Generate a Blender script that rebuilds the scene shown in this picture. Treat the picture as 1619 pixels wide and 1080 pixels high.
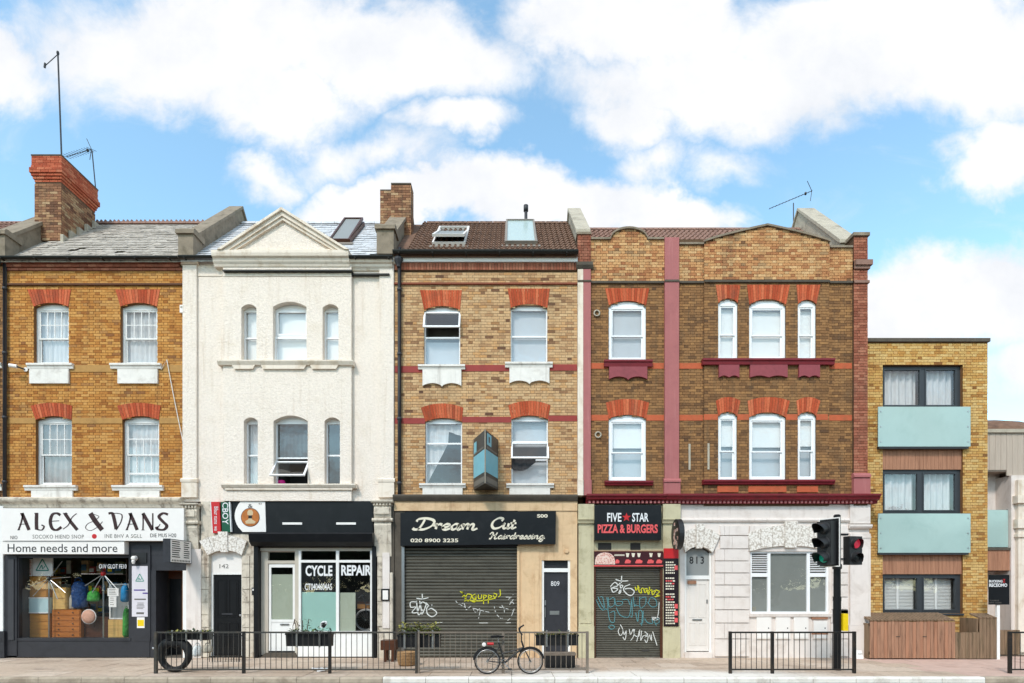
import bpy, math, random
from mathutils import Vector, Matrix
random.seed(7)
R = math.radians
for o in list(bpy.data.objects): bpy.data.objects.remove(o)
scene = bpy.context.scene
COL = scene.collection

# ------------------------------------------------------------------ camera, sky, sun, exposure
D, F, EYE = 16.0, 928.0, 1.897          # metres from the facade line, focal length in photo pixels, eye height
cam = bpy.data.cameras.new('camera'); camo = bpy.data.objects.new('camera', cam); COL.objects.link(camo)
camo.location = (0, -D, EYE); camo.rotation_euler = (R(90), 0, 0)
cam.sensor_width = 36; cam.sensor_fit = 'HORIZONTAL'; cam.lens = F/1619*36
cam.shift_y = 390/1619; cam.clip_end = 4000; cam.clip_start = .1
scene.camera = camo
SUN_DIR = Vector((0.30, 0.62, -0.72)).normalized()      # the way the light travels
sun = bpy.data.lights.new('sun', 'SUN'); suno = bpy.data.objects.new('sun', sun); COL.objects.link(suno)
sun.energy = 2.15; sun.angle = R(8); sun.color = (1, .93, .865)
suno.rotation_euler = SUN_DIR.to_track_quat('-Z', 'Y').to_euler(); suno.location = (-10, -30, 40)
scene.view_settings.view_transform = 'Standard'; scene.view_settings.look = 'None'
scene.view_settings.exposure = 0.12; scene.view_settings.gamma = 1
scene.render.engine = 'CYCLES'
world = bpy.data.worlds.new('World'); scene.world = world; world.use_nodes = True

class NT:
    """tiny node-tree helper"""
    def __init__(s, tree): s.t = tree; s.n = tree.nodes; s.l = tree.links
    def new(s, kind, **kw):
        n = s.n.new(kind)
        for k, v in kw.items(): setattr(n, k, v)
        return n
    def put(s, sock, v):
        if hasattr(v, 'is_output'): s.l.new(v, sock)
        elif v is not None: sock.default_value = v
    def math(s, op, a, b=None, c=None, clamp=False):
        n = s.new('ShaderNodeMath', operation=op, use_clamp=clamp)
        for i, v in enumerate((a, b, c)):
            if v is not None: s.put(n.inputs[i], v)
        return n.outputs[0]
    def vmath(s, op, a, b=None):
        n = s.new('ShaderNodeVectorMath', operation=op); s.put(n.inputs[0], a)
        if b is not None: s.put(n.inputs[1], b)
        return n.outputs['Value'] if op in ('LENGTH', 'DOT_PRODUCT') else n.outputs[0]
    def noise(s, vec, scale, detail=3, rough=.55, dist=0):
        n = s.new('ShaderNodeTexNoise'); s.put(n.inputs['Vector'], vec)
        n.inputs['Scale'].default_value = scale; n.inputs['Detail'].default_value = detail
        n.inputs['Roughness'].default_value = rough; n.inputs['Distortion'].default_value = dist
        return n
    def maprange(s, v, a, b, c=0., d=1., smooth=True):
        n = s.new('ShaderNodeMapRange', interpolation_type='SMOOTHSTEP' if smooth else 'LINEAR')
        s.put(n.inputs[0], v)
        for i, q in enumerate((a, b, c, d)): s.put(n.inputs[i+1], q)
        return n.outputs[0]
    def mix(s, fac, a, b, mode='MIX'):
        n = s.new('ShaderNodeMix', data_type='RGBA', blend_type=mode)
        s.put(n.inputs[0], fac); s.put(n.inputs[6], a); s.put(n.inputs[7], b)
        return n.outputs[2]
    def ramp(s, v, stops, mode='LINEAR'):
        n = s.new('ShaderNodeValToRGB'); n.color_ramp.interpolation = mode
        e = n.color_ramp.elements
        while len(e) < len(stops): e.new(.5)
        for i, (p, c) in enumerate(stops): e[i].position = p; e[i].color = (*c[:3], 1)
        s.put(n.inputs[0], v); return n.outputs[0]

def build_sky():
    w = NT(world.node_tree); w.n.clear()
    out = w.new('ShaderNodeOutputWorld'); bg = w.new('ShaderNodeBackground')
    sky = w.new('ShaderNodeTexSky', sky_type='NISHITA'); sky.sun_disc = False
    sky.sun_elevation = math.asin(-SUN_DIR.z); sky.sun_rotation = R(180+26)
    sky.air_density = 1.0; sky.dust_density = .6; sky.ozone_density = 1.6
    d = w.new('ShaderNodeTexCoord').outputs['Generated']
    sp = w.new('ShaderNodeSeparateXYZ'); w.l.new(d, sp.inputs[0])
    yy = w.math('MAXIMUM', sp.outputs[1], .05)
    u = w.math('DIVIDE', sp.outputs[0], yy); v = w.math('DIVIDE', sp.outputs[2], yy)
    cb = w.new('ShaderNodeCombineXYZ'); w.l.new(u, cb.inputs[0]); w.l.new(v, cb.inputs[1])
    p = cb.outputs[0]
    n1 = w.noise(p, 3.2, 6, .6)
    warp = w.vmath('MULTIPLY', w.vmath('SUBTRACT', n1.outputs['Color'], (.5, .5, .5)), (.30, .24, 0))
    n2 = w.noise(p, 11, 5, .6)
    warp2 = w.vmath('MULTIPLY', w.vmath('SUBTRACT', n2.outputs['Color'], (.5, .5, .5)), (.08, .07, 0))
    q = w.vmath('ADD', w.vmath('ADD', p, warp), warp2)
    val = None
    # cloud banks: bearing and height of the centre, half-width, half-height (in units of the distance), weight
    for cx, cy, rx, ry, k in [(330, 60, 330, 130, 1), (620, 70, 240, 110, 1), (450, 160, 150, 70, .8), (1010, 20, 260, 80, 1),
                              (1130, 120, 260, 95, 1), (1430, 60, 330, 110, 1), (1590, 130, 180, 90, 1), (1585, 255, 120, 75, .95),
                              (720, 195, 95, 48, .75), (620, 325, 170, 50, 1), (860, 315, 250, 62, 1), (1060, 335, 140, 50, .9),
                              (590, 245, 120, 45, .45), (430, 268, 70, 38, .5), (1500, 480, 260, 95, 1), (1640, 590, 120, 60, .7),
                              (10, 105, 90, 62, .6), (1170, 245, 85, 38, .32), (1015, 255, 70, 50, .36), (990, 180, 80, 50, .6)]:
        s = w.vmath('SUBTRACT', q, ((cx-810)/F, (930-cy)/F, 0))
        s = w.vmath('MULTIPLY', s, (F/rx, F/ry, 0))
        f = w.math('MULTIPLY', w.math('SUBTRACT', 1.0, w.vmath('LENGTH', s)), k)
        val = f if val is None else w.math('MAXIMUM', val, f)
    n3 = w.noise(p, 5.5, 10, .66, .4)
    mask = w.maprange(w.math('ADD', val, w.math('MULTIPLY', w.math('SUBTRACT', n3.outputs[0], .5), .95)), -.16, .40)
    n6 = w.noise(w.vmath('MULTIPLY', p, (1, 2.2, 1)), 3.4, 8, .62, .8)
    mask = w.math('MAXIMUM', mask, w.math('MULTIPLY', w.maprange(n6.outputs[0], .52, .76), .30))
    # everywhere else: the same broken cumulus
    den = w.math('ADD', w.math('ABSOLUTE', sp.outputs[2]), .3)
    g = w.new('ShaderNodeCombineXYZ')
    w.l.new(w.math('DIVIDE', sp.outputs[0], den), g.inputs[0]); w.l.new(w.math('DIVIDE', sp.outputs[1], den), g.inputs[1])
    n4 = w.noise(g.outputs[0], 1.7, 9, .58, .3)
    gen = w.maprange(n4.outputs[0], .40, .64)
    away = w.math('MAXIMUM', w.math('SUBTRACT', w.math('ABSOLUTE', u), .95), w.math('SUBTRACT', v, 1.06))
    away = w.maprange(away, 0, .3)
    mk = w.new('ShaderNodeMix', data_type='FLOAT'); w.l.new(away, mk.inputs[0]); w.l.new(mask, mk.inputs[2]); w.l.new(gen, mk.inputs[3])
    n5 = w.noise(p, 4.5, 7, .6)
    cl = w.ramp(n5.outputs[0], [(.30, (.78, .81, .86)), (.50, (.90, .91, .935)), (.64, (.98, .975, .975))])
    cl = w.vmath('SCALE', cl); cl.node.inputs['Scale'].default_value = 10.2
    skyc = w.vmath('MULTIPLY', sky.outputs[0], (1.55, 1.76, 1.52))
    skyc = w.vmath('SCALE', skyc); skyc.node.inputs['Scale'].default_value = SKY_GAIN
    c = w.mix(mk.outputs[0], skyc, cl)
    w.l.new(c, bg.inputs[0]); bg.inputs[1].default_value = .1
    w.l.new(bg.outputs[0], out.inputs[0])
SKY_GAIN = 2.1
build_sky()

# ------------------------------------------------------------------ materials
MATS = {}
def S(r, g, b, k=.86):
    f = lambda c: ((c/255+.055)/1.055)**2.4 if c > 10 else c/255/12.92
    return (f(r)*k, f(g)*k, f(b)*k)
def new_mat(name):
    m = bpy.data.materials.new(name); m.use_nodes = True
    t = NT(m.node_tree); t.n.clear()
    out = t.new('ShaderNodeOutputMaterial'); b = t.new('ShaderNodeBsdfPrincipled')
    t.l.new(b.outputs[0], out.inputs[0]); MATS[name] = m
    return m, t, b, out
def pos(t): return t.new('ShaderNodeNewGeometry').outputs['Position']
def bump(t, b, h, strength, dist=.01):
    n = t.new('ShaderNodeBump'); n.inputs['Strength'].default_value = strength; n.inputs['Distance'].default_value = dist
    t.l.new(h, n.inputs['Height']); t.l.new(n.outputs[0], b.inputs['Normal'])
def M(name, col=None, rough=.65, var=.12, scale=5, bmp=0, bscale=70, metal=0, dirt=None, streak=None, spec=.35, bdist=.008, stretch=None):
    """plain weathered surface: tone variation, patches of dirt (colour, amount, size), rain streaks (colour, amount)"""
    if name in MATS: return MATS[name]
    m, t, b, out = new_mat(name); p = pos(t)
    if stretch: p = t.vmath('MULTIPLY', p, stretch)
    n = t.noise(p, scale, 5, .6)
    f = t.maprange(n.outputs[0], .25, .75, 1-var, 1+var, False)
    c = t.vmath('SCALE', (*col,)); t.l.new(f, c.node.inputs['Scale'])
    if dirt:
        n2 = t.noise(p, dirt[2], 7, .65, .4)
        c = t.mix(t.math('MULTIPLY', t.maprange(n2.outputs[0], .48, .72), dirt[1]), c, (*dirt[0], 1))
    if streak:
        n3 = t.noise(t.vmath('MULTIPLY', p, (9, 9, .55)), 1.0, 5, .6)
        c = t.mix(t.math('MULTIPLY', t.maprange(n3.outputs[0], .52, .75), streak[1]), c, (*streak[0], 1))
    t.put(b.inputs['Base Color'], c); b.inputs['Roughness'].default_value = rough
    b.inputs['Metallic'].default_value = metal; b.inputs['Specular IOR Level'].default_value = spec
    if bmp:
        bump(t, b, t.noise(p, bscale, 4, .6).outputs[0], bmp, bdist)
    return m
def brick_mat(name, stops, grime=(.09, .07, .05), gamt=.5, gscale=1.3, bmp=.5):
    if name in MATS: return MATS[name]
    m, t, b, out = new_mat(name); p = pos(t)
    a = t.new('ShaderNodeAttribute', attribute_name='rnd').outputs['Fac']
    c = t.ramp(a, stops)
    n = t.noise(p, 22, 5, .65)
    c = t.mix(.55, c, t.mix(1, c, t.ramp(n.outputs[0], [(.3, (.62, .6, .58)), (.7, (1.28, 1.27, 1.25))]), 'MULTIPLY'))
    g = t.noise(p, gscale, 6, .65, .5)
    c = t.mix(t.math('MULTIPLY', t.maprange(g.outputs[0], .45, .75), gamt), c, (*grime, 1))
    k = t.noise(t.vmath('MULTIPLY', p, (5, 5, .5)), 1.0, 6, .65)
    c = t.mix(t.math('MULTIPLY', t.maprange(k.outputs[0], .5, .72), gamt*.9), c, (*grime, 1))
    t.put(b.inputs['Base Color'], c); b.inputs['Roughness'].default_value = .9; b.inputs['Specular IOR Level'].default_value = .2
    bump(t, b, t.noise(p, 90, 4, .6).outputs[0], bmp, .006)
    return m
def glass_mat(name='glass', tint=(.98, .99, .99), refl=1.0, rough=.015):
    if name in MATS: return MATS[name]
    m, t, b, out = new_mat(name); t.n.remove(b)
    tr = t.new('ShaderNodeBsdfTransparent'); tr.inputs[0].default_value = (*tint, 1)
    gl = t.new('ShaderNodeBsdfGlossy'); gl.inputs['Roughness'].default_value = rough
    fc = t.new('ShaderNodeLayerWeight'); fc.inputs[0].default_value = .5; fr = t.math('POWER', fc.outputs['Facing'], 5)
    wav = t.noise(pos(t), 2.2, 2, .5)
    bn = t.new('ShaderNodeBump'); bn.inputs['Strength'].default_value = .12; bn.inputs['Distance'].default_value = .02
    t.l.new(wav.outputs[0], bn.inputs['Height']); t.l.new(bn.outputs[0], gl.inputs['Normal'])
    mx = t.new('ShaderNodeMixShader')
    t.put(mx.inputs[0], t.math('MULTIPLY', t.math('MULTIPLY_ADD', fr, .84, .15), refl, clamp=True))
    t.l.new(tr.outputs[0], mx.inputs[1]); t.l.new(gl.outputs[0], mx.inputs[2]); t.l.new(mx.outputs[0], out.inputs[0])
    return m
def cloth_mat(name, col, through=.35):
    if name in MATS: return MATS[name]
    m, t, b, out = new_mat(name); p = pos(t)
    n = t.noise(t.vmath('MULTIPLY', p, (14, 14, 1.2)), 1.5, 4)
    c = t.vmath('SCALE', (*col,)); t.l.new(t.maprange(n.outputs[0], .3, .7, .82, 1.1, False), c.node.inputs['Scale'])
    b.inputs['Roughness'].default_value = .9; t.put(b.inputs['Base Color'], c)
    tl = t.new('ShaderNodeBsdfTranslucent'); t.put(tl.inputs[0], c)
    mx = t.new('ShaderNodeMixShader'); mx.inputs[0].default_value = through
    t.l.new(b.outputs[0], mx.inputs[1]); t.l.new(tl.outputs[0], mx.inputs[2]); t.l.new(mx.outputs[0], out.inputs[0])
    return m
def emit_mat(name, col, strength):
    if name in MATS: return MATS[name]
    m, t, b, out = new_mat(name)
    b.inputs['Base Color'].default_value = (*col, 1); b.inputs['Emission Color'].default_value = (*col, 1)
    b.inputs['Emission Strength'].default_value = strength; b.inputs['Roughness'].default_value = .3
    return m

SOOT = (.055, .048, .042)
brick_mat('brick_orange', [(0, S(170, 108, 54)), (.2, S(198, 134, 68)), (.6, S(210, 150, 80)), (.92, S(220, 164, 96)), (1, S(150, 98, 60))], gamt=.3)
brick_mat('brick_buff', [(0, S(120, 86, 66)), (.04, S(182, 140, 102)), (.3, S(210, 170, 126)), (.7, S(222, 186, 142)), (.95, S(214, 162, 108)), (1, S(112, 80, 64))], gamt=.22)
brick_mat('brick_brown', [(0, S(118, 86, 60)), (.25, S(146, 106, 70)), (.65, S(162, 120, 80)), (.95, S(176, 130, 84)), (1, S(104, 76, 56))], gamt=.42)
brick_mat('brick_tawny', [(0, S(170, 110, 74)), (.2, S(204, 146, 98)), (.6, S(216, 166, 114)), (.94, S(226, 184, 134)), (1, S(128, 92, 66))], gamt=.4, gscale=.9)
brick_mat('brick_yellow', [(0, S(146, 98, 54)), (.06, S(200, 146, 78)), (.4, S(216, 172, 102)), (.8, S(228, 192, 128)), (.97, S(208, 152, 84)), (1, S(120, 84, 54))], gamt=.15)
brick_mat('brick_red', [(0, S(148, 86, 66)), (.5, S(170, 104, 82)), (1, S(188, 126, 100))], gamt=.3)
brick_mat('brick_chimney', [(0, S(112, 78, 60)), (.4, S(160, 114, 86)), (.8, S(180, 138, 102)), (1, S(196, 166, 130))], gamt=.55, gscale=1.8)
brick_mat('rubbed_red', [(0, S(178, 78, 50)), (.5, S(206, 98, 64)), (1, S(222, 122, 84))], gamt=.38, gscale=2.2, bmp=.3)
M('mortar_pale', S(150, 122, 96), .95, .15, 12, .4, 80)
M('mortar_warm', S(134, 92, 56), .95, .15, 12, .4, 80)
M('mortar_dark', S(100, 76, 56), .95, .2, 12, .4, 80)
M('stucco_cream', S(250, 236, 222, .86), .9, .09, 15, 1.0, 22, dirt=(S(214, 194, 166), .25, 1.6), streak=(S(196, 168, 134), .28), bdist=.02)
M('cream_smooth', S(245, 231, 214, .86), .75, .06, 4, .25, 30, dirt=(S(190, 160, 122), .5, 2.5), streak=(S(180, 146, 104), .4))
M('sill_white', S(240, 234, 226, .9), .7, .08, 6, .3, 40, dirt=(S(150, 136, 120), .35, 3), streak=(S(120, 100, 80), .3))
M('paint_white', S(242, 240, 236, .92), .4, .04, 6)
M('upvc', S(247, 247, 247, .93), .3, .03, 4, spec=.5)
M('paint_wall', S(237, 226, 218, .88), .75, .05, 3, .25, 40, dirt=(S(172, 150, 132), .35, 1.8), streak=(S(164, 142, 122), .25))
M('old_stone', S(218, 206, 188, .9), .9, .15, 6, .6, 40, dirt=(S(96, 78, 62), .75, 4), streak=(S(110, 84, 62), .6))
M('grey_stone', S(150, 136, 118), .95, .2, 5, .7, 35, dirt=(S(92, 84, 66), .6, 3))
M('pale_stone', S(190, 180, 162), .95, .15, 5, .6, 35, dirt=(S(110, 100, 84), .5, 2))
M('cement_dark', S(96, 88, 78), .95, .2, 5, .6, 35, dirt=(SOOT, .5, 4))
M('buff_band', S(190, 144, 84), .85, .12, 5, .3, 40, dirt=(S(130, 96, 60), .4, 3))
M('red_band', S(158, 62, 56), .7, .1, 6, .2, 40, dirt=(S(120, 50, 46), .4, 4))
M('orange_band', S(198, 98, 62), .8, .12, 6, .2, 40, dirt=(S(150, 96, 60), .5, 4))
M('maroon', S(128, 30, 40), .5, .12, 6, .1, 40, dirt=(S(84, 24, 30), .5, 5))
M('rose_paint', S(178, 106, 104), .6, .07, 3, .15, 40, dirt=(S(160, 92, 94), .4, 2), streak=(S(214, 150, 146), .3))
M('rose_dark', S(152, 70, 76), .5, .1, 6, .1, 40, dirt=(S(120, 54, 58), .4, 5))
M('cream_fascia', S(230, 196, 154), .7, .08, 4, .2, 40, dirt=(S(170, 120, 78), .45, 2.5), streak=(S(150, 108, 72), .4))
M('sage_paint', S(208, 198, 164), .65, .08, 4, .2, 40, dirt=(S(140, 130, 92), .5, 3), streak=(S(130, 122, 84), .3))
M('black_paint', (.007, .007, .008), .4, .2, 6, spec=.25)
M('black_sign', (.007, .0075, .009), .35, .25, 2, spec=.25, dirt=((.02, .02, .021), .4, 3))
M('charcoal', S(52, 52, 57), .5, .12, 4, dirt=(S(30, 30, 32), .5, 3))
M('anthracite', S(62, 66, 70), .4, .08, 4)
M('iron_pipe', S(62, 62, 66), .55, .15, 6)
M('gutter_black', S(34, 36, 34), .5, .2, 6)
M('rail_dark', S(72, 70, 66), .5, .2, 8, metal=.2, dirt=(S(120, 100, 80), .4, 9))
M('rail_black', S(34, 32, 30), .45, .2, 8, dirt=(S(90, 66, 48), .35, 9))
M('rail_pale', S(128, 116, 104), .6, .2, 8, dirt=(S(120, 104, 86), .5, 9))
M('white_board', S(244, 238, 232, .92), .4, .03, 4, spec=.4)
M('ink_black', (.01, .01, .011), .5, .1); M('ink_grey', S(110, 106, 100), .5, .1)
M('ink_brown', (.035, .012, .012), .5, .3, 9)
M('ink_cream', S(238, 228, 206), .5, .05)
M('ink_white', S(240, 240, 240), .5, .05); M('ink_red', S(206, 40, 44), .5, .08)
M('ink_pink', S(238, 96, 96), .5, .08)
M('slate', S(200, 190, 178), .7, .25, 5, .4, 40, dirt=(S(96, 90, 84), .8, 9))
M('slate_pale', S(222, 223, 226), .55, .2, 3, .4, 40, dirt=(S(160, 152, 146), .6, 4))
M('tile_brown', S(128, 98, 80), .9, .3, 7, .5, 50, dirt=(S(80, 62, 52), .6, 3))
M('tile_red', S(152, 118, 104), .9, .25, 6, .5, 50, dirt=(S(112, 84, 72), .6, 3))
M('lead', S(150, 140, 130), .6, .15, 5)
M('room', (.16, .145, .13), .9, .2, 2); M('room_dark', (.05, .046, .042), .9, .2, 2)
M('wood_mid', S(200, 138, 66), .45, .25, 1.2, .15, 30, stretch=(2, 2, 14))
M('wood_deep', S(190, 112, 46), .4, .25, 1.2, .15, 30, stretch=(2, 2, 14))
M('wood_light', S(224, 178, 104), .5, .2, 1.2, .15, 30, stretch=(2, 2, 14))
M('wood_dark', S(84, 48, 30), .4, .25, 1.2, stretch=(2, 2, 14))
M('cedar', S(178, 128, 100), .8, .2, 1.4, .3, 40, stretch=(16, 16, 1.2), dirt=(S(130, 88, 66), .5, .8))
M('cedar_grey', S(196, 180, 164), .85, .12, 1.4, .3, 40, stretch=(16, 16, 1.2))
M('fence_wood', S(172, 128, 102), .85, .3, 1.1, .5, 40, stretch=(14, 14, 1.3), dirt=(S(84, 60, 46), .7, .9))
M('fence_old', S(142, 116, 92), .9, .25, 1.1, .5, 40, stretch=(14, 14, 1.3), dirt=(S(70, 66, 44), .7, .9))
M('glass_teal', S(178, 204, 198), .07, .05, 1.2, spec=.6, dirt=(S(150, 180, 174), .3, 1.5))
M('film_teal', S(164, 204, 192), .5, .04, 2); M('film_grey', S(178, 184, 164), .5, .05, 2)
M('frost_grey', S(150, 152, 150), .45, .04, 2)
M('steel', S(190, 190, 190), .3, .05, 5, metal=.9); M('chrome', S(220, 220, 220), .15, .05, 5, metal=1)
M('rubber', (.016, .016, .017), .7, .2, 9, .2, 60)
M('plastic_black', (.02, .02, .021), .4, .15, 5)
M('foil_white', S(236, 236, 232), .6, .05, 8, .3, 20)
M('blue_bag', S(24, 66, 120), .6, .5, 10, 1, 16, bdist=.03); M('green_bag', S(70, 170, 64), .5, .5, 12, 1, 16, bdist=.03)
M('cyan_bag', S(40, 150, 210), .5, .25, 10, .4, 20); M('pink_pad', S(226, 170, 144), .8, .2, 16, .5, 30)
M('yellow_plastic', S(250, 212, 20), .45, .05, 5); M('magenta', S(220, 40, 140), .5, .1)
M('leaf', (.085, .115, .028), .6, .5, 30); M('leaf_yellow', (.26, .24, .055), .65, .4, 30); M('leaf_dark', (.03, .05, .018), .6, .5, 30)
M('soil', (.03, .022, .016), 1, .3, 20, .5, 40)
M('wicker', S(168, 132, 92), .85, .35, 30, .8, 45)
glass_mat(); glass_mat('glass_shop', refl=.8)
cloth_mat('net', S(240, 240, 240, .95), .3); M('blind', S(240, 238, 234, .95), .8, .03, 2)
M('blind_grey', S(198, 202, 206, .9), .8, .05, 1.5); cloth_mat('curtain_grey', S(190, 180, 176, .9), .3); cloth_mat('curtain_dark', S(66, 64, 66), .1)
cloth_mat('curtain_lilac', S(206, 196, 210), .3)

# ------------------------------------------------------------------ geometry helpers
def X(px, y=0): return (px-810)*(D+y)/F          # photo column / row of a point -> metres, for a given distance behind the facade line
def Z(py, y=0): return EYE+(930-py)*(D+y)/F
class MB:
    def __init__(s): s.v = []; s.f = []; s.a = []; s.sm = False
    def face(s, pts, r=0.):
        i = len(s.v); s.v += [tuple(p) for p in pts]; s.f.append(tuple(range(i, i+len(pts)))); s.a.append(r)
    def add(s, vs, fs, r=0.):
        i = len(s.v); s.v += [tuple(p) for p in vs]
        for f in fs: s.f.append(tuple(i+k for k in f)); s.a.append(r)
        return s
    def box(s, x0, x1, y0, y1, z0, z1, r=0., back=True):
        if x0 > x1: x0, x1 = x1, x0
        if y0 > y1: y0, y1 = y1, y0
        if z0 > z1: z0, z1 = z1, z0
        fs = [(0, 1, 5, 4), (1, 2, 6, 5), (3, 0, 4, 7), (4, 5, 6, 7), (3, 2, 1, 0)]
        if back: fs.append((2, 3, 7, 6))
        return s.add([(x0, y0, z0), (x1, y0, z0), (x1, y1, z0), (x0, y1, z0), (x0, y0, z1), (x1, y0, z1), (x1, y1, z1), (x0, y1, z1)], fs, r)
    def bp(s, px0, px1, py0, py1, y0, y1, ref=None):
        """box from photo columns/rows measured on its front face"""
        q = y0 if ref is None else ref
        return s.box(X(px0, q), X(px1, q), y0, y1, Z(py0, q), Z(py1, q))
    def obox(s, c, ax, ay, az):
        c = Vector(c); ax, ay, az = Vector(ax), Vector(ay), Vector(az)
        vs = [c+sx*ax+sy*ay+sz*az for sz in (-1, 1) for sx, sy in ((-1, -1), (1, -1), (1, 1), (-1, 1))]
        return s.add(vs, [(0, 1, 5, 4), (1, 2, 6, 5), (2, 3, 7, 6), (3, 0, 4, 7), (4, 5, 6, 7), (3, 2, 1, 0)])
    def prism(s, poly, y0, y1):
        """polygon in (x, z), counter-clockwise seen from the street, pushed from y0 to y1"""
        a = sum(poly[i-1][0]*poly[i][1]-poly[i][0]*poly[i-1][1] for i in range(len(poly)))
        if a < 0: poly = poly[::-1]
        n = len(poly)
        vs = [(x, y0, z) for x, z in poly]+[(x, y1, z) for x, z in poly]
        return s.add(vs, [tuple(range(n)), tuple(range(2*n-1, n-1, -1))]+[(i, i+n, (i+1) % n+n, (i+1) % n)[::-1] for i in range(n)])
    def prism_x(s, prof, x0, x1):
        """profile in (y, z) run along x"""
        a = sum(prof[i-1][0]*prof[i][1]-prof[i][0]*prof[i-1][1] for i in range(len(prof)))
        if a < 0: prof = prof[::-1]
        n = len(prof)
        vs = [(x1, y, z) for y, z in prof]+[(x0, y, z) for y, z in prof]
        return s.add(vs, [tuple(range(n)), tuple(range(2*n-1, n-1, -1))]+[(i, i+n, (i+1) % n+n, (i+1) % n) for i in range(n)])
    def tube(s, pts, r, n=8, cap=True, r1=None):
        pts = [Vector(p) for p in pts]; k = len(pts); rings = []
        for i, p in enumerate(pts):
            d = (pts[min(i+1, k-1)]-pts[max(i-1, 0)]).normalized()
            u = d.cross(Vector((0, 0, 1)) if abs(d.z) < .9 else Vector((1, 0, 0))).normalized(); w = d.cross(u)
            rr = r if r1 is None else r+(r1-r)*i/(k-1)
            rings.append([p+rr*(math.cos(2*math.pi*j/n)*u+math.sin(2*math.pi*j/n)*w) for j in range(n)])
        b = len(s.v); s.v += [tuple(q) for ring in rings for q in ring]
        for i in range(k-1):
            for j in range(n):
                s.f.append((b+i*n+j, b+i*n+(j+1) % n, b+(i+1)*n+(j+1) % n, b+(i+1)*n+j)); s.a.append(0)
        if cap:
            s.f.append(tuple(b+j for j in range(n))[::-1]); s.a.append(0)
            s.f.append(tuple(b+(k-1)*n+j for j in range(n))); s.a.append(0)
        return s
    def torus(s, c, r, t, ax, n=28, m=8, arc=2*math.pi, a0=0):
        ax = Vector(ax).normalized(); u = ax.cross(Vector((0, 0, 1)))
        u = u.normalized() if u.length > .01 else Vector((1, 0, 0)); w = ax.cross(u); c = Vector(c)
        full = arc > 6.28; k = n if full else n+1; b = len(s.v)
        for i in range(k):
            a = a0+arc*i/n; d = math.cos(a)*u+math.sin(a)*w
            for j in range(m):
                q = 2*math.pi*j/m; s.v.append(tuple(c+d*(r+t*math.cos(q))+ax*(t*math.sin(q))))
        for i in range(n):
            for j in range(m):
                i2 = (i+1) % k
                s.f.append((b+i*m+j, b+i*m+(j+1) % m, b+i2*m+(j+1) % m, b+i2*m+j)); s.a.append(0)
        return s
    def lathe(s, prof, c, n=16, ax='z'):
        b = len(s.v); k = len(prof)
        for r, h in prof:
            for j in range(n):
                q = 2*math.pi*j/n
                if ax == 'z': s.v.append((c[0]+r*math.cos(q), c[1]+r*math.sin(q), c[2]+h))
                else: s.v.append((c[0]+r*math.cos(q), c[1]+h, c[2]+r*math.sin(q)))
        for i in range(k-1):
            for j in range(n):
                s.f.append((b+i*n+j, b+i*n+(j+1) % n, b+(i+1)*n+(j+1) % n, b+(i+1)*n+j)); s.a.append(0)
        s.f.append(tuple(b+j for j in range(n))[::-1]); s.a.append(0)
        s.f.append(tuple(b+(k-1)*n+j for j in range(n))); s.a.append(0)
        return s
    def mesh(s, name, mat, attr=False, smooth=False):
        me = bpy.data.meshes.new(name); me.from_pydata(s.v, [], s.f); me.update()
        if mat: me.materials.append(MATS[mat])
        if attr:
            at = me.attributes.new('rnd', 'FLOAT', 'FACE'); at.data.foreach_set('value', s.a)
        if smooth or s.sm: me.polygons.foreach_set('use_smooth', [len(f) < 6 for f in s.f])
        return me
    def build(s, name, mat, parent=None, kind=None, attr=False, smooth=False):
        return link(name, s.mesh(name, mat, attr, smooth), parent, kind)
def link(name, me, parent=None, kind=None, loc=None):
    o = bpy.data.objects.new(name, me); COL.objects.link(o)
    if loc: o.location = loc
    if parent is not None:
        o.parent = parent
        if parent.type == 'EMPTY': o.matrix_parent_inverse = Matrix.Translation(-Vector(parent['_base']))
    if kind: o['kind'] = kind
    return o
def tag(o, label, cat, group=None):
    o['label'] = label; o['category'] = cat
    if group: o['group'] = group
    return o
EMPTIES = []
def thing(name, label, cat, base, group=None):
    o = bpy.data.objects.new(name, None); COL.objects.link(o); o.location = base; o['_base'] = tuple(base); EMPTIES.append(o)
    o.empty_display_size = .2
    return tag(o, label, cat, group)
def B(): return MB()

def text(s, parent, px0, px1, py0, py1, y, mat, name='lettering', bold=0., shear=0., spacing=1., depth=.004, fit=True, rot=None):
    """built-in font, fitted to a box given by photo columns/rows on the plane y"""
    cu = bpy.data.curves.new('t', 'FONT'); cu.body = s; cu.size = 1; cu.offset = bold; cu.shear = shear; cu.space_character = spacing
    cu.resolution_u = 3
    o = bpy.data.objects.new('t', cu); me = bpy.data.meshes.new_from_object(o)
    bpy.data.objects.remove(o); bpy.data.curves.remove(cu)
    vs = [v.co.copy() for v in me.vertices]
    if not vs: return None
    if rot: vs = [Vector((v.x*math.cos(rot)-v.y*math.sin(rot), v.x*math.sin(rot)+v.y*math.cos(rot), 0)) for v in vs]
    a0, a1 = min(v.x for v in vs), max(v.x for v in vs); b0, b1 = min(v.y for v in vs), max(v.y for v in vs)
    x0, x1, z0, z1 = X(px0, y), X(px1, y), Z(py1, y), Z(py0, y)
    if not fit:
        k = (z1-z0)/(b1-b0); w = (a1-a0)*k; m = (x0+x1)/2; x0, x1 = m-w/2, m+w/2
    b = MB(); fs = [tuple(p.vertices) for p in me.polygons]
    co = [((v.x-a0)/(a1-a0)*(x1-x0)+x0, y, (v.y-b0)/(b1-b0)*(z1-z0)+z0) for v in vs]
    b.add(co, fs); bpy.data.meshes.remove(me)
    return b.build(name, mat, parent)
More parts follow.
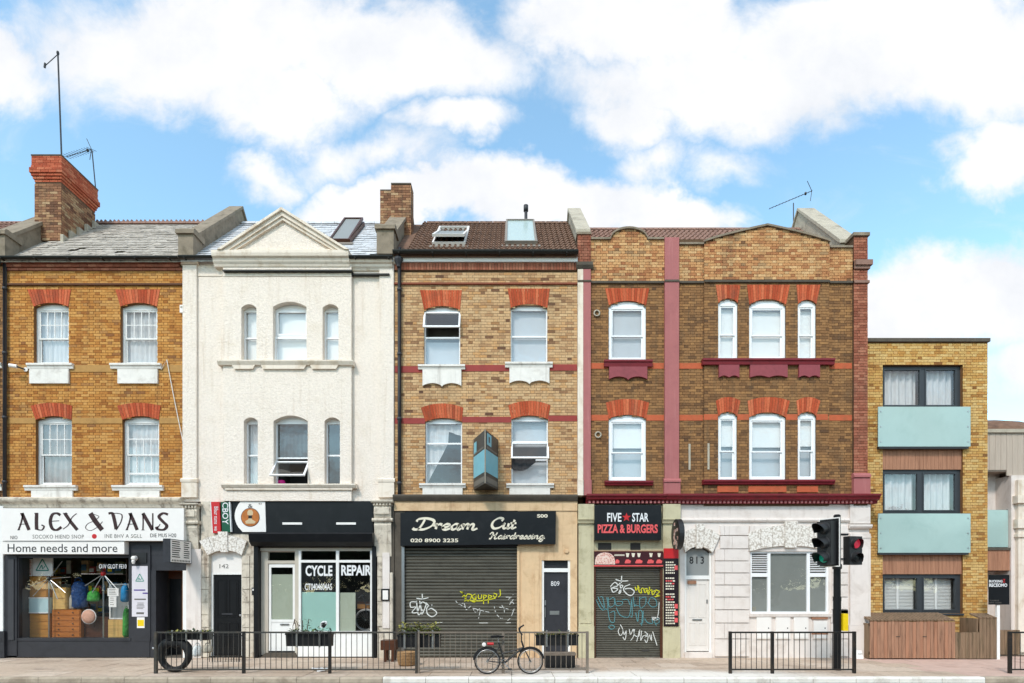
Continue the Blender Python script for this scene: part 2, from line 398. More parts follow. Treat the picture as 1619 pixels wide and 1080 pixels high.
def spline(pts, k=6, closed=False):
    pts = [Vector((p[0], p[1])) for p in pts]; out = []; n = len(pts)
    for i in range(n if closed else n-1):
        g = (lambda j: pts[j % n]) if closed else (lambda j: pts[max(0, min(n-1, j))])
        p0, p1, p2, p3 = g(i-1), g(i), g(i+1), g(i+2)
        for j in range(k):
            t = j/k
            out.append(.5*((2*p1)+(p2-p0)*t+(2*p0-5*p1+4*p2-p3)*t*t+(3*p1-p0-3*p2+p3)*t**3))
    if not closed: out.append(pts[-1])
    return out
def stroke(mb, pts, w0, w1, y, pen=R(35), closed=False, k=6):
    """pen stroke in the (x, z) plane: w0 across the pen, w1 along it"""
    p = spline(pts, k, closed) if len(pts) > 2 else [Vector(q) for q in pts]
    n = len(p); pv = Vector((math.cos(pen), math.sin(pen))); L = []; Rr = []
    for i in range(n):
        d = (p[min(i+1, n-1)]-p[max(i-1, 0)])
        d = d.normalized() if d.length > 1e-9 else Vector((1, 0))
        w = (w1+(w0-w1)*abs(d.x*pv.y-d.y*pv.x))/2; m = Vector((-d.y, d.x))
        L.append(p[i]+m*w); Rr.append(p[i]-m*w)
    for i in range(n-1):
        a, b_, c, d_ = Rr[i], Rr[i+1], L[i+1], L[i]
        mb.face([(a.x, y, a.y), (b_.x, y, b_.y), (c.x, y, c.y), (d_.x, y, d_.y)])
SCRIPT = {'D': (.95, [[(.42, .92), (.36, .5), (.24, .08), (.05, .02), (-.05, .14)], [(.05, .72), (.12, .95), (.5, 1.02), (.88, .8), (.84, .35), (.5, .03), (.2, .06)]]),
 'r': (.40, [[(-.02, .3), (.1, .52), (.12, .05)], [(.12, .3), (.24, .5), (.38, .44)]]),
 'e': (.42, [[(-.02, .16), (.25, .26), (.33, .42), (.2, .51), (.06, .36), (.07, .1), (.22, .0), (.44, .14)]]),
 'a': (.50, [[(.36, .46), (.18, .5), (.04, .26), (.12, .02), (.28, .12), (.38, .48)], [(.38, .48), (.36, .1), (.42, .01), (.54, .12)]]),
 'm': (.78, [[(-.02, .3), (.08, .5), (.09, .02)], [(.09, .25), (.24, .5), (.33, .4), (.32, .02)], [(.33, .25), (.48, .5), (.58, .4), (.57, .08), (.65, 0), (.8, .12)]]),
 'n': (.54, [[(-.02, .3), (.08, .5), (.09, .02)], [(.09, .25), (.24, .5), (.34, .4), (.33, .08), (.4, 0), (.56, .12)]]),
 'C': (.78, [[(.62, .72), (.66, .95), (.4, 1.02), (.12, .72), (.08, .3), (.26, .0), (.55, .06), (.76, .28)]]),
 'u': (.50, [[(.0, .4), (.06, .5), (.05, .12), (.16, 0), (.32, .16)], [(.34, .5), (.33, .08), (.4, .0), (.54, .14)]]),
 't': (.36, [[(.14, .85), (.1, .2), (.16, .0), (.36, .14)], [(-.06, .5), (.3, .53)]]),
 'H': (.80, [[(-.05, .7), (.08, 1), (.24, .9), (.2, .4), (.12, .0), (-.02, .08)], [(.62, 1.0), (.52, .5), (.5, .06), (.6, 0), (.74, .12)], [(.14, .48), (.34, .55), (.56, .5)]]),
 'i': (.24, [[(-.02, .3), (.07, .5), (.06, .08), (.12, .0), (.26, .12)], [(.09, .68), (.11, .74)]]),
 'd': (.50, [[(.36, .46), (.18, .5), (.04, .26), (.12, .02), (.28, .12), (.38, .48)], [(.42, 1.0), (.37, .1), (.43, .01), (.54, .12)]]),
 's': (.36, [[(-.02, .16), (.14, .34), (.2, .54), (.3, .3), (.26, .06), (.12, .0), (.02, .08)], [(.26, .06), (.38, .14)]]),
 'g': (.50, [[(.36, .46), (.18, .5), (.04, .26), (.12, .02), (.28, .12), (.38, .48)], [(.38, .48), (.36, -.1), (.26, -.4), (.08, -.36), (.06, -.2), (.3, -.02), (.54, .12)]])}
def script(s, parent, px0, px1, pyb, pyt, y, mat, w0, w1, slant=.28, name='lettering'):
    """connected brush script between columns px0..px1, baseline row pyb, cap row pyt"""
    tot = sum(SCRIPT[c][0] if c in SCRIPT else .3 for c in s)
    x0, x1, zb, h = X(px0, y), X(px1, y), Z(pyb, y), Z(pyt, y)-Z(pyb, y)
    k = (x1-x0)/tot; b = MB(); cx = 0
    for c in s:
        if c in SCRIPT:
            for st in SCRIPT[c][1]:
                stroke(b, [(x0+(cx+p[0])*k+slant*p[1]*h, zb+p[1]*h) for p in st], w0*h, w1*h, y)
            cx += SCRIPT[c][0]
        else: cx += .3
    return b.build(name, mat, parent)

# ------------------------------------------------------------------ walls, bricks, arches, windows
def arc_pts(x0, x1, zs, rise, n=10, rev=False):
    """segmental arch line from (x0, zs) over the crown to (x1, zs)"""
    if rise <= 0: p = [(x0, zs), (x1, zs)]
    else:
        w = (x1-x0)/2; rad = (w*w+rise*rise)/(2*rise); cz = zs+rise-rad; cx = (x0+x1)/2
        a = math.asin(min(1, w/rad))
        p = [(cx+rad*math.sin(-a+2*a*i/n), cz+rad*math.cos(-a+2*a*i/n)) for i in range(n+1)]
    return p[::-1] if rev else p
class Op:
    """opening in a wall: photo columns, springing row, sill row, rise of the head in photo pixels (at the facade plane)"""
    def __init__(s, px0, px1, py0, py1, rise=0, y=0):
        s.x0, s.x1 = X(px0, y), X(px1, y); s.zs, s.z0 = Z(py0, y), Z(py1, y); s.rise = rise*(D+y)/F; s.zt = s.zs+s.rise
def wall(parent, x0, x1, z0, z1, ops, y0, y1, mat, name='wall'):
    b = MB(); xs = sorted({x0, x1, *[o.x0 for o in ops], *[o.x1 for o in ops]}); zs = sorted({z0, z1, *[o.z0 for o in ops], *[o.zt for o in ops]})
    xs = [x for x in xs if x0 <= x <= x1]; zs = [z for z in zs if z0 <= z <= z1]
    for a, c in zip(zs, zs[1:]):
        run = None
        for l, r in zip(xs, xs[1:]):
            m, n = (l+r)/2, (a+c)/2
            hole = any(o.x0 < m < o.x1 and o.z0 < n < o.zt for o in ops)
            if hole:
                if run: b.box(run[0], run[1], y0, y1, a, c); run = None
            else: run = (run[0], r) if run else (l, r)
        if run: b.box(run[0], run[1], y0, y1, a, c)
    for o in ops:
        if o.rise > 0:
            pts = arc_pts(o.x0, o.x1, o.zs, o.rise, 12)
            for p, q in zip(pts, pts[1:]):
                if o.zt-max(p[1], q[1]) > -1e-6: b.prism([p, q, (q[0], o.zt+.004), (p[0], o.zt+.004)], y0+.001, y1)
    return b.build(name, mat, parent)
def brickwork(parent, x0, x1, z0, z1, ops, y, mat, limit=None, single=300, seed=1, depth=.02, bh=.065, joint=.010, bl=.215, hd=.1025, flemish=True):
    """courses of separate bricks, cut round the openings; the lowest whole bricks are objects, the rest one mesh"""
    rng = random.Random(seed); rest = MB(); whole = []
    pool = {}
    z = z0+joint/2; row = 0
    while z+bh*.5 < z1:
        zt = min(z+bh, z1); zm = (z+zt)/2
        spans = [(x0, x1)] if limit is None else limit(zm)
        for o in ops:
            if o.z0-.012 < zm < o.zt:
                if zm > o.zs and o.rise > 0:
                    pts = arc_pts(o.x0, o.x1, o.zs, o.rise, 16); xs = [p[0] for p in pts if p[1] >= zm]
                    a, c = (min(xs), max(xs)) if xs else (9, 9)
                else: a, c = o.x0, o.x1
                new = []
                for l, r in spans:
                    if c <= l or a >= r: new.append((l, r)); continue
                    if a-l > .02: new.append((l, a))
                    if r-c > .02: new.append((c, r))
                spans = new
        pat = [bl, hd] if flemish else [bl]
        off = 0 if row % 2 == 0 else ((bl+joint)/2+(hd+joint)/2 if flemish else (bl+joint)/2)
        x = x0-off-.4; k = 0
        while x < x1:
            w = pat[k % len(pat)]
            for l, r in spans:
                a, c = max(x, l), min(x+w, r)
                if c-a > .012:
                    rr = rng.random(); jy = rng.uniform(-.003, .003)
                    if abs(c-a-w) < 1e-6 and abs(zt-z-bh) < 1e-6: whole.append((a, jy, z, w, rr))
                    else: rest.box(a, c, y+jy, y+depth, z, zt, rr, back=False)
            x += w+joint; k += 1
        z += bh+joint; row += 1
    for i, (a, jy, zz, w, rr) in enumerate(whole):
        if i < single:
            key = (w, int(rr*12))
            if key not in pool: pool[key] = MB().box(0, w, 0, depth, 0, bh, (int(rr*12)+.5)/12).mesh('brick', mat, True)
            link('brick', pool[key], parent, loc=(a, y+jy, zz))
        else: rest.box(a, a+w, y+jy, y+depth, zz, zz+bh, rr, back=False)
    if rest.f: rest.build('brick_courses', mat, parent, 'stuff', attr=True)
def brick_arch(parent, px0, px1, py0, rise, pt0, pt1, pyt, rise_t, n, y=-.012, mat='rubbed_red'):
    """gauged brick arch over an opening: inner edge px0..px1 at row py0, outer edge pt0..pt1 at row pyt"""
    lo = arc_pts(X(px0), X(px1), Z(py0), rise/58, n); hi = arc_pts(X(pt0), X(pt1), Z(pyt), rise_t/58, n)
    if rise_t <= 0: hi = [(X(pt0)+(X(pt1)-X(pt0))*i/n, Z(pyt)) for i in range(n+1)]
    if rise <= 0: lo = [(X(px0)+(X(px1)-X(px0))*i/n, Z(py0)) for i in range(n+1)]
    back = MB().prism(lo+hi[::-1], y+.010, .27).build('arch', 'mortar_warm', parent)
    for i in range(n):
        m = MB(); g = .06; r = random.random()
        f = lambda a, b, t: (a[0]+(b[0]-a[0])*t, a[1]+(b[1]-a[1])*t)
        q = [f(lo[i], lo[i+1], g), f(lo[i], lo[i+1], 1-g), f(hi[i], hi[i+1], 1-g), f(hi[i], hi[i+1], g)]
        m.prism(q, y+random.uniform(-.002, .002), y+.03); m.a = [r]*len(m.f)
        m.build('arch_brick', mat, back, attr=True)
def drape(name, mat, parent, x0, x1, z0, z1, y, amp=.018, waves=6, n=40, top=None, gather=None):
    b = MB(); ph = random.random()*6
    f = lambda t: y+amp*math.sin(t*waves*2*math.pi+ph)+amp*.4*math.sin(t*waves*4.7+ph*2)
    for i in range(n):
        a, c = i/n, (i+1)/n
        xa, xc = x0+(x1-x0)*a, x0+(x1-x0)*c
        za, zc = (z0, z0) if gather is None else (gather(a, z0, z1), gather(c, z0, z1))
        b.face([(xa, f(a), za), (xc, f(c), zc), (xc, f(c), z1), (xa, f(a), z1)])
    return b.build(name, mat, parent, smooth=True)
def room(parent, x0, x1, z0, z1, y0, depth=.9, mat='room', grow=.08):
    a, c, l, h = x0-grow, x1+grow, z0-grow, z1+grow; y1 = y0+depth; b = MB()
    b.face([(a, y1, l), (c, y1, l), (c, y1, h), (a, y1, h)][::-1] and [(a, y1, l), (c, y1, l), (c, y1, h), (a, y1, h)])
    b.face([(a, y0, l), (c, y0, l), (c, y1, l), (a, y1, l)]); b.face([(a, y0, h), (a, y1, h), (c, y1, h), (c, y0, h)])
    b.face([(a, y0, l), (a, y1, l), (a, y1, h), (a, y0, h)]); b.face([(c, y0, l), (c, y0, h), (c, y1, h), (c, y1, l)])
    return b.build('room_lining', mat, parent)
def pane(parent, x0, x1, z0, z1, y, mat='glass', name='pane'):
    b = MB(); b.face([(x0, y, z0), (x1, y, z0), (x1, y, z1), (x0, y, z1)]); return b.build(name, mat, parent)
def frame_bars(b, x0, x1, z0, z1, y0, y1, t, tb=None):
    tb = t if tb is None else tb
    b.box(x0, x0+t, y0, y1, z0, z1); b.box(x1-t, x1, y0, y1, z0, z1)
    b.box(x0+t, x1-t, y0+.001, y1-.001, z0, z0+tb); b.box(x0+t, x1-t, y0+.001, y1-.001, z1-t, z1)
def inside(w, kind, x0, x1, z0, z1, y):
    """what hangs behind the glass"""
    h = z1-z0; m = (x0+x1)/2
    if kind == 'net': drape('net_curtain', 'net', w, x0, x1, z0, z1, y, .012, 7)
    elif kind == 'net_low': drape('net_curtain', 'net', w, x0, x1, z0, z0+h*.5, y, .012, 7); drape('curtain', 'curtain_grey', w, x0, x1, z0+h*.45, z1, y+.06, .02, 5)
    elif kind == 'blind': MB().box(x0, x1, y, y+.004, z0, z1).build('blind', 'blind', w)
    elif kind == 'blind_grey': MB().box(x0, x1, y, y+.004, z0, z1).build('blind', 'blind_grey', w)
    elif kind == 'blind_half':
        MB().box(x0, x1, y, y+.004, z0+h*.55, z1).build('blind', 'blind', w); MB().box(x0, x1, y+.1, y+.104, z0, z1).build('blind', 'blind_grey', w)
    elif kind == 'curtain': drape('curtain', 'curtain_grey', w, x0, x1, z0, z1, y, .02, 6)
    elif kind == 'pair':
        for a, c in ((x0, x0+(x1-x0)*.36), (x1-(x1-x0)*.36, x1)): drape('curtain', 'curtain_grey', w, a, c, z0, z1, y, .02, 3, 16)
        MB().box(x0, x1, y+.12, y+.124, z0, z1).build('blind', 'blind_grey', w)
    elif kind == 'tied':
        drape('curtain', 'net', w, x0, x1, z0, z1, y, .014, 5, 40, gather=lambda t, a, c: c-(c-a)*(.25+.75*max(0, 1-t*1.5) if t < .62 else .12+.2*(t-.62)))
def sash_window(house, op, frame='upvc', style='sash', kind='net', y=.10, t=.055, split=.5, dark='room'):
    """vertical sash set back in its opening, arched head, panes, bars and what hangs behind"""
    x0, x1, z0, zs, zt = op.x0, op.x1, op.z0, op.zs, op.zt
    b = MB(); b.box(x0, x0+t, y, y+.09, z0, zs); b.box(x1-t, x1, y, y+.09, z0, zs); b.box(x0+t, x1-t, y+.001, y+.09, z0, z0+t*1.1)
    hd = arc_pts(x0, x1, zs, op.rise, 10)
    b.prism(hd+[(x1, zs-t), (x0, zs-t)], y+.002, y+.088)
    w = b.build('window', frame, house)
    ix0, ix1, iz0, iz1 = x0+t, x1-t, z0+t*1.1, zs-t
    zm = iz0+(iz1-iz0)*split; s = .038
    up = MB(); frame_bars(up, ix0, ix1, zm-.02, iz1, y+.018, y+.045, s); lo = MB(); frame_bars(lo, ix0, ix1, iz0, zm+.02, y+.05, y+.078, s, s*1.3)
    if style == 'georgian':
        for i in (1, 2, 3):
            xx = ix0+s+(ix1-ix0-2*s)*i/4; up.box(xx-.010, xx+.010, y+.022, y+.040, zm+.012, iz1-s)
        zz = (zm+.018+iz1-s)/2; up.box(ix0+s, ix1-s, y+.023, y+.039, zz-.010, zz+.010)
    if style == 'bars':
        zb = iz1-(iz1-zm)*.50
        up.box(ix0+s, ix1-s, y+.023, y+.039, zb-.014, zb+.014)
        lo2 = lo
        for i in (1, 2, 3):
            xx = ix0+s+(ix1-ix0-2*s)*i/4
            up.box(xx-.010, xx+.010, y+.022, y+.040, zm+.012, zb-.01); lo2.box(xx-.010, xx+.010, y+.054, y+.072, iz0+(zm-iz0)*.36, zm-.012)
        lo2.box(ix0+s, ix1-s, y+.055, y+.071, iz0+(zm-iz0)*.34, iz0+(zm-iz0)*.40)
    up.build('sash', frame, w); lo.build('sash', frame, w)
    if style == 'georgian':
        xs = [ix0+s+(ix1-ix0-2*s)*i/4 for i in range(5)]; zs_ = [zm+.018, (zm+.018+iz1-s)/2, iz1-s]
        for a, c in zip(xs, xs[1:]):
            for l, h in zip(zs_, zs_[1:]): pane(w, a+.009, c-.009, l+.009, h-.009, y+.030)
    else: pane(w, ix0+s, ix1-s, zm+.018, iz1-s, y+.030)
    pane(w, ix0+s, ix1-s, iz0+s*1.3, zm-.018, y+.062)
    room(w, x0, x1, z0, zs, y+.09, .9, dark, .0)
    inside(w, kind, ix0-.02, ix1+.02, iz0-.02, iz1+.02, y+.125)
    return w
def casement(house, op, frame='paint_white', kind='blind', y=.10, split=.5, t=.05, dark='room'):
    """fixed pane over pane"""
    b = MB(); x0, x1, z0, zs = op.x0, op.x1, op.z0, op.zs
    frame_bars(b, x0, x1, z0, zs, y, y+.07, t); zm = z0+(zs-z0)*split
    b.box(x0+t, x1-t, y+.002, y+.068, zm-.022, zm+.022)
    if op.rise > 0: b.prism(arc_pts(x0, x1, zs, op.rise, 10)+[(x1, zs-.001), (x0, zs-.001)], y+.012, y+.06)
    w = b.build('window', frame, house)
    pane(w, x0+t, x1-t, zm+.022, zs-t, y+.03); pane(w, x0+t, x1-t, z0+t, zm-.022, y+.03)
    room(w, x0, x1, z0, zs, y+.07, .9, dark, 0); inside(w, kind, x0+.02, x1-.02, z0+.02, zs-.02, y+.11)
    return w
def tilted_sash(w, x0, x1, zt, h, ang, y, frame='upvc', t=.045):
    """top-hung light pushed out by ang degrees"""
    c, s = math.cos(R(ang)), math.sin(R(ang)); ex = Vector((1, 0, 0)); ed = Vector((0, -s, -c)); en = Vector((0, -c, s)); o = Vector((0, y, zt))
    b = MB()
    def ob(a0, a1, d0, d1, th):
        b.obox(o+ex*(a0+a1)/2+ed*(d0+d1)/2, ex*(a1-a0)/2, en*th/2, ed*(d1-d0)/2)
    ob(x0, x1, 0, t, .04); ob(x0, x1, h-t, h, .04); ob(x0, x0+t, t, h-t, .039); ob(x1-t, x1, t, h-t, .039)
    b.build('sash', frame, w); g = MB()
    c0 = o+ex*(x0+x1)/2+ed*h/2; u_ = ex*((x1-x0)/2-t); v_ = ed*(h/2-t); g.face([c0-u_+v_, c0+u_+v_, c0+u_-v_, c0-u_-v_]); g.build('pane', 'glass', w)
def sill(house, px0, px1, py0, py1, mat, apron=None, scallop=False, y=-.10):
    """moulded sill with an optional apron (columns, lower row) below"""
    z0, z1 = Z(py1), Z(py0); x0, x1 = X(px0), X(px1)
    b = MB().prism_x([(.14, z1+.012), (y, z1), (y, z1-.05), (y+.03, z1-.07), (y+.045, z0), (.0, z0), (.14, z0)], x0, x1)
    o = b.build('sill', mat, house)
    if apron:
        a0, a1, pb = apron; l, r, zb = X(a0), X(a1), Z(pb); ze = z0-.002
        if scallop:
            n = 24; pts = []
            for i in range(n+1):
                t = i/n; u = (t*2) % 1 if t < 1 else 1
                pts.append((l+(r-l)*t, zb+.075*max(0, math.sin(u*math.pi))**.8-.018*(1 if .46 < t < .54 else 0)))
            MB().prism([(l, ze), *pts, (r, ze)], y+.045, .004).build('apron', 'rose_dark' if mat == 'maroon' else mat, o)
        else: MB().box(l, r, y+.05, .004, zb, ze).build('apron', mat, o)
    return o
def cornice(parent, x0, x1, z0, z1, prof, mat, name='cornice', back=.0):
    """prof: list of (projection, height fraction) from the bottom up"""
    p = [(back, z0)]+[(-a, z0+(z1-z0)*t) for a, t in prof]+[(back, z1)]
    return MB().prism_x(p, x0, x1).build(name, mat, parent)

# ------------------------------------------------------------------ the setting: ground, road, pavement, kerb
def ground_mats():
    m, t, b, out = new_mat('paving'); p = pos(t)
    a = t.new('ShaderNodeObjectInfo').outputs['Random']
    c = t.ramp(a, [(0, S(212, 190, 168)), (.5, S(200, 176, 154)), (1, S(220, 200, 180))])
    n = t.noise(p, 9, 6, .65); c = t.mix(.5, c, t.mix(1, c, t.ramp(n.outputs[0], [(.3, (.62, .6, .58)), (.7, (1.25, 1.25, 1.25))]), 'MULTIPLY'))
    s = t.noise(t.vmath('MULTIPLY', p, (.5, 1.6, 1)), 1.6, 6, .65, .6)
    c = t.mix(t.math('MULTIPLY', t.maprange(s.outputs[0], .5, .72), .5), c, (*S(108, 88, 74), 1))
    n3 = t.noise(p, 260, 2); c = t.mix(.35, c, t.mix(1, c, t.ramp(n3.outputs[0], [(.35, (.6, .6, .6)), (.65, (1.3, 1.3, 1.3))]), 'MULTIPLY'))
    gv = t.new('ShaderNodeTexVoronoi'); gv.inputs['Scale'].default_value = 3.2; t.l.new(p, gv.inputs['Vector'])
    c = t.mix(t.math('MULTIPLY', t.maprange(gv.outputs[0], .10, .07), .55), c, (*S(84, 74, 66), 1))     # trodden gum
    # overexposed glare near the kerb, painted white into the slab colour
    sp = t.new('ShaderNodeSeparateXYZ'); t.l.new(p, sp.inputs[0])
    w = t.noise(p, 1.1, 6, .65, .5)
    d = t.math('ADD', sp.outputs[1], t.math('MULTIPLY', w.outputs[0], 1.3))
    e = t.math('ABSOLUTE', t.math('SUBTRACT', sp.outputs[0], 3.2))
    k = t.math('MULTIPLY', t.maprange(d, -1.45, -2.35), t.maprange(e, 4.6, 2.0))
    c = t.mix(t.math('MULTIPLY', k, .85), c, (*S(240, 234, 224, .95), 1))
    t.put(b.inputs['Base Color'], c); b.inputs['Roughness'].default_value = .9
    bump(t, b, n3.outputs[0], .3, .004)
    M('kerb_stone', S(188, 172, 152), .9, .2, 6, .5, 60, dirt=(S(120, 100, 82), .5, 2.5))
    M('kerb_glare', S(236, 230, 220, .95), .85, .08, 6, .5, 60, dirt=(S(170, 154, 136), .5, 2.5))
    M('asphalt', (.085, .075, .068), .95, .25, 3, .7, 160, dirt=((.16, .13, .11), .5, 1.5))
    M('earth', (.10, .09, .075), 1, .2, .3)
    M('paving_pink', S(212, 180, 164), .9, .12, 4, .4, 120, dirt=(S(170, 136, 120), .5, 1.5))
    M('bed_joint', S(120, 102, 86), 1, .2, 12)
ground_mats()
def flat(name, mat, x0, x1, y0, y1, z):
    o = MB(); o.face([(x0, y0, z), (x1, y0, z), (x1, y1, z), (x0, y1, z)]); return o.build(name, mat, None, 'structure')
flat('ground', 'earth', -1500, 1500, -1500, 1500, -.20)
flat('road', 'asphalt', -300, 300, -12, -3.5, -.115)
pv = MB().box(-60, 60, -3.5, 12, -.19, -.012).build('pavement', 'bed_joint', None, 'structure')
KERB_Y = -3.5
slabs = {}
ys = [KERB_Y+.16, -2.62, -1.9, -1.18, -.46, .30]
for r in range(5):
    ya, yb = ys[r]+.005, ys[r+1]-.005
    for i in range(-19, 21):
        w = .90; xa = i*w+(.45 if r % 2 else 0)
        pink = xa > 9.6-.25*r
        key = (r, pink)
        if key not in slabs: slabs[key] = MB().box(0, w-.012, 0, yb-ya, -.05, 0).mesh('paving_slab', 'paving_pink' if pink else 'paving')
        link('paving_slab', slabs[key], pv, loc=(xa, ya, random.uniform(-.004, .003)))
kb = MB().box(-60, 60, KERB_Y-.02, KERB_Y+.15, -.19, -.03).build('kerb', 'bed_joint', None, 'structure')
kst = {}
for i in range(-20, 22):
    pale = -3 < i*.915 < 9.5  # stones whitened along this stretch: the overexposed glare is put in their colour
    if pale not in kst: kst[pale] = MB().prism_x([(0, -.17), (0, -.03), (.02, 0), (.155, 0), (.155, -.17)], 0, .905).mesh('kerb_stone', 'kerb_glare' if pale else 'kerb_stone')
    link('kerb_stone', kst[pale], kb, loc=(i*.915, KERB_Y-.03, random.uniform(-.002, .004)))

# ------------------------------------------------------------------ roofs
RY, EY = 2.7, -.16                      # ridge and eave distance behind the facade line
class Roof:
    def __init__(s, ze, zr, ye=EY, yr=RY): s.ze, s.zr, s.ye, s.yr = ze, zr, ye, yr; s.m = (zr-ze)/(yr-ye)
    def z(s, y): return s.ze+(y-s.ye)*s.m
    def hit(s, px, py):
        v = (930-py)/F; y = (EYE+D*v-s.ze+s.ye*s.m)/(s.m-v); return Vector((X(px, y), y, s.z(y)))
    def frame(s):
        d = Vector((0, s.yr-s.ye, s.zr-s.ze)).normalized(); return Vector((1, 0, 0)), d, Vector((0, -d.z, d.y))
def roof_body(house, rf, x0, x1, mat, back=5.6):
    d = .05; r = rf
    b = MB().prism_x([(r.ye+.02, r.ze-.02), (r.yr, r.zr-.02), (back, r.zr-.02-(back-r.yr)*r.m), (back, r.zr-.12-(back-r.yr)*r.m), (r.yr, r.zr-.12), (r.ye+.02, r.ze-.12)], x0, x1)
    return b.build('roof', mat, house)
def slates(roof, rf, x0, x1, mat, w=.25, e=.19, seed=3, name='slates'):
    rng = random.Random(seed); ex, ed, en = rf.frame(); L = math.hypot(rf.yr-rf.ye, rf.zr-rf.ze); b = MB()
    n = int(L/e); o = Vector((0, rf.ye, rf.ze))
    for i in range(n):
        x = x0-(w/2 if i % 2 else 0)
        while x < x1:
            a, c = max(x, x0), min(x+w-.006, x1)
            if c-a > .03 and rng.random() > .012:
                j = rng.uniform(0, .014); t = i*e+rng.uniform(-.012, .012)
                p = lambda u, v, k: o+ex*u+ed*v+en*k
                lo, hi = .016+j, .004
                b.add([p(a, t, lo), p(c, t, lo), p(c, t+e*1.08, hi), p(a, t+e*1.08, hi), p(a, t, lo-.012), p(c, t, lo-.012)], [(0, 1, 2, 3), (4, 5, 1, 0)], rng.random())
            x += w
    return b.build(name, mat, roof, 'stuff', attr=True)
def pantiles(roof, rf, x0, x1, mat, w=.15, e=.27, seed=5):
    rng = random.Random(seed); ex, ed, en = rf.frame(); L = math.hypot(rf.yr-rf.ye, rf.zr-rf.ze); b = MB(); o = Vector((0, rf.ye, rf.ze))
    for i in range(int(L/e)+1):
        x = x0; t0, t1 = i*e, min((i+1)*e+.02, L)
        while x < x1-.02:
            h = .05; prof = [(0, .0), (.25, .012), (.45, h), (.7, h), (.9, .014), (1, 0)]
            lift = rng.uniform(0, .006)
            for (u0, k0), (u1, k1) in zip(prof, prof[1:]):
                q = [o+ex*(x+u0*w)+ed*t0+en*(k0+.03+lift), o+ex*(x+u1*w)+ed*t0+en*(k1+.03+lift), o+ex*(x+u1*w)+ed*t1+en*(k1+.004), o+ex*(x+u0*w)+ed*t1+en*(k0+.004)]
                b.face(q); b.face([q[0]-en*.03, q[1]-en*.03, q[1], q[0]])
            x += w
    return b.build('tiles', mat, roof, 'stuff')
def gutter(house, x0, x1, z, y=EY-.06, r=.06, mat='gutter_black'):
    pr = [(y-r*math.cos(a), z-r*math.sin(a)) for a in [math.pi*i/8 for i in range(9)]]
    pr2 = [(y-(r-.012)*math.cos(a), z-(r-.012)*math.sin(a)) for a in [math.pi*i/8 for i in range(9)]]
    g = MB().prism_x(pr+pr2[::-1], x0, x1); x = x0+.15
    while x < x1:
        g.box(x, x+.03, y-r-.006, -.01, z-.012-r, z-r+.006); x += .9
    return g.build('gutter', mat, house)
def party_wall(house, px0, px1, rf, raise_=.45, mat='grey_stone', cope='grey_stone', foot=True, y0=.02):
    """raking parapet between two roofs with a coping and a kneeler at the foot"""
    x0, x1 = X(px0), X(px1); r = rf
    pr = [(y0, r.z(y0)-.4), (y0, r.z(y0)+raise_), (r.yr, r.zr+raise_), (5.5, r.zr+raise_-(5.5-r.yr)*r.m), (5.5, r.zr-.5-(5.5-r.yr)*r.m)]
    w = MB().prism_x(pr, x0+.03, x1-.03).build('party_wall', mat, house)
    c = MB().prism_x([(y0-.05, r.z(y0)+raise_-.06), (y0-.05, r.z(y0)+raise_+.04), (r.yr, r.zr+raise_+.09), (5.5, r.zr+raise_+.09-(5.5-r.yr)*r.m), (5.5, r.zr+raise_+.001-(5.5-r.yr)*r.m), (r.yr, r.zr+raise_+.001), (y0+.03, r.z(y0)+raise_-.0)], x0-.02, x1+.02)
    c.build('coping', cope, w)
    if foot:
        k = MB().box(x0-.005, x1+.005, -.20, .26, r.ze-.06, r.ze+.58); k.build('kneeler', mat, w)
        MB().prism_x([(-.26, r.ze+.582), (-.26, r.ze+.68), (-.20, r.ze+.74), (.32, r.ze+.74), (.32, r.ze+.582)], x0-.05, x1+.05).build('kneeler_cap', cope, w)
    return w
def ridge(roof, rf, x0, x1, mat, crest=False):
    x = x0
    while x < x1-.1:
        w = min(.42, x1-x)
        b = MB().prism_x([(rf.yr-.13, rf.zr-.05), (rf.yr-.05, rf.zr+.06), (rf.yr+.05, rf.zr+.06), (rf.yr+.13, rf.zr-.05)], x, x+w-.012)
        if crest:
            for i in range(3): b.prism([(x+.02+i*.13, rf.zr+.058), (x+.12+i*.13, rf.zr+.058), (x+.085+i*.13, rf.zr+.13), (x+.055+i*.13, rf.zr+.13)], rf.yr-.025, rf.yr+.025)
        b.build('ridge_tile', mat, roof); x += .42
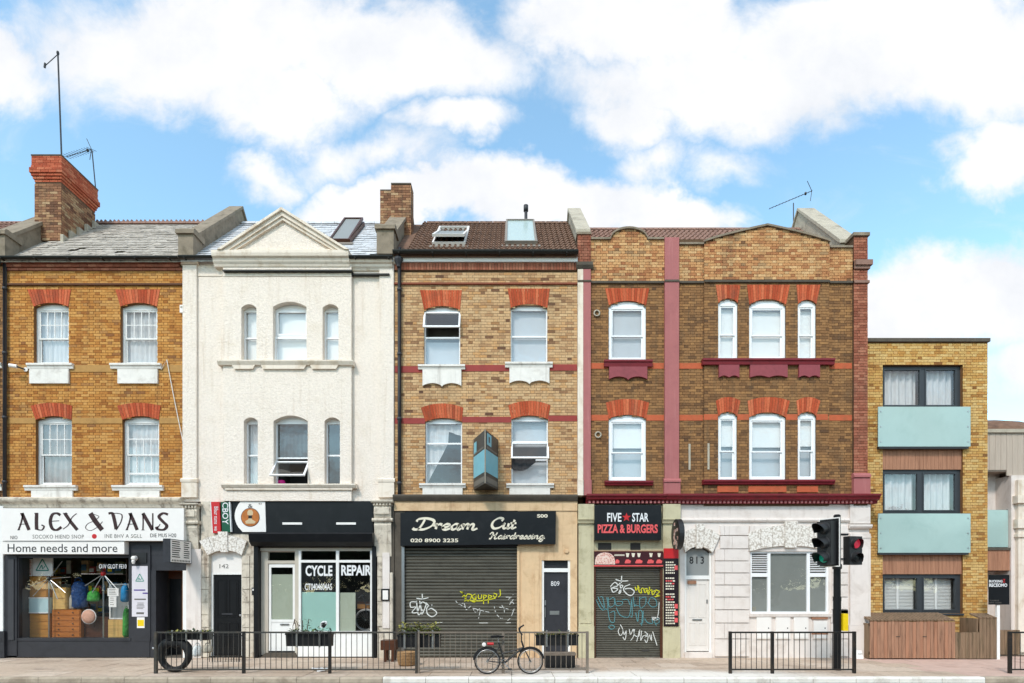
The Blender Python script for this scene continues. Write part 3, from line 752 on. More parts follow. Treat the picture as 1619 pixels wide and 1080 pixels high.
def skylight(roof, rf, px0, px1, py0, py1, tilt, mat='white_board', pivot=.5, glass='glass_teal', flash='lead'):
    a, c = rf.hit(px0, py1), rf.hit(px1, py0); ex, ed, en = rf.frame()
    y0, y1 = a.y, c.y; x0, x1 = X(px0, (y0+y1)/2), X(px1, (y0+y1)/2); L = (y1-y0)/ed.y; o = Vector((0, y0, rf.z(y0))); t = .05
    b = MB()
    def ob(bb, u0, u1, v0, v1, k0, k1, O=o, E=ed, N=en): bb.obox(O+ex*(u0+u1)/2+E*(v0+v1)/2+N*(k0+k1)/2, ex*(u1-u0)/2, E*(v1-v0)/2, N*(k1-k0)/2)
    for u in ((x0, x0+t, 0, L), (x1-t, x1, 0, L), (x0+t, x1-t, 0, t), (x0+t, x1-t, L-t, L)): ob(b, *u, .0, .13)
    w = b.build('roof_window', mat, roof)
    q = MB(); ob(q, x0+t, x1-t, t, L-t, .03, .04); q.build('shaft', 'room_dark', w)
    f = MB(); ob(f, x0-.08, x1+.08, -.16, -.002, .02, .05); f.build('flashing', flash, w)
    ang = R(tilt); E = ed*math.cos(ang)+en*math.sin(ang); N = en*math.cos(ang)-ed*math.sin(ang)
    O = o+ed*(L*pivot)+en*.15
    s = MB(); l0, l1 = (-L*pivot, L*(1-pivot))
    for u in ((x0+.02, x0+.02+t, l0, l1), (x1-.02-t, x1-.02, l0, l1), (x0+.02+t, x1-.02-t, l0, l0+t), (x0+.02+t, x1-.02-t, l1-t, l1)): ob(s, *u, -.03, .04, O, E, N)
    s.build('sash', mat, w); g = MB(); ob(g, x0+.02+t, x1-.02-t, l0+t, l1-t, -.004, .004, O, E, N); g.build('pane', glass, w)
    return w
brick_mat('brick_cap', [(0, S(176, 84, 58)), (.5, S(196, 102, 72)), (1, S(208, 124, 92))], gamt=.25)
def chimney(roof, x0, x1, y0, y1, z0, z1, mat='brick_chimney', cap=.0, capmat='brick_cap'):
    core = MB().box(x0+.012, x1-.012, y0+.012, y1-.012, z0, z1-.01).build('chimney', 'mortar_dark', roof)
    b = MB(); rng = random.Random(int(x0*77)); z = z0+.004; row = 0; zc = z1-cap
    while z+.065 <= zc+.01:
        for (a0, a1, ax) in ((x0, x1, 0), (y0+.031, y1-.031, 1)):
            p = a0-(.11 if row % 2 else 0)
            while p < a1:
                l, r = max(p, a0), min(p+.215, a1)
                if r-l > .02:
                    k = rng.random()
                    if ax == 0: b.box(l, r, y0, y0+.03, z, z+.065, k); b.box(l, r, y1-.03, y1, z, z+.065, k)
                    else: b.box(x1-.03, x1+.001, l, r, z, z+.065, k); b.box(x0-.001, x0+.03, l, r, z, z+.065, k)
                p += .225
        z += .075; row += 1
    b.build('brick_courses', mat, core, 'stuff', attr=True)
    if cap:
        b = MB(); z = zc; i = 0; outs = [.0, .03, .06, .09, .09, .06, .05, .05, .05, .05]
        while z < z1-.02:
            o = outs[min(i, len(outs)-1)]; k = rng.random(); p = x0-o
            for (a0, a1, ax) in ((x0-o, x1+o, 0), (y0+.101, y1+o, 1)):
                p = a0-(.11 if i % 2 else 0)
                while p < a1:
                    l, r = max(p, a0), min(p+.215, a1); k = rng.random()
                    if r-l > .02:
                        if ax == 0: b.box(l, r, y0-o, y0+.1, z, z+.067, k)
                        else: b.box(x1-.1, x1+o+.001, l, r, z, z+.067, k); b.box(x0-o-.001, x0+.1, l, r, z, z+.067, k)
                    p += .225
            z += .075; i += 1
        b.build('oversailing_courses', capmat, core, 'stuff', attr=True)
    MB().box(x0-.06*(cap > 0), x1+.06*(cap > 0), y0-.06*(cap > 0), y1+.06*(cap > 0), z1, z1+.04).build('flaunching', 'cement_dark', core)
    return core
def shell(house, x0, x1, z1, mat, y0=.31, y1=5.5):
    """flank walls and back wall"""
    MB().box(x0+.01, x0+.2, y0, y1, 0, z1).build('flank_wall', mat, house); MB().box(x1-.2, x1-.01, y0, y1, 0, z1).build('flank_wall', mat, house)
    MB().box(x0+.2, x1-.2, y1-.25, y1, 0, z1).build('back_wall', mat, house)
def downpipe(house, px, py0, py1, y=-.07, r=.045, mat='iron_pipe', bend=0):
    x = X(px); pts = [(x, y, Z(py1)), (x, y, Z(py0)+.3)]+([(x+bend, y-.06, Z(py0))] if bend else [(x, y, Z(py0))])
    b = MB().tube(pts, r, 10)
    z = Z(py1)+.4
    while z < Z(py0)-.2: b.tube([(x, y, z), (x, y, z+.07)], r+.014, 10); z += 1.75
    return b.build('downpipe', mat, house, smooth=True)
def shutter(house, px0, px1, py0, py1, y, slat=.075, mat='shutter_slat'):
    x0, x1, z0, z1 = X(px0, y), X(px1, y), Z(py1, y), Z(py0, y)
    b = MB().box(x0, x1, y+.06, y+.07, z0, z1); sh = b.build('shutter', 'room_dark', house)
    n = int(round((z1-z0)/slat)); h = (z1-z0)/n
    pr = [(y+.055, 0), (y+.012, .004), (y, h*.3), (y, h*.62), (y+.022, h*.93), (y+.055, h*.985)]
    me = MB().prism_x(pr, x0, x1).mesh('slat', mat)
    for i in range(n): link('slat', me, sh, loc=(0, random.uniform(-.002, .002), z0+i*h))
    return sh
def shutter_mat(name, col, col2):
    m, t, b, out = new_mat(name); p = pos(t)
    n = t.noise(t.vmath('MULTIPLY', p, (.7, 1, 5)), 1.6, 5, .6)
    c = t.ramp(n.outputs[0], [(.3, col), (.7, col2)])
    s = t.noise(p, 6, 5, .65); c = t.mix(t.math('MULTIPLY', t.maprange(s.outputs[0], .5, .7), .35), c, (.03, .028, .025, 1))
    t.put(b.inputs['Base Color'], c); b.inputs['Roughness'].default_value = .42; b.inputs['Metallic'].default_value = .35
shutter_mat('shutter_slat', S(74, 72, 64), S(104, 101, 90)); shutter_mat('shutter_slat2', S(94, 91, 82), S(112, 109, 98))

def console(house, px0, px1, py0, py1, y=-.16, mat='old_stone'):
    """carved shopfront console: capped block, dentils, scrolled bracket"""
    x0, x1 = X(px0), X(px1); zt, zb = Z(py0), Z(py1); H = zt-zb
    o = MB().prism_x([(0, zt-.06), (y-.05, zt-.06), (y-.08, zt-.03), (y-.08, zt), (0, zt)], x0-.04, x1+.04).build('console', mat, house)
    b = MB(); n = max(3, int((x1-x0)/.075))
    for i in range(n): b.box(x0+(x1-x0)*(i+.15)/n, x0+(x1-x0)*(i+.7)/n, y-.03, y+.02, zt-.125, zt-.062)
    b.box(x0+.01, x1-.01, y+.018, 0, zt-.14, zt-.06); b.build('dentils', mat, o)
    pr = [(0, zt-.14), (y+.03, zt-.14), (y-.0, zt-.22), (y-.02, zt-.34), (y+.03, zt-.46), (y+.05, zt-.56), (y+.02, zt-.66), (y+.05, zt-.78), (y+.09, zb), (0, zb)]
    MB().prism_x(pr, x0+.03, x1-.03).build('scroll', mat, o, smooth=False)
    MB().box(x0+.07, x1-.07, y-.035, y+.04, zt-.36, zt-.2).build('boss', mat, o)
    MB().prism_x([(0, zt-.56), (y-.01, zt-.56), (y-.03, zt-.52), (y-.01, zt-.47), (0, zt-.47)], x0-.02, x1+.02).build('moulding', mat, o)
    return o
def panel_door(house, px0, px1, py0, py1, y, mat, panels=((.12, .46, .08, .40), (.54, .88, .08, .40), (.12, .46, .47, .94), (.54, .88, .47, .94)), depth=.045):
    x0, x1, z0, z1 = X(px0, 0), X(px1, 0), Z(py1, 0), Z(py0, 0)
    d = MB().box(x0, x1, y, y+depth, z0, z1).build('door', mat, house)
    for a, c, l, h in panels:
        b = MB(); xa, xb, za, zb = x0+(x1-x0)*a, x0+(x1-x0)*c, z0+(z1-z0)*l, z0+(z1-z0)*h
        frame_bars(b, xa, xb, za, zb, y-.012, y+.002, .018); b.box(xa+.05, xb-.05, y-.008, y+.002, za+.05, zb-.05); b.build('door_panel', mat, d)
    return d

# ================================================================== house at the far left (only its edge shows)
HB = lambda px: (X(px), 0, 0)
rf1 = Roof(Z(412), 13.5)
h0 = thing('terraced_house', 'brown brick house edge at the end of the terrace beside a grey downpipe', 'house', HB(-100))
x0, x1 = X(-200), X(5)
op0 = [Op(-140, -80, 482, 575, 5), Op(-140, -80, 660, 767, 5), Op(-62, -8, 482, 575, 5), Op(-62, -8, 660, 767, 5)]
wall(h0, x0, x1, Z(800), Z(418), op0, .010, .30, 'mortar_dark')
brickwork(h0, x0, x1, Z(800), Z(420), op0, 0, 'brick_brown', seed=21, single=120)
for o, k in zip(op0, ('net', 'curtain', 'net', 'net')): sash_window(h0, o, 'paint_white', 'sash', k)
for a in (-140, -62): sill(h0, a-12, a+68, 766, 776, 'sill_white', (a-6, a+62, 787)); sill(h0, a-12, a+68, 575, 583, 'sill_white', (a-6, a+62, 607))
r0 = roof_body(h0, rf1, x0, x1, 'tile_red'); pantiles(r0, rf1, x0, x1, 'tile_red', seed=9); ridge(r0, rf1, x0, x1-.4, 'tile_red')
gutter(h0, x0, x1, rf1.ze-.01); shell(h0, x0, x1, Z(420), 'mortar_dark')
MB().bp(-196, -30, 800, 880, .0, .3).build('shop_fascia', 'charcoal', h0)
MB().bp(-196, -30, 880, 1040, .02, .3).build('shop_front', 'charcoal', h0)
MB().bp(-28, 5, 800, 998, -.10, .3).build('pilaster', 'paint_white', h0)
MB().bp(-30, 7, 998, 1040, -.13, .3).build('plinth', 'charcoal', h0)

# ================================================================== house over the second-hand shop
h1 = thing('terraced_house', 'orange yellow brick terraced house with slate roof above the second hand shop', 'house', HB(148))
x0, x1 = X(5.3), X(289.7)
W1 = [Op(54, 109, 485, 576, 6), Op(191, 249, 485, 576, 6), Op(57, 114, 664, 768, 6), Op(194, 252, 664, 768, 6)]
wall(h1, x0, x1, Z(800), Z(413), W1, .010, .30, 'mortar_warm')
brickwork(h1, x0, x1, Z(797), Z(429), W1, 0, 'brick_orange', seed=1)
sash_window(h1, W1[0], 'paint_white', 'georgian', 'net', split=.47); sash_window(h1, W1[1], 'paint_white', 'georgian', 'net', split=.47)
sash_window(h1, W1[2], 'paint_white', 'georgian', 'curtain', split=.48); sash_window(h1, W1[3], 'paint_white', 'bars', 'net', split=.48)
for o, (pt0, pt1) in zip(W1[:2], ((44, 113), (183, 254))):
    brick_arch(h1, (o.x0*58+810), (o.x1*58+810), 485, 6, pt0, pt1, 458, 0, 14)
for o, (pt0, pt1) in zip(W1[2:], ((49, 115), (186, 255))):
    brick_arch(h1, (o.x0*58+810), (o.x1*58+810), 664, 6, pt0, pt1, 642, 5, 14)
sill(h1, 46, 118, 576, 584, 'sill_white', (49, 111, 607)); sill(h1, 177, 257, 576, 584, 'sill_white', (188, 251, 607))
sill(h1, 42, 124, 768, 776, 'sill_white', (52, 117, 788)); sill(h1, 180, 260, 768, 776, 'sill_white', (191, 254, 788))
for a, c in ((5.5, 48.5), (111.5, 187.5), (251.5, 289)): MB().bp(a, c, 577, 588, -.014, .012).build('string_course', 'buff_band', h1)
for a, c in ((5.5, 56.5), (114.5, 193.5), (252.5, 289)): MB().bp(a, c, 660.5, 669.5, -.010, .012).build('string_course', 'buff_band', h1)
cornice(h1, x0, x1, Z(452), Z(448), [(.05, .1), (.05, .7), (.02, 1)], 'brick_chimney', 'string_course', .01)
b = MB(); rng = random.Random(4)
for k, (pa, pb, dd) in enumerate(((428.5, 424.2, .03), (424, 419.7, .07), (419.5, 415, .11))):
    x = x0+(.11 if k % 2 else 0)
    while x < x1-.1: b.box(x, min(x+.215, x1), -dd, .05, Z(pa)+.004, Z(pb)-.004, rng.random()*.6+(0 if rng.random() > .3 else .3)); x += .225
b.build('eaves_courses', 'brick_red', h1, 'stuff', attr=True)
MB().bp(5.3, 289.7, 413, 428.5, -.012, .3, 0).build('eaves_backing', 'mortar_dark', h1)
r1 = roof_body(h1, rf1, x0, x1, 'slate'); slates(r1, rf1, x0+.45, x1-.05, 'slate'); ridge(r1, rf1, x0+.6, x1-.05, 'tile_red', True)
gutter(h1, x0, x1, rf1.ze-.02)
shell(h1, x0, x1, Z(420), 'mortar_warm')
party_wall(h1, -16, 18, rf1, .5, 'grey_stone'); chimney(r1, X(810-13.87*58), X(810-13.1*58), 1.05, 2.45, 12.0, 14.42, cap=.72)
b = MB()
for k in range(5): b.box(-13.085, -13.0, 1.0+k*.32, 1.3+k*.32, rf1.z(1.0+k*.32)+.0, rf1.z(1.0+k*.32)+.24)
b.build('lead_flashing', 'pale_stone', r1)
downpipe(h1, 11.5, 420, 788, bend=-.10)
# shop below
cornice(h1, X(-2), X(291), Z(803), Z(787), [(.06, 0), (.08, .3), (.18, .55), (.20, .7), (.20, .85), (.12, 1)], 'old_stone', 'cornice', .3)
MB().bp(3, 291, 803, 878, -.02, .3).build('fascia_board', 'charcoal', h1)
MB().bp(5.6, 27, 878, 1037, -.06, .3).build('shop_pilaster', 'charcoal', h1); MB().bp(13, 22, 884, 1012, -.085, -.061).build('pilaster_panel', 'iron_pipe', h1)
sf = MB(); sf.bp(27, 207, 876, 882, -.03, .10); sf.bp(27, 207, 1009, 1013.5, -.05, .12); sf.bp(27, 30, 882, 1009, -.03, .1); sf.bp(204, 208, 882, 1009, -.03, .1)
shopw = sf.build('shop_window', 'charcoal', h1)
pane(shopw, X(30), X(204), Z(1009), Z(882), .03, 'glass_shop')
MB().bp(27, 237, 1014, 1039, -.04, .3).build('stall_riser', 'charcoal', h1)
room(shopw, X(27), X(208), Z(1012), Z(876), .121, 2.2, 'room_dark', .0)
text('O1V GLOT FE10', shopw, 157, 200.5, 892, 899, .026, 'ink_white', bold=.01)
MB().bp(208, 238, 862, 1014, -.05, .3).build('shop_pilaster', 'charcoal', h1)
MB().bp(238, 304, 862, 902, -.015, .3).build('door_head', 'charcoal', h1)
dj = MB(); dj.bp(238, 247, 902, 1040, -.03, .5); dj.bp(295.5, 305, 902, 1040, -.06, .3); dj.build('door_jamb', 'charcoal', h1)
MB().bp(289.5, 295.4, 902, 1040, -.045, .3).build('door_jamb', 'paint_white', h1)
lob = MB(); lob.bp(247, 289.5, 902, 1040, 1.6, 1.64, 0); lob.box(X(289), X(289.5), .3, 1.6, 0, Z(902)); lob.build('lobby_wall', 'wood_dark', h1)
MB().box(X(247), X(289.5), .3, 1.6, Z(902), Z(900)).build('lobby_ceiling', 'wood_deep', h1)
MB().box(X(247), X(289.5), -.02, 1.6, -.003, .02).build('door_step', 'cement_dark', h1)
MB().box(X(246), X(247.5), .5, 1.6, 0, Z(902)).build('lobby_wall', 'room_dark', h1)
dr = MB().box(X(251), X(278), .55, .60, .02, Z(915)).build('door', 'black_paint', h1); MB().tube([(X(275.5), .5, 1.1), (X(275.5), .54, 1.1)], .03).build('handle', 'steel', dr)
tr = MB().box(X(248), X(289), .56, .60, Z(914.8), Z(902.2)); tr.box(X(278.2), X(289), .56, .6, .02, Z(915)); tr.build('door_lining', 'wood_dark', h1)
console(h1, 293, 318, 797, 868)
MB().bp(295, 318, 868, 1040, -.07, .3).build('pilaster', 'paint_wall', h1)

# ================================================================== white rendered house over the cycle repair shop
h2 = thing('terraced_house', 'white rendered terraced house with triangular pediment above the cycle repair shop', 'house', HB(456))
x0, x1 = X(290.3), X(624); BY = -.12
rf2 = Roof(Z(411), 13.5)
W2 = [Op(382, 406, 487, 574, 6, BY), Op(432, 485, 485, 574, 8, BY), Op(510.5, 535.5, 487, 574, 6, BY),
      Op(386, 408, 666, 766, 6, BY), Op(433, 487, 666, 768, 9, BY), Op(513.5, 538, 666, 766, 6, BY)]
wall(h2, X(353, BY), X(556, BY), Z(793), Z(405), W2, BY, .30, 'stucco_cream', 'bay_wall')
MB().box(x0, X(353, BY)-.002, .0, .3, Z(793), Z(412)).build('wall', 'stucco_cream', h2); MB().box(X(556, BY)+.002, x1, .0, .3, Z(793), Z(412)).build('wall', 'stucco_cream', h2)
for a, c in ((291, 313), (601, 623.5)):
    p = MB().bp(a, c, 421, 757, -.06, 0, 0).build('pilaster', 'stucco_cream', h2)
    MB().prism_x([(.0, Z(763)), (-.10, Z(763)), (-.11, Z(759)), (-.07, Z(757)), (0, Z(757))], X(a)-.04, X(c)+.04).build('moulding', 'cream_smooth', p)
    MB().bp(a-1, c+1, 763, 787, -.085, 0, 0).build('pilaster_base', 'cream_smooth', p)
    MB().prism_x([(.0, Z(421)), (-.09, Z(419)), (-.12, Z(415)), (-.12, Z(412)), (0, Z(412))], X(a)-.05, X(c)+.05).build('capital', 'cream_smooth', p)
kinds = ('blind', None, 'blind', 'net', None, 'dark')
y = .06
for i in (0, 2, 3, 5):
    casement(h2, W2[i], 'upvc', kinds[i], y, .5 if i < 3 else .48, .035, 'room_dark' if i == 5 else 'room')
def hopper(op, zt_frac, h, ang, kind, gap, dark):
    b = MB(); frame_bars(b, op.x0, op.x1, op.z0, op.zs, y, y+.07, .03)
    zm = op.z0+(op.zs-op.z0)*zt_frac; b.box(op.x0+.03, op.x1-.03, y+.002, y+.068, zm-.02, zm+.02)
    b.prism(arc_pts(op.x0, op.x1, op.zs, op.rise, 10)+[(op.x1, op.zs-.001), (op.x0, op.zs-.001)], y+.012, y+.06)
    w = b.build('window', 'upvc', h2)
    if kind == 'blind': MB().box(op.x0+.01, op.x1-.01, y+.12, y+.124, op.z0, op.zs).build('blind', 'blind', w)
    fb = MB(); frame_bars(fb, op.x0+.03, op.x1-.03, zm+.02, op.zs-.03, y-.01, y+.03, .05); fb.build('sash', 'upvc', w) if kind == 'blind' else None
    pane(w, op.x0+.03, op.x1-.03, zm+.02, op.zs-.03, y+.032)
    room(w, op.x0, op.x1, op.z0, op.zs, y+.07, .9, dark, 0)
    tilted_sash(w, op.x0-.01, op.x1+.0, zm-gap, h, ang, y-.01)
    return w
hopper(W2[1], .52, .72, 4, 'blind', .03, 'room')
w = hopper(W2[4], .45, .62, 42, None, .10, 'room_dark')
drape('curtain', 'curtain_dark', w, W2[4].x0+.03, W2[4].x1-.03, W2[4].z0+.8, W2[4].zs-.25, y+.14, .02, 8)
MB().lathe([(.0, 0), (.09, .0), (.11, .10), (.08, .17), (.0, .19)], (X(441), .2, W2[4].z0+.03), 12).build('bowl', 'magenta', w)
for a, c, pa, pb in ((350, 562, 574, 581), (356, 566, 767, 773)):
    s = MB().prism_x([(0, Z(pb)), (BY-.06, Z(pb)), (BY-.11, Z(pa+2)), (BY-.11, Z(pa)), (0, Z(pa)+.02)], X(a), X(c)).build('sill', 'cream_smooth', h2)
    if pa < 600:
        for l, r in ((372, 408), (417, 488), (494, 538)): MB().prism([(X(l), Z(pb)-.002), (X(r), Z(pb)-.002), (X(r)-.06, Z(pb+6)), (X(l)+.06, Z(pb+6))], BY-.06, BY).build('bracket', 'cream_smooth', s)
    else: MB().bp(361, 560, 773.2, 776, BY-.05, BY, 0).build('bracket', 'cream_smooth', s)
MB().bp(353.3, 555.7, 434, 436.5, BY-.018, BY).build('string_course', 'cream_smooth', h2)
MB().bp(313.5, 352, 434, 436.5, -.018, 0).build('string_course', 'cream_smooth', h2); MB().bp(557, 600.5, 434, 436.5, -.018, 0).build('string_course', 'cream_smooth', h2)
cornice(h2, X(343), X(556), Z(426), Z(405), [(.14, 0), (.16, .15), (.20, .3), (.22, .5), (.28, .6), (.30, .8), (.30, 1)], 'cream_smooth', 'cornice', .2)
cornice(h2, X(556)+.004, X(622), Z(429), Z(413), [(.04, 0), (.06, .15), (.10, .3), (.11, .5), (.16, .6), (.18, .8), (.18, 1)], 'cream_smooth', 'cornice', .2)
g = MB().bp(352, 557, 426.2, 428.2, BY-.10, -.05); g.bp(556, 616, 432, 434, -.12, -.01); g.build('gutter', 'gutter_black', h2)
ax, az, bl, br, bz = X(448, -.2), Z(334, -.2), X(349, -.2), X(552, -.2), Z(405, 0)
pd = MB().prism([(bl+.16, bz), (br-.16, bz), (ax, az-.22)], -.16, .22).build('pediment', 'stucco_cream', h2)
def chevron(l, r, top, zb, t, y0, y1, nm, mat='cream_smooth'):
    m = (top-zb)/(ax-l); k = t*math.hypot(1, m)     # vertical drop of the inner edge
    MB().prism([(l, zb), (l+k/m, zb), (ax, top-k), (r-k/m, zb), (r, zb), (ax, top)], y0, y1).build(nm, mat, pd)
chevron(bl-.03, br+.03, az+.03, bz, .06, -.34, .24, 'raking_cornice'); chevron(bl+.062, br-.062, az-.045, bz+.001, .10, -.28, .235, 'raking_cornice')
chevron(bl+.24, br-.24, az-.17, bz+.002, .07, -.235, -.15, 'raking_moulding')
MB().prism([(bl+.25, bz+.001), (br-.25, bz+.001), (br-.32, bz+.07), (bl+.32, bz+.07)], -.215, -.15).build('base_moulding', 'cream_smooth', pd)
r2 = roof_body(h2, rf2, x0, x1, 'slate_pale'); slates(r2, rf2, x0+.3, x1-.1, 'slate_pale', .3, .24, 8); ridge(r2, rf2, x0+.4, x1-.3, 'slate_pale')
gutter(h2, x0, X(343), rf2.ze-.02); gutter(h2, X(556), x1, rf2.ze-.02); shell(h2, x0, x1, Z(420), 'mortar_pale')
party_wall(h2, 289, 312, rf2, .48)
skylight(r2, rf2, 534, 567, 358, 386, 3, 'wood_dark', .5, 'frost_grey')
# ground floor: street door in a rusticated surround
DO = Op(333, 383, 878, 1040, 8)
wall(h2, X(318), X(404), 0, Z(842), [DO], -.01, .3, 'old_stone', 'door_surround')
def rustic(parent, px0, px1, rows, y0, mat, split=False):
    for k, (a, c) in enumerate(rows):
        xs = [px0, px1] if not split else ([px0, (px0+px1)/2+((k % 2)*2-1)*6, px1])
        for l, r in zip(xs, xs[1:]): MB().bp(l+.3, r-.3, a+.5, c-.5, y0, -.009, 0).build('stone_block', mat, parent)
rows = [(878, 892), (892, 913), (913, 932), (932, 952), (952, 972), (972, 992), (992, 1012), (1012, 1039)]
rustic(h2, 319, 332, rows, -.045, 'old_stone'); rustic(h2, 384, 396, rows, -.045, 'old_stone'); rustic(h2, 396.5, 403.5, rows, -.03, 'old_stone')
def vermic():
    m, t, b_, out = new_mat('vermiculated'); p = pos(t)
    v = t.new('ShaderNodeTexVoronoi', feature='SMOOTH_F1'); v.inputs['Scale'].default_value = 24; t.l.new(t.vmath('ADD', p, t.vmath('MULTIPLY', t.noise(p, 14).outputs['Color'], (.04, .04, .04))), v.inputs['Vector'])
    c = t.ramp(v.outputs[0], [(.0, S(246, 240, 232, .95)), (.4, S(236, 228, 218, .9)), (.62, S(200, 188, 175))])
    t.put(b_.inputs['Base Color'], c); b_.inputs['Roughness'].default_value = .9; bump(t, b_, t.math('MULTIPLY', v.outputs[0], -1), 0.35, .010)
vermic()
def stone_arch(parent, px0, px1, py0, rise, pt0, pt1, pyt, rise_t, n, y=-.09):
    lo = arc_pts(X(px0), X(px1), Z(py0), rise/58, n); hi = arc_pts(X(pt0), X(pt1), Z(pyt), rise_t/58, n)
    for i in range(n):
        f = lambda a, b_, t: (a[0]+(b_[0]-a[0])*t, a[1]+(b_[1]-a[1])*t)
        key = i == n//2; dz = .09 if key else 0
        q = [f(lo[i], lo[i+1], .02), f(lo[i], lo[i+1], .98), f(hi[i], hi[i+1], .98), f(hi[i], hi[i+1], .02)]
        if key: q = [(q[0][0], q[0][1]-.05), (q[1][0], q[1][1]-.05), (q[2][0], q[2][1]+dz), (q[3][0], q[3][1]+dz)]
        MB().prism(q, y-(.03 if key else 0), -.008).build('keystone' if key else 'voussoir', 'vermiculated', parent)
stone_arch(h2, 331, 385, 878, 8, 318, 393, 856, 10, 5)
MB().prism(arc_pts(DO.x0, DO.x1, DO.zs, DO.rise)+[(DO.x1, Z(906)), (DO.x0, Z(906))], .06, .10).build('door_tympanum', 'white_board', h2)
text('142', h2, 347.5, 362, 892, 898.5, .056, 'ink_grey', 'door_number')
df = MB(); df.bp(333, 336, 906, 1038, .05, .12, 0); df.bp(381, 383, 906, 1038, .05, .12, 0); df.bp(336, 381, 906, 908.5, .05, .12, 0); df.build('door_frame', 'paint_white', h2)
d2 = panel_door(h2, 336.2, 380.8, 908.7, 1036, .09, 'black_paint')
MB().bp(349, 366, 970, 972, .075, .09, 0).build('letter_plate', 'iron_pipe', d2); MB().lathe([(.025, 0), (.03, -.03), (.0, -.05)], (X(378.5), .09, 1.15), 10, 'y').build('knob', 'steel', d2)
MB().box(DO.x0, DO.x1, .0, .35, 0, .045).build('door_step', 'cement_dark', h2)
# cycle shop front
MB().bp(366, 592, 792.5, 844, -.03, .3, 0).build('fascia_board', 'black_sign', h2)
MB().bp(318, 366, 793, 842, .0, .3, 0).build('fascia_board', 'old_stone', h2)
aw = MB().prism_x([(.0, Z(864)), (-.16, Z(864)), (-.30, Z(858)), (-.34, Z(846)), (-.30, Z(843.5)), (.0, Z(843.5))], X(402), X(594)).build('shutter_box', 'black_sign', h2)
MB().bp(404, 411, 864, 1040, -.10, .3, 0).build('guide_post', 'black_paint', h2); MB().bp(590, 596.5, 864, 1040, -.10, .3, 0).build('guide_post', 'black_paint', h2)
M('frame_beige', S(206, 196, 180), .5, .06, 4)
MB().bp(411, 590, 866, 871, .04, .14, 0).build('head_rail', 'frame_beige', h2)
MB().bp(411, 590, 863, 866, .05, .3, 0).build('head_board', 'room_dark', h2)
sw = MB(); sw.bp(473, 476.5, 871, 998, -.02, .06, 0); sw.bp(532, 536.5, 871, 998, -.02, .06, 0); sw.bp(586, 590, 871, 998, -.02, .06, 0); sw.bp(476.5, 532, 885.5, 889.5, -.018, .058, 0); sw.bp(536.5, 586, 885.5, 889.5, -.018, .058, 0)
sw.bp(473, 590, 998, 1001, -.05, .07, 0); shop2 = sw.build('shop_window', 'paint_white', h2)
for a, c in ((476.5, 532), (536.5, 586)): pane(shop2, X(a), X(c), Z(885.5), Z(871), .02, 'glass_shop'); pane(shop2, X(a), X(c), Z(998), Z(889.5), .02, 'glass_shop')
MB().box(X(477), X(531.5), .035, .039, Z(936), Z(889.8)).build('window_film', 'black_paint', shop2)
MB().box(X(477), X(531.5), .035, .039, Z(997.8), Z(936.2)).build('window_film', 'film_teal', shop2); MB().box(X(537), X(562), .035, .039, Z(997.8), Z(937)).build('window_film', 'film_grey', shop2)
text('CYCLE', shop2, 483.5, 526, 894, 911, .016, 'ink_white', bold=.035, spacing=1.02); text('REPAIR', shop2, 540, 587.5, 893.5, 910, -.024, 'ink_white', bold=.035)
text('CT0404604AS', shop2, 482.5, 525.5, 922.5, 933, .016, 'ink_white', bold=.014)
MB().bp(471, 590, 1001.2, 1038, -.03, .3, 0).build('stall_riser', 'paint_white', h2)
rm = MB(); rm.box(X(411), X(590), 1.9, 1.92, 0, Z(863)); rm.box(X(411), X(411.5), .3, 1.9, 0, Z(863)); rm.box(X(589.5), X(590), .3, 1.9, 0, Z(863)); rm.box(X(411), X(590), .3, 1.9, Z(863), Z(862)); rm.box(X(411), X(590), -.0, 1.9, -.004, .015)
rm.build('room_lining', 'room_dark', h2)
de = MB(); de.bp(411, 422, 871, 1036, .10, .2, 0); de.bp(466, 473, 871, 1036, .03, .2, 0); de.bp(422, 466, 886, 891, .1, .2, 0); de.bp(422, 466, 871, 872.5, .1, .2, 0); de.build('door_frame', 'frame_beige', h2)
pane(h2, X(422), X(466), Z(886), Z(872.5), .15, 'glass_shop', 'fanlight')
dd = MB(); dd.bp(423, 426.5, 892, 1030, .11, .15, 0); dd.bp(461, 465, 892, 1030, .11, .15, 0); dd.bp(426.5, 461, 892, 897, .11, .15, 0); dd.bp(426.5, 461, 980, 984, .11, .15, 0); dd.bp(426.5, 461, 984, 1030, .125, .145, 0)
d3 = dd.build('door', 'paint_white', h2); pane(d3, X(426.5), X(461), Z(980), Z(897), .13, 'glass_shop'); MB().box(X(426.5), X(461), .145, .149, Z(980), Z(908)).build('window_film', 'film_grey', d3)
MB().bp(441, 455, 986.5, 989, .10, .126, 0).build('letter_plate', 'steel', d3)
MB().prism([(X(412), 0), (X(471), 0), (X(468), .13), (X(420), .13)], -.02, .35).build('door_step', 'cement_dark', h2)
console(h2, 590+2, 622, 793, 880)
MB().bp(597.5, 606, 880, 1040, -.04, .3, 0).build('pier', 'old_stone', h2); rustic(h2, 597.8, 605.7, [(880, 892), (892, 912), (912, 932), (932, 951), (951, 971), (971, 990)], -.075, 'old_stone')
MB().bp(606.3, 617.5, 874, 993, -.10, .3, 0).build('panel', 'paint_wall', h2); MB().bp(606.3, 617.5, 993.2, 1040, -.07, .3, 0).build('pier', 'old_stone', h2)
MB().bp(617.8, 624, 793, 1040, -.05, .3, 0).build('pier', 'cement_dark', h2)
MB().lathe([(.035, 0), (.045, .02), (.045, 2.3), (.035, 2.32)], (X(621), -.12, 0), 10).build('rusty_pipe', 'old_stone', h2)

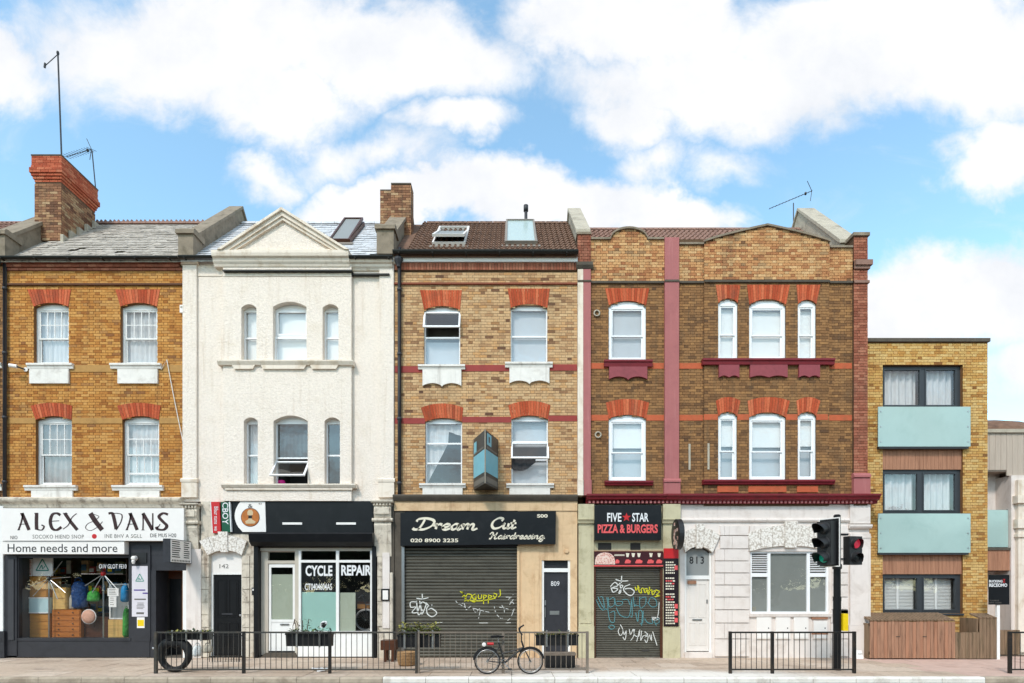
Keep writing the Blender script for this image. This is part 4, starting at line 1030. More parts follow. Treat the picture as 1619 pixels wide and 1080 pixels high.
# ================================================================== buff brick house over the hairdresser
h3 = thing('terraced_house', 'pale buff brick terraced house with brown tiled roof above the shuttered hairdresser', 'house', HB(770))
x0, x1 = X(624.4), X(913)
rf3 = Roof(Z(404), 13.5)
W3 = [Op(671, 728, 490, 578, 6), Op(808, 866, 487, 574, 6), Op(673, 731, 667, 765, 6), Op(809, 867, 663, 765, 6)]
wall(h3, x0, x1, Z(800), Z(405), W3, .010, .30, 'mortar_pale')
brickwork(h3, x0, x1, Z(783), Z(429), W3, 0, 'brick_buff', seed=2)
y = .08
def plain_frame(op, cuts, kind, panes):
    b = MB(); t = .035; frame_bars(b, op.x0, op.x1, op.z0, op.zs, y, y+.07, t)
    b.prism(arc_pts(op.x0, op.x1, op.zs, op.rise, 10)+[(op.x1, op.zs-.001), (op.x0, op.zs-.001)], y+.004, y+.066)
    H = op.zs-op.z0; zc = [op.z0+H*c for c in cuts]
    for z in zc: b.box(op.x0+t, op.x1-t, y+.002, y+.068, z-.022, z+.022)
    w = b.build('window', 'upvc', h3); lv = [op.z0+t]+[z for z in zc]+[op.zs-t]
    for i, (a, c) in enumerate(zip(lv, lv[1:])):
        if i in panes: pane(w, op.x0+t, op.x1-t, a+.02*(i > 0), c-.02*(i < len(zc)), y+.03)
    room(w, op.x0, op.x1, op.z0, op.zs, y+.07, .9, 'room' if kind != 'tied' else 'room_dark', 0)
    inside(w, kind, op.x0+.02, op.x1-.02, op.z0+.02, op.zs-.02, y+.12)
    return w
w = plain_frame(W3[0], [.52], None, (0,)); tilted_sash(w, W3[0].x0-.01, W3[0].x1+.01, W3[0].zs-.04, .55, 24, y-.015); MB().box(W3[0].x0+.02, W3[0].x1-.02, y+.14, y+.144, W3[0].z0+.02, W3[0].z0+.72).build('blind', 'blind_grey', w)
plain_frame(W3[1], [.5], 'blind_grey', (0, 1)); plain_frame(W3[2], [.34, .66], 'tied', (0, 1, 2))
w = plain_frame(W3[3], [.38, .66], None, (0, 2)); o = W3[3]; H = o.zs-o.z0
tilted_sash(w, o.x0-.01, o.x1+.02, o.z0+H*.66-.02, .50, 20, y-.01)
MB().box(o.x0+.02, o.x1-.02, y+.16, y+.164, o.z0+H*.6, o.zs-.02).build('blind', 'blind_grey', w); MB().box(o.x0+.02, o.x1-.02, y+.18, y+.184, o.z0+.02, o.z0+H*.36).build('blind', 'blind_grey', w)
drape('curtain', 'curtain_dark', w, o.x0+.0, o.x0+(o.x1-o.x0)*.66, o.z0+H*.22, o.z0+H*.44, y-.03, .012, 3, 20, gather=lambda t, a, c: a+(c-a)*(.55*max(0, (t-.45)/.55)**1.5+.12*(1-min(1, t*8))))
for k, (pt0, pt1, pyt, rt) in enumerate(((664.5, 731, 459, 0), (803, 870, 456.5, 0), (666, 733, 645, 7), (804, 871, 641, 7))):
    o = W3[k]; brick_arch(h3, o.x0*58+810, o.x1*58+810, (490, 487, 667, 663)[k], 6, pt0, pt1, pyt, rt, 15)
sill(h3, 662, 736, 578, 585, 'sill_white', (669, 730, 611), True); sill(h3, 799, 874, 574, 582, 'sill_white', (806, 869, 607), True)
sill(h3, 664, 737, 765, 772, 'sill_white', (669, 732, 783)); sill(h3, 801, 876, 765, 772, 'sill_white', (806, 870, 783))
for a, c, pa in ((624.5, 668.5, 579), (730.5, 805.5, 577), (869.5, 912.8, 576)): MB().bp(a, c, pa, pa+10, -.013, .012).build('string_course', 'red_band', h3)
for a, c, pa in ((624.5, 672.5, 661), (731.5, 808.5, 659), (867.5, 912.8, 657)): MB().bp(a, c, pa, pa+9, -.010, .012).build('string_course', 'red_band', h3)
cornice(h3, x0, x1, Z(451), Z(447), [(.05, .1), (.05, .7), (.02, 1)], 'brick_red', 'string_course', .01)
b = MB(); n = 62; rng = random.Random(6)
for i in range(n): b.box(x0+(x1-x0)*(i+.08)/n, x0+(x1-x0)*(i+.92)/n, -.05, .05, Z(428), Z(417), rng.random())
b.build('dogtooth_course', 'brick_red', h3, 'stuff', attr=True)
MB().bp(624.4, 913, 416.8, 429, -.034, .3, 0).build('eaves_backing', 'mortar_dark', h3); MB().bp(624.4, 913, 406, 416.6, -.09, .3, 0).build('eaves_board', 'paint_white', h3)
r3 = roof_body(h3, rf3, x0, x1, 'tile_brown'); pantiles(r3, rf3, x0+.35, x1-.02, 'tile_brown'); ridge(r3, rf3, x0+.5, x1-.02, 'tile_brown')
gutter(h3, x0, x1, rf3.ze-.01, EY-.08, .075); shell(h3, x0, x1, Z(420), 'mortar_pale')
party_wall(h3, 599, 625, rf3, .42)
chimney(r3, -3.62, -3.02, 1.55, 2.0, 12.0, 13.98, cap=0); chimney(r3, -4.0, -3.50, 1.80, 2.6, 12.3, 13.95, cap=0)
M('pane_pale', S(186, 204, 200), .2, .04, 2, spec=.5)
skylight(r3, rf3, 690, 740, 365, 391, -7, 'white_board', .5, 'frost_grey'); skylight(r3, rf3, 799, 848, 360, 390, 2, 'lead', .5, 'pane_pale')
MB().tube([(X(832, 2.2), 2.2, rf3.z(2.2)-.1), (X(832, 2.2), 2.2, Z(334, 2.2))], .05, 10).tube([(X(832, 2.2), 2.2, Z(334, 2.2)), (X(832, 2.2), 2.2, Z(325, 2.2))], .075, 10).build('flue', 'iron_pipe', r3, smooth=True)
downpipe(h3, 633, 412, 790, y=-.08, r=.05); hop = MB().lathe([(.05, 0), (.06, .05), (.12, .18), (.12, .24)], (X(632), -.12, Z(426)), 8); hop.build('hopper_head', 'iron_pipe', h3)
# ground floor
cornice(h3, x0-.02, X(913), Z(793), Z(783), [(.10, 0), (.16, .5), (.18, .8), (.14, 1)], 'cement_dark', 'cornice', .3)
MB().bp(624.4, 913, 793, 808, -.06, .3, 0).build('fascia_board', 'cream_fascia', h3)
D3 = Op(857, 902, 886, 1040)
wall(h3, X(819), X(913), 0, Z(808), [D3], -.03, .3, 'cream_fascia', 'shop_wall')
MB().bp(624.4, 640.5, 808, 1040, -.02, .3, 0).build('pier', 'cement_dark', h3); MB().bp(640.5, 819, 808, 865, .0, .3, 0).build('lintel', 'charcoal', h3)
MB().bp(636, 640.5, 864, 1040, -.06, -.021, 0).build('guide_rail', 'steel', h3); MB().bp(818, 822, 864, 1040, -.07, -.031, 0).build('guide_rail', 'cream_fascia', h3)
sh3 = shutter(h3, 640.5, 818, 865, 1039, .02, .0885)
MB().bp(825, 853, 870, 1000, -.045, -.031, 0).build('wall_panel', 'cream_fascia', h3); MB().bp(843, 845, 893, 1040, -.055, -.031, 0).build('conduit', 'cream_fascia', h3)
fr = MB(); fr.bp(857, 860.5, 886, 1038, .0, .1, 0); fr.bp(898.5, 902, 886, 1038, .0, .1, 0); fr.bp(860.5, 898.5, 898.5, 904.5, .0, .1, 0); fr.build('door_frame', 'paint_white', h3)
pane(h3, X(860.5), X(898.5), Z(898.5), Z(886.3), .05, 'glass', 'fanlight'); MB().bp(860.5, 898.5, 886.3, 898.5, .08, .09, 0).build('fanlight_backing', 'charcoal', h3)
d4 = MB().bp(860.7, 898.3, 904.7, 1036, .05, .09, 0).build('door', 'charcoal', h3)
b = MB(); frame_bars(b, X(864), X(895), Z(1030), Z(909), .044, .052, .012); b.build('door_panel', 'charcoal', d4)
text('809', d4, 871.5, 885, 919, 926.5, .046, 'ink_white', 'door_number'); MB().bp(870, 885, 966, 972, .040, .05, 0).build('letter_plate', 'steel', d4)
MB().tube([(X(862.6), .02, Z(960)), (X(862.6), .02, Z(976))], .016).build('handle', 'steel', d4); MB().bp(861.6, 863.8, 949, 957, .035, .05, 0).build('lock', 'steel', d4)
MB().box(D3.x0, D3.x1, -.05, .3, 0, .055).build('door_step', 'cement_dark', h3); MB().lathe([(.06, 0), (.06, -.03), (.045, -.045)], (X(896), -.03, Z(872)), 14, 'y').build('bell', 'cream_fascia', h3)
room(h3, D3.x0, D3.x1, 0, Z(886), .1, .5, 'room_dark', 0)

# graffiti on the shutters: flat spray-paint ribbons on the slat crests
M('spray_white', S(226, 226, 220), .7, .12, 14); M('spray_yellow', S(214, 208, 40), .7, .12, 14); M('spray_teal', S(92, 150, 156), .7, .15, 14)
def graffiti(sh, y, mat, w, strokes, broken=0., name='graffiti'):
    b = MB()
    for st in strokes:
        pts = [(X(p[0], y), Z(p[1], y)) for p in st]
        stroke(b, pts, w, w*.7, y)
    if broken:
        keep = [i for i in range(len(b.f)) if random.random() > broken]; q = MB()
        for i in keep: q.face([b.v[k] for k in b.f[i]])
        b = q
    return b.build(name, mat, sh)
gy = .0165
graffiti(sh3, gy, 'spray_white', .030, [[(659, 946), (668, 947), (678, 945)], [(668, 939), (668.5, 948)], [(660, 952), (650, 952), (650, 960), (658, 960), (652, 968), (660, 968), (664, 958)],
    [(664, 950), (667, 966), (668, 971), (672, 962), (674, 955), (668, 952), (664, 958)], [(684, 957), (676, 960), (676, 970), (684, 975), (691, 969), (683, 962), (678, 964)], [(659, 950), (662, 972), (669, 964)], [(674, 953), (679, 958), (684, 956)]])
graffiti(sh3, gy, 'spray_yellow', .028, [[(728, 935), (734, 940), (731, 944)], [(731, 936), (737, 945), (735, 951)], [(739, 939), (746, 941), (742, 950), (736, 947), (739, 940)], [(752, 939), (747, 943), (751, 948), (753, 941), (752, 951), (746, 951)],
    [(757, 940), (757, 946), (761, 946), (762, 940)], [(765, 940), (765, 955)], [(765, 941), (770, 942), (766, 946)], [(773, 940), (772.5, 954)], [(773, 941), (778, 943), (774, 946)], [(781, 938), (786, 940), (783, 945), (780, 941)], [(791, 932), (791.5, 941), (788, 944)], [(738, 949), (760, 950), (784, 946)]])
graffiti(sh3, gy, 'spray_white', .017, [[(721, 950), (727, 956), (734, 954), (738, 964), (746, 958), (752, 968), (760, 962), (757, 978)], [(724, 954), (736, 960), (750, 962), (764, 966), (774, 968)], [(781, 955), (785, 970), (794, 978), (798, 966), (794, 955), (804, 948), (812, 940)],
    [(800, 955), (810, 952), (814, 960), (808, 976), (802, 982)], [(752, 972), (754, 980)], [(800, 944), (812, 946), (806, 956)], [(790, 960), (800, 962), (812, 966)]], .42)
graffiti(sh3, gy, 'spray_white', .016, [[(690, 984.6), (700, 984)], [(800, 985), (808, 984.5)], [(758, 985), (772, 985)]])

# ================================================================== brown brick house over the pizza shop and the white ground-floor flat
h4 = thing('terraced_house', 'brown brick terraced house with curved parapets and rose pilasters above the pizza shop', 'house', HB(1140))
x0, x1 = X(913.3), X(1349); BY = -.05
rf4 = Roof(Z(408), 13.3, .3)
WL = [Op(963, 1022, 483, 571, 7), Op(963, 1022, 662, 761, 6)]
WB = [Op(1136, 1167, 479, 570, 7, BY), Op(1185, 1243, 482, 570, 9, BY), Op(1262, 1291, 481, 570, 7, BY), Op(1136, 1166, 658, 760, 7, BY), Op(1185, 1243, 660, 760, 8, BY), Op(1262, 1291, 658, 759, 7, BY)]
xl, xr = X(1113), X(1310)
wall(h4, X(936), xl-.001, Z(800), Z(378), WL, .010, .30, 'mortar_dark'); wall(h4, xl, xr, Z(800), Z(386), WB, BY+.010, .30, 'mortar_dark', 'bay_wall'); MB().box(xr+.001, x1, .010, .3, Z(800), Z(393)).build('wall', 'mortar_dark', h4)
brickwork(h4, X(934), X(1050.5), Z(785), Z(447), WL, 0, 'brick_brown', seed=3, single=150)
brickwork(h4, X(1073), xl-.002, Z(785), Z(447), [], 0, 'brick_brown', seed=13, single=0); brickwork(h4, xl, xr, Z(785), Z(446), WB, BY, 'brick_brown', seed=4, single=150)
brickwork(h4, xr+.002, X(1348), Z(785), Z(447), [], 0, 'brick_brown', seed=14, single=0)
# parapets: a low hump on the left, a long segmental gable over the bay
def hump(px):
    t = (px-994.5)/29.0
    return Z(380)+(17/58)*max(0., (1-t*t))**.5 if abs(t) < 1 else Z(380)
def gable(px):
    t = abs(px-1212)/99.; return Z(386)+(26/58)*(1-min(1, t))**.82
def span_under(f, a, c):
    def lim(zm):
        xs = [p for p in [a+(c-a)*i/160 for i in range(161)] if f(p) >= zm]
        return [(X(min(xs)), X(max(xs)))] if xs else []
    return lim
brickwork(h4, X(934), X(1050.5), Z(445), Z(380)+.30, [], -.012, 'brick_tawny', limit=lambda zm: ([(X(934), X(1050.5))] if zm < Z(380) else span_under(hump, 964, 1025)(zm)), seed=5, single=0)
brickwork(h4, X(1073), xl-.002, Z(445), Z(388), [], -.012, 'brick_tawny', seed=6, single=0)
brickwork(h4, xl, xr, Z(444), Z(386)+.46, [], BY-.012, 'brick_tawny', limit=lambda zm: ([(xl, xr)] if zm < Z(386) else span_under(gable, 1113, 1310)(zm)), seed=7, single=0)
brickwork(h4, xr+.002, X(1348), Z(445), Z(393), [], -.012, 'brick_tawny', seed=8, single=0)
def curve_coping(f, a, c, y0, n, t=.055):
    b = MB()
    ps = [a+(c-a)*i/n for i in range(n+1)]
    b.prism([(X(p), f(p)+.002) for p in ps]+[(X(p), f(p)+t) for p in ps[::-1]], y0-.05, .28); b.build('coping', 'grey_stone', h4)
    q = MB(); lo = min(f(p) for p in ps)-.02; q.prism([(X(a), lo), (X(c), lo)]+[(X(p), f(p)) for p in ps[::-1]], y0+.015, .27); q.build('parapet_core', 'mortar_dark', h4)
curve_coping(hump, 935, 1049.5, -.012, 60); curve_coping(lambda p: Z(388), 1074, 1112.5, -.012, 1); curve_coping(gable, 1112.5, 1310.5, BY-.012, 40); curve_coping(lambda p: Z(393), 1311.5, 1347.5, -.012, 1)
for a, c, yy in ((935, 1050, 0), (1073.5, 1112.5, 0), (1113.2, 1310, BY), (1311, 1347.5, 0)): cornice(h4, X(a), X(c), Z(449), Z(444.5), [(.045-yy, .1), (.05-yy, .7), (.02-yy, 1)], 'cement_dark', 'string_course', yy+.012 if yy == 0 else .0)
# windows
for o, k in ((WL[0], 'blind_grey'), (WL[1], 'blind_half')): sash_window(h4, o, 'upvc', 'sash', k, .045, .075, .46)
for o, k in zip(WB, ('blind', 'blind', 'blind', 'blind_half', 'blind_half', 'blind_half')): sash_window(h4, o, 'upvc', 'sash', k, .0, .06 if o.x1-o.x0 < .8 else .075, .46)
def arch4(o, t0, t1, pyt, rt, n, py):
    y = -.012 if o in WL else BY-.012
    k = 58 if o in WL else F/(D+BY); brick_arch(h4, o.x0*58+810, o.x1*58+810, (Z(0)-o.zs)*58, o.rise*58, t0, t1, pyt, rt, n, y)
arch4(WL[0], 957, 1027, 456, 0, 15, 0); arch4(WL[1], 958, 1027, 637, 6, 15, 0)
for i, (t0, t1) in enumerate(((1131, 1170), (1180, 1248), (1258, 1296))): arch4(WB[i], t0, t1, 452, 0, (9, 15, 9)[i], 0)
for i, (t0, t1) in enumerate(((1131, 1170), (1181, 1248), (1258, 1296))): arch4(WB[3+i], t0, t1, (635, 635, 635)[i], 6, (9, 15, 9)[i], 0)
sill(h4, 955, 1031, 571, 581, 'maroon', (963, 1023, 601), True, -.12); sill(h4, 956, 1032, 761, 768, 'maroon', None, False, -.12)
s4 = sill(h4, 1109, 1316, 570, 579, 'maroon', None, False, BY-.12)
for a, c in ((1136, 1168), (1185, 1244), (1262, 1295)):
    n = 20; l, r, zb, ze = X(a, BY), X(c, BY), Z(599), Z(579)-.002
    MB().prism([(l, ze)]+[(l+(r-l)*i/n, zb+.05*abs(math.sin(2*math.pi*i/n))) for i in range(n+1)]+[(r, ze)], BY-.07, BY-.001).build('apron', 'rose_dark', s4)
s5 = sill(h4, 1110, 1316, 760, 767, 'maroon', None, False, BY-.12)
for a, c in ((1135, 1168), (1184, 1244), (1261, 1294)): MB().bp(a, c, 768, 778, BY-.03, BY+.005).build('apron', 'orange_band', s5)
for a, c, yy in ((934.5, 962.5, 0), (1022.5, 1050, 0), (1073.5, 1112, 0), (1311, 1347.5, 0)):
    for pa in (574, 656): MB().bp(a, c, pa, pa+9, -.010, .012).build('string_course', 'orange_band', h4)
for a, c in ((1113.5, 1135.5), (1166.5, 1184.5), (1243.5, 1261.5), (1291.5, 1309.5)): MB().bp(a, c, 655, 664, BY-.010, BY+.012).build('string_course', 'orange_band', h4)
# pilasters and end pier
for a, c, m in ((913.4, 922, 'cream_smooth'), (922.2, 934, 'rose_paint')):
    p = MB().bp(a, c, 428, 760, -.08, .3, 0).build('pilaster', m, h4); MB().bp(a-.4 if a < 915 else a, c+1, 760, 784, -.11, .3, 0).build('pilaster_base', m, p)
    MB().bp(a, c+.6, 445.5, 448, -.10, -.079, 0).build('moulding', 'cement_dark', p)
brickwork(h4, X(913.4), X(934), Z(416), Z(373), [], -.06, 'brick_red', seed=9, single=0); MB().bp(913.4, 934, 373, 428, -.045, .3, 0).build('pier', 'mortar_dark', h4)
MB().prism_x([(.3, Z(427.5)), (-.09, Z(427.5)), (-.14, Z(423)), (-.14, Z(418)), (.3, Z(416))], X(911), X(937)).build('capital', 'cement_dark', h4); MB().bp(912, 935, 369.5, 373, -.09, .3, 0).build('pier_cap', 'grey_stone', h4)
p = MB().bp(1050.6, 1072.9, 378, 758, -.08, .3, 0).build('pilaster', 'rose_paint', h4); MB().bp(1049, 1074.5, 764, 783, -.115, .3, 0).build('pilaster_base', 'rose_paint', p); MB().prism_x([(.0, Z(764)), (-.14, Z(763.5)), (-.14, Z(761)), (-.08, Z(757.5)), (0, Z(757.5))], X(1048.5), X(1075)).build('moulding', 'rose_paint', p); MB().bp(1050.2, 1073.3, 445, 448, -.10, -.079, 0).build('moulding', 'cement_dark', p)
brickwork(h4, X(1348.3), X(1370), Z(755), Z(376), [], -.07, 'brick_red', seed=10, single=0, flemish=True)
b = MB().bp(1348.3, 1370, 376, 800, -.058, .3, 0); b.build('end_pier', 'mortar_dark', h4)
for pa, pb, e in ((415, 423, .09), (423.2, 428, .045), (446, 450, .035)): MB().bp(1348.3-e*58*.4, 1370+e*58, pa, pb, -.07-e, .3, 0).build('pier_moulding', 'brick_red', h4) if False else MB().bp(1348.3, 1370+e*58, pa, pb, -.07-e, .3, 0).build('pier_moulding', 'tile_red', h4)
MB().bp(1346, 1372, 371, 376, -.12, .3, 0).build('pier_cap', 'grey_stone', h4)
MB().bp(1347, 1373, 757, 784, -.11, .3, 0).build('pier_base', 'rose_paint', h4); MB().prism_x([(.0, Z(757)), (-.14, Z(756)), (-.14, Z(753)), (-.08, Z(749)), (0, Z(749))], X(1346.5), X(1373)).build('moulding', 'rose_paint', h4)
# roof behind the parapet
r4 = roof_body(h4, rf4, X(934), X(1345), 'tile_red'); pantiles(r4, rf4, X(934), X(1345), 'tile_red', seed=12); ridge(r4, rf4, X(934), X(1340), 'tile_red')
shell(h4, x0, X(1370), Z(420), 'mortar_dark'); party_wall(h4, 914, 935, rf3, .42, 'pale_stone', 'pale_stone', False, .32)
party_wall(h4, 1338, 1367, rf4, .62, 'pale_stone', 'pale_stone', False, .32)
b = MB()
for a in (1089, 1118): b.bp(a, a+3, 702, 743, -.02 if a < 1113 else BY-.02, .005, 0)
b.build('pattress_strip', 'pale_stone', h4)
for q, (a, pa) in enumerate(((944, 496), (946, 688))):
    v = MB().torus((X(a), -.03, Z(pa)), .075, .022, (0, 1, 0), 16, 6); v.build('vent_ring', 'pale_stone', h4, smooth=True)
# maroon cornice with dentils
cornice(h4, X(927), X(1051), Z(797), Z(783), [(.08, 0), (.09, .25), (.2, .45), (.22, .7), (.26, .8), (.26, 1)], 'maroon', 'cornice', .2); cornice(h4, X(1051)+.003, X(1384), Z(797), Z(783), [(.10, 0), (.11, .25), (.22, .45), (.24, .7), (.28, .8), (.28, 1)], 'maroon', 'cornice', .2)
b = MB(); n = 70
for i in range(n): b.bp(930+i*6.4, 933.2+i*6.4, 793, 796.8, -.145, -.085, 0)
b.build('dentils', 'rose_paint', h4, 'stuff')
# pizza shop
for a, c in ((915, 939), (1048, 1074.5)):
    p = MB().bp(a, c, 828, 1040, -.05, .3, 0).build('pilaster', 'sage_paint', h4); MB().bp(a-1, c, 798, 822, -.13, .3, 0).build('pilaster_head', 'sage_paint', p)
    MB().prism_x([(.0, Z(828)), (-.10, Z(828)), (-.12, Z(825)), (-.16, Z(822.3)), (0, Z(822.3))], X(a)-.03, X(c)+.02).build('moulding', 'sage_paint', p)
    MB().bp(a+2, c-4 if a < 1000 else c-2, 842, 985, -.068, -.051, 0).build('pilaster_panel', 'sage_paint', p); MB().bp(a-.5, c+.3, 990, 1040, -.085, -.051, 0).build('pilaster_base', 'sage_paint', p)
MB().bp(939, 1048, 798, 895, .0, .3, 0).build('fascia_board', 'sage_paint', h4)
for a, c in ((946, 967), (997, 1013)): MB().bp(a, c, 858.5, 869.5, -.008, .02, 0).build('vent', 'room_dark', h4)
MB().bp(939, 942, 895, 1040, -.04, .3, 0).build('guide_rail', 'wood_dark', h4); MB().bp(1044, 1048, 895, 1040, -.04, .3, 0).build('guide_rail', 'wood_dark', h4)
sh4 = shutter(h4, 942, 1044, 895, 1040, .02, .0625, 'shutter_slat2'); MB().bp(1015.5, 1027, 1027, 1030, .012, .02, 0).build('lock_slot', 'room_dark', sh4)
gy = .0165; T = lambda pts: [(930+p[0]/6.353, 890+p[1]/6.353) for p in pts]
graffiti(sh4, gy, 'spray_white', .030, [T(s) for s in ([(278, 165), (330, 182), (405, 180)], [(340, 130), (335, 200)], [(225, 240), (270, 195), (300, 230), (240, 250), (300, 262), (255, 295), (232, 250)], [(320, 200), (330, 290), (310, 305), (330, 260), (350, 230), (300, 215)],
    [(425, 215), (370, 240), (360, 275), (400, 318), (440, 325), (465, 290), (430, 258), (370, 262)])])
graffiti(sh4, gy, 'spray_yellow', .030, [T(s) for s in ([(475, 240), (485, 275), (505, 240), (498, 228)], [(512, 240), (515, 290), (540, 300), (535, 265), (555, 250)], [(560, 255), (575, 300), (595, 260), (570, 262)], [(620, 240), (612, 315), (600, 280), (640, 275)], [(640, 265), (650, 320), (680, 280), (645, 290)], [(680, 270), (720, 290), (690, 320), (722, 330), (670, 340)])])
graffiti(sh4, gy, 'spray_teal', .020, [T(s) for s in ([(82, 370), (130, 460), (165, 465), (150, 350), (120, 345)], [(100, 340), (150, 440), (200, 460), (190, 345)], [(205, 345), (215, 440), (265, 420), (260, 350), (215, 370)], [(270, 355), (285, 425), (340, 420), (345, 390), (290, 385)], [(200, 460), (215, 560), (235, 595), (265, 590), (268, 490), (225, 500)],
    [(205, 640), (240, 625), (270, 645), (235, 668), (205, 640)], [(285, 450), (320, 520), (380, 545), (420, 520), (440, 345)], [(345, 370), (400, 370), (420, 420)], [(440, 345), (445, 530), (430, 535)], [(455, 340), (470, 440), (490, 345), (480, 420), (520, 430)], [(520, 340), (525, 450), (575, 420), (580, 345), (520, 360)], [(480, 500), (500, 590), (515, 480), (545, 500), (540, 630)], [(555, 480), (550, 600), (520, 610)],
    [(600, 395), (640, 440), (690, 430), (680, 370), (630, 350), (610, 400)], [(570, 560), (600, 600), (650, 605), (640, 560)], [(680, 610), (715, 600), (705, 560), (670, 590), (690, 630)])])
graffiti(sh4, gy, 'spray_white', .022, [T(s) for s in ([(318, 650), (305, 690), (325, 730), (350, 700), (345, 655), (325, 620)], [(350, 665), (365, 720), (385, 680), (375, 770), (350, 745)], [(415, 665), (430, 720), (455, 665), (460, 730), (430, 780)], [(470, 665), (465, 720), (510, 740), (520, 670), (490, 790)], [(540, 680), (530, 780), (555, 735), (600, 720), (570, 690)], [(575, 745), (605, 735), (590, 800), (570, 770)], [(615, 720), (640, 780), (635, 720)], [(650, 690), (695, 830)], [(715, 395), (700, 540), (645, 560), (680, 575), (720, 560)], [(640, 545), (715, 550)])])
for p_ in sh4.children:
    pass
# white ground-floor flat, rusticated
DW = Op(1083, 1126, 874, 1040, 10); GW = Op(1187, 1311, 872, 970, 0)
wall(h4, X(1075), X(1375), 0, Z(798), [DW, GW], .0, .3, 'paint_wall', 'ground_floor_wall')
cornice(h4, X(1075.3), X(1342), Z(825), Z(820), [(.05, 0), (.07, .5), (.05, 1)], 'paint_wall', 'string_course', .01)
rows = [(831, 847), (847, 868), (868, 887), (887, 906), (906, 925), (925, 944), (944, 964), (964, 985), (985, 1010), (1010, 1038)]
def block(a, c, t, b_):
    if c-a > 2: MB().bp(a+.2, c-.2, t+.75, b_-.75, -.05, .002, 0).build('stone_block', 'paint_wall', h4)
for k, (t, b_) in enumerate(rows):
    j = 1157 if k % 2 else 1145
    a0 = 1138 if t < 868 else 1130; a1 = 1183 if t < 872 else 1184
    for a, c in ((a0, j), (j, a1)): block(a, c, t, b_)
    if t > 840 and t < 970: block(1315, 1340, t, b_)
    if t >= 964: block(1313, 1340, t, b_)
    if t == 831: block(1185, 1240, t, b_); block(1240, 1340, t, b_)
stone_arch(h4, 1083, 1126, 874, 10, 1072+3, 1138, 847, 13, 5, -.07); stone_arch(h4, 1184, 1313, 872, 9, 1182, 1317, 843, 13, 7, -.07)
MB().prism(arc_pts(X(1185), X(1312), Z(872), 9/58)+[(X(1312), Z(872)), (X(1185), Z(872))], -.012, .02).build('window_head', 'paint_wall', h4)
MB().prism(arc_pts(DW.x0+.05, DW.x1-.05, DW.zs-.02, DW.rise-.02)+[(DW.x1-.05, Z(910)), (DW.x0+.05, Z(910))], .10, .12).build('fanlight', 'frost_grey', h4)
text('813', h4, 1090.5, 1113.5, 880, 891.5, .094, 'ink_black', 'door_number', bold=.012, spacing=1.25)
f = MB(); f.bp(1083, 1086.5, 874, 1036, .05, .14, 0); f.bp(1123, 1126, 874, 1036, .05, .14, 0); f.bp(1086.5, 1123, 910, 916, .05, .14, 0); f.build('door_frame', 'paint_white', h4)
M('door_white', S(230, 222, 214, .92), .5, .04, 5)
d5 = panel_door(h4, 1086.7, 1122.8, 916.2, 1030, .09, 'door_white'); MB().bp(1096.5, 1112, 979, 981.5, .07, .09, 0).build('letter_plate', 'steel', d5); MB().bp(1119, 1120.8, 948, 954, .07, .09, 0).build('lock', 'steel', d5)
MB().bp(1089, 1102, 918, 923, .03, .09, 0).build('door_closer', 'cedar', d5); MB().box(DW.x0, DW.x1, -.04, .3, 0, .15).build('door_step', 'paint_wall', h4)
M('frost_film', S(150, 152, 146), .5, .1, 1.2)
f = MB(); frame_bars(f, GW.x0, GW.x1, GW.z0, GW.zs, .03, .12, .05)
for a in (1215, 1277.5): f.bp(a, a+4.5, 875, 967, .032, .118, 0)
f.bp(1190, 1215, 906, 912, .033, .116, 0); f.bp(1282, 1308, 906, 912, .033, .116, 0)
wf = f.build('window', 'upvc', h4)
for a, c, t, b_ in ((1190, 1215, 912, 967), (1219.5, 1277.5, 875, 967), (1282, 1308, 912, 967)): pane(wf, X(a), X(c), Z(b_), Z(t), .07); MB().box(X(a), X(c), .09, .094, Z(b_), Z(t)).build('frosting', 'frost_film', wf)
for a, c in ((1190, 1215), (1282, 1308)):
    MB().box(X(a), X(c), .10, .105, Z(906), Z(875)).build('louvre_backing', 'room_dark', wf)
    for k in range(8): MB().obox((X((a+c)/2), .075, Z(878.5+k*3.5)), ((X(c)-X(a))/2, 0, 0), (0, .022, -.012), (0, .003, .006)).build('louvre_slat', 'upvc', wf)
room(wf, GW.x0, GW.x1, GW.z0, GW.zs, .12, 1.0, 'frost_grey', 0)
MB().prism_x([(.1, Z(975)), (-.06, Z(975)), (-.07, Z(970.5)), (.1, Z(969.5))], X(1184), X(1314)).build('sill', 'paint_wall', h4)
for k, a in enumerate((1196, 1226, 1254.5, 1285)):
    mb_ = MB().bp(a, a+23, 975.5 if k < 3 else 981, 1010, -.045, .0, 0).build('meter_cupboard', 'white_board' if k < 3 else 'paint_wall', h4); MB().bp(a+1.3, a+21.7, 977 if k < 3 else 982, 1008.5, -.053, -.046, 0).build('meter_door', 'white_board', mb_)
    MB().bp(a+17.5, a+19, 992, 994, -.058, -.054, 0).build('lock', 'iron_pipe', mb_)
MB().bp(1283, 1308, 976, 979, -.05, 0, 0).build('rusty_strip', 'cedar', h4); MB().bp(1282, 1308, 1000.5, 1003, -.062, -.05, 0).build('rusty_strip', 'cedar', h4)
p = MB().bp(1343, 1375, 844, 988, -.06, .0, 0).build('pilaster', 'paint_wall', h4); MB().bp(1341, 1375.5, 988.3, 1040, -.085, 0, 0).build('pilaster_base', 'paint_wall', p); MB().prism_x([(.0, Z(836)), (-.08, Z(836)), (-.12, Z(833)), (-.12, Z(830)), (0, Z(829))], X(1341), X(1376)).build('moulding', 'paint_wall', p); MB().bp(1343, 1375, 798, 828, -.05, 0, 0).build('pilaster_head', 'paint_wall', p); MB().bp(1342, 1375.3, 848.5, 851, -.075, 0, 0).build('moulding', 'paint_wall', p)
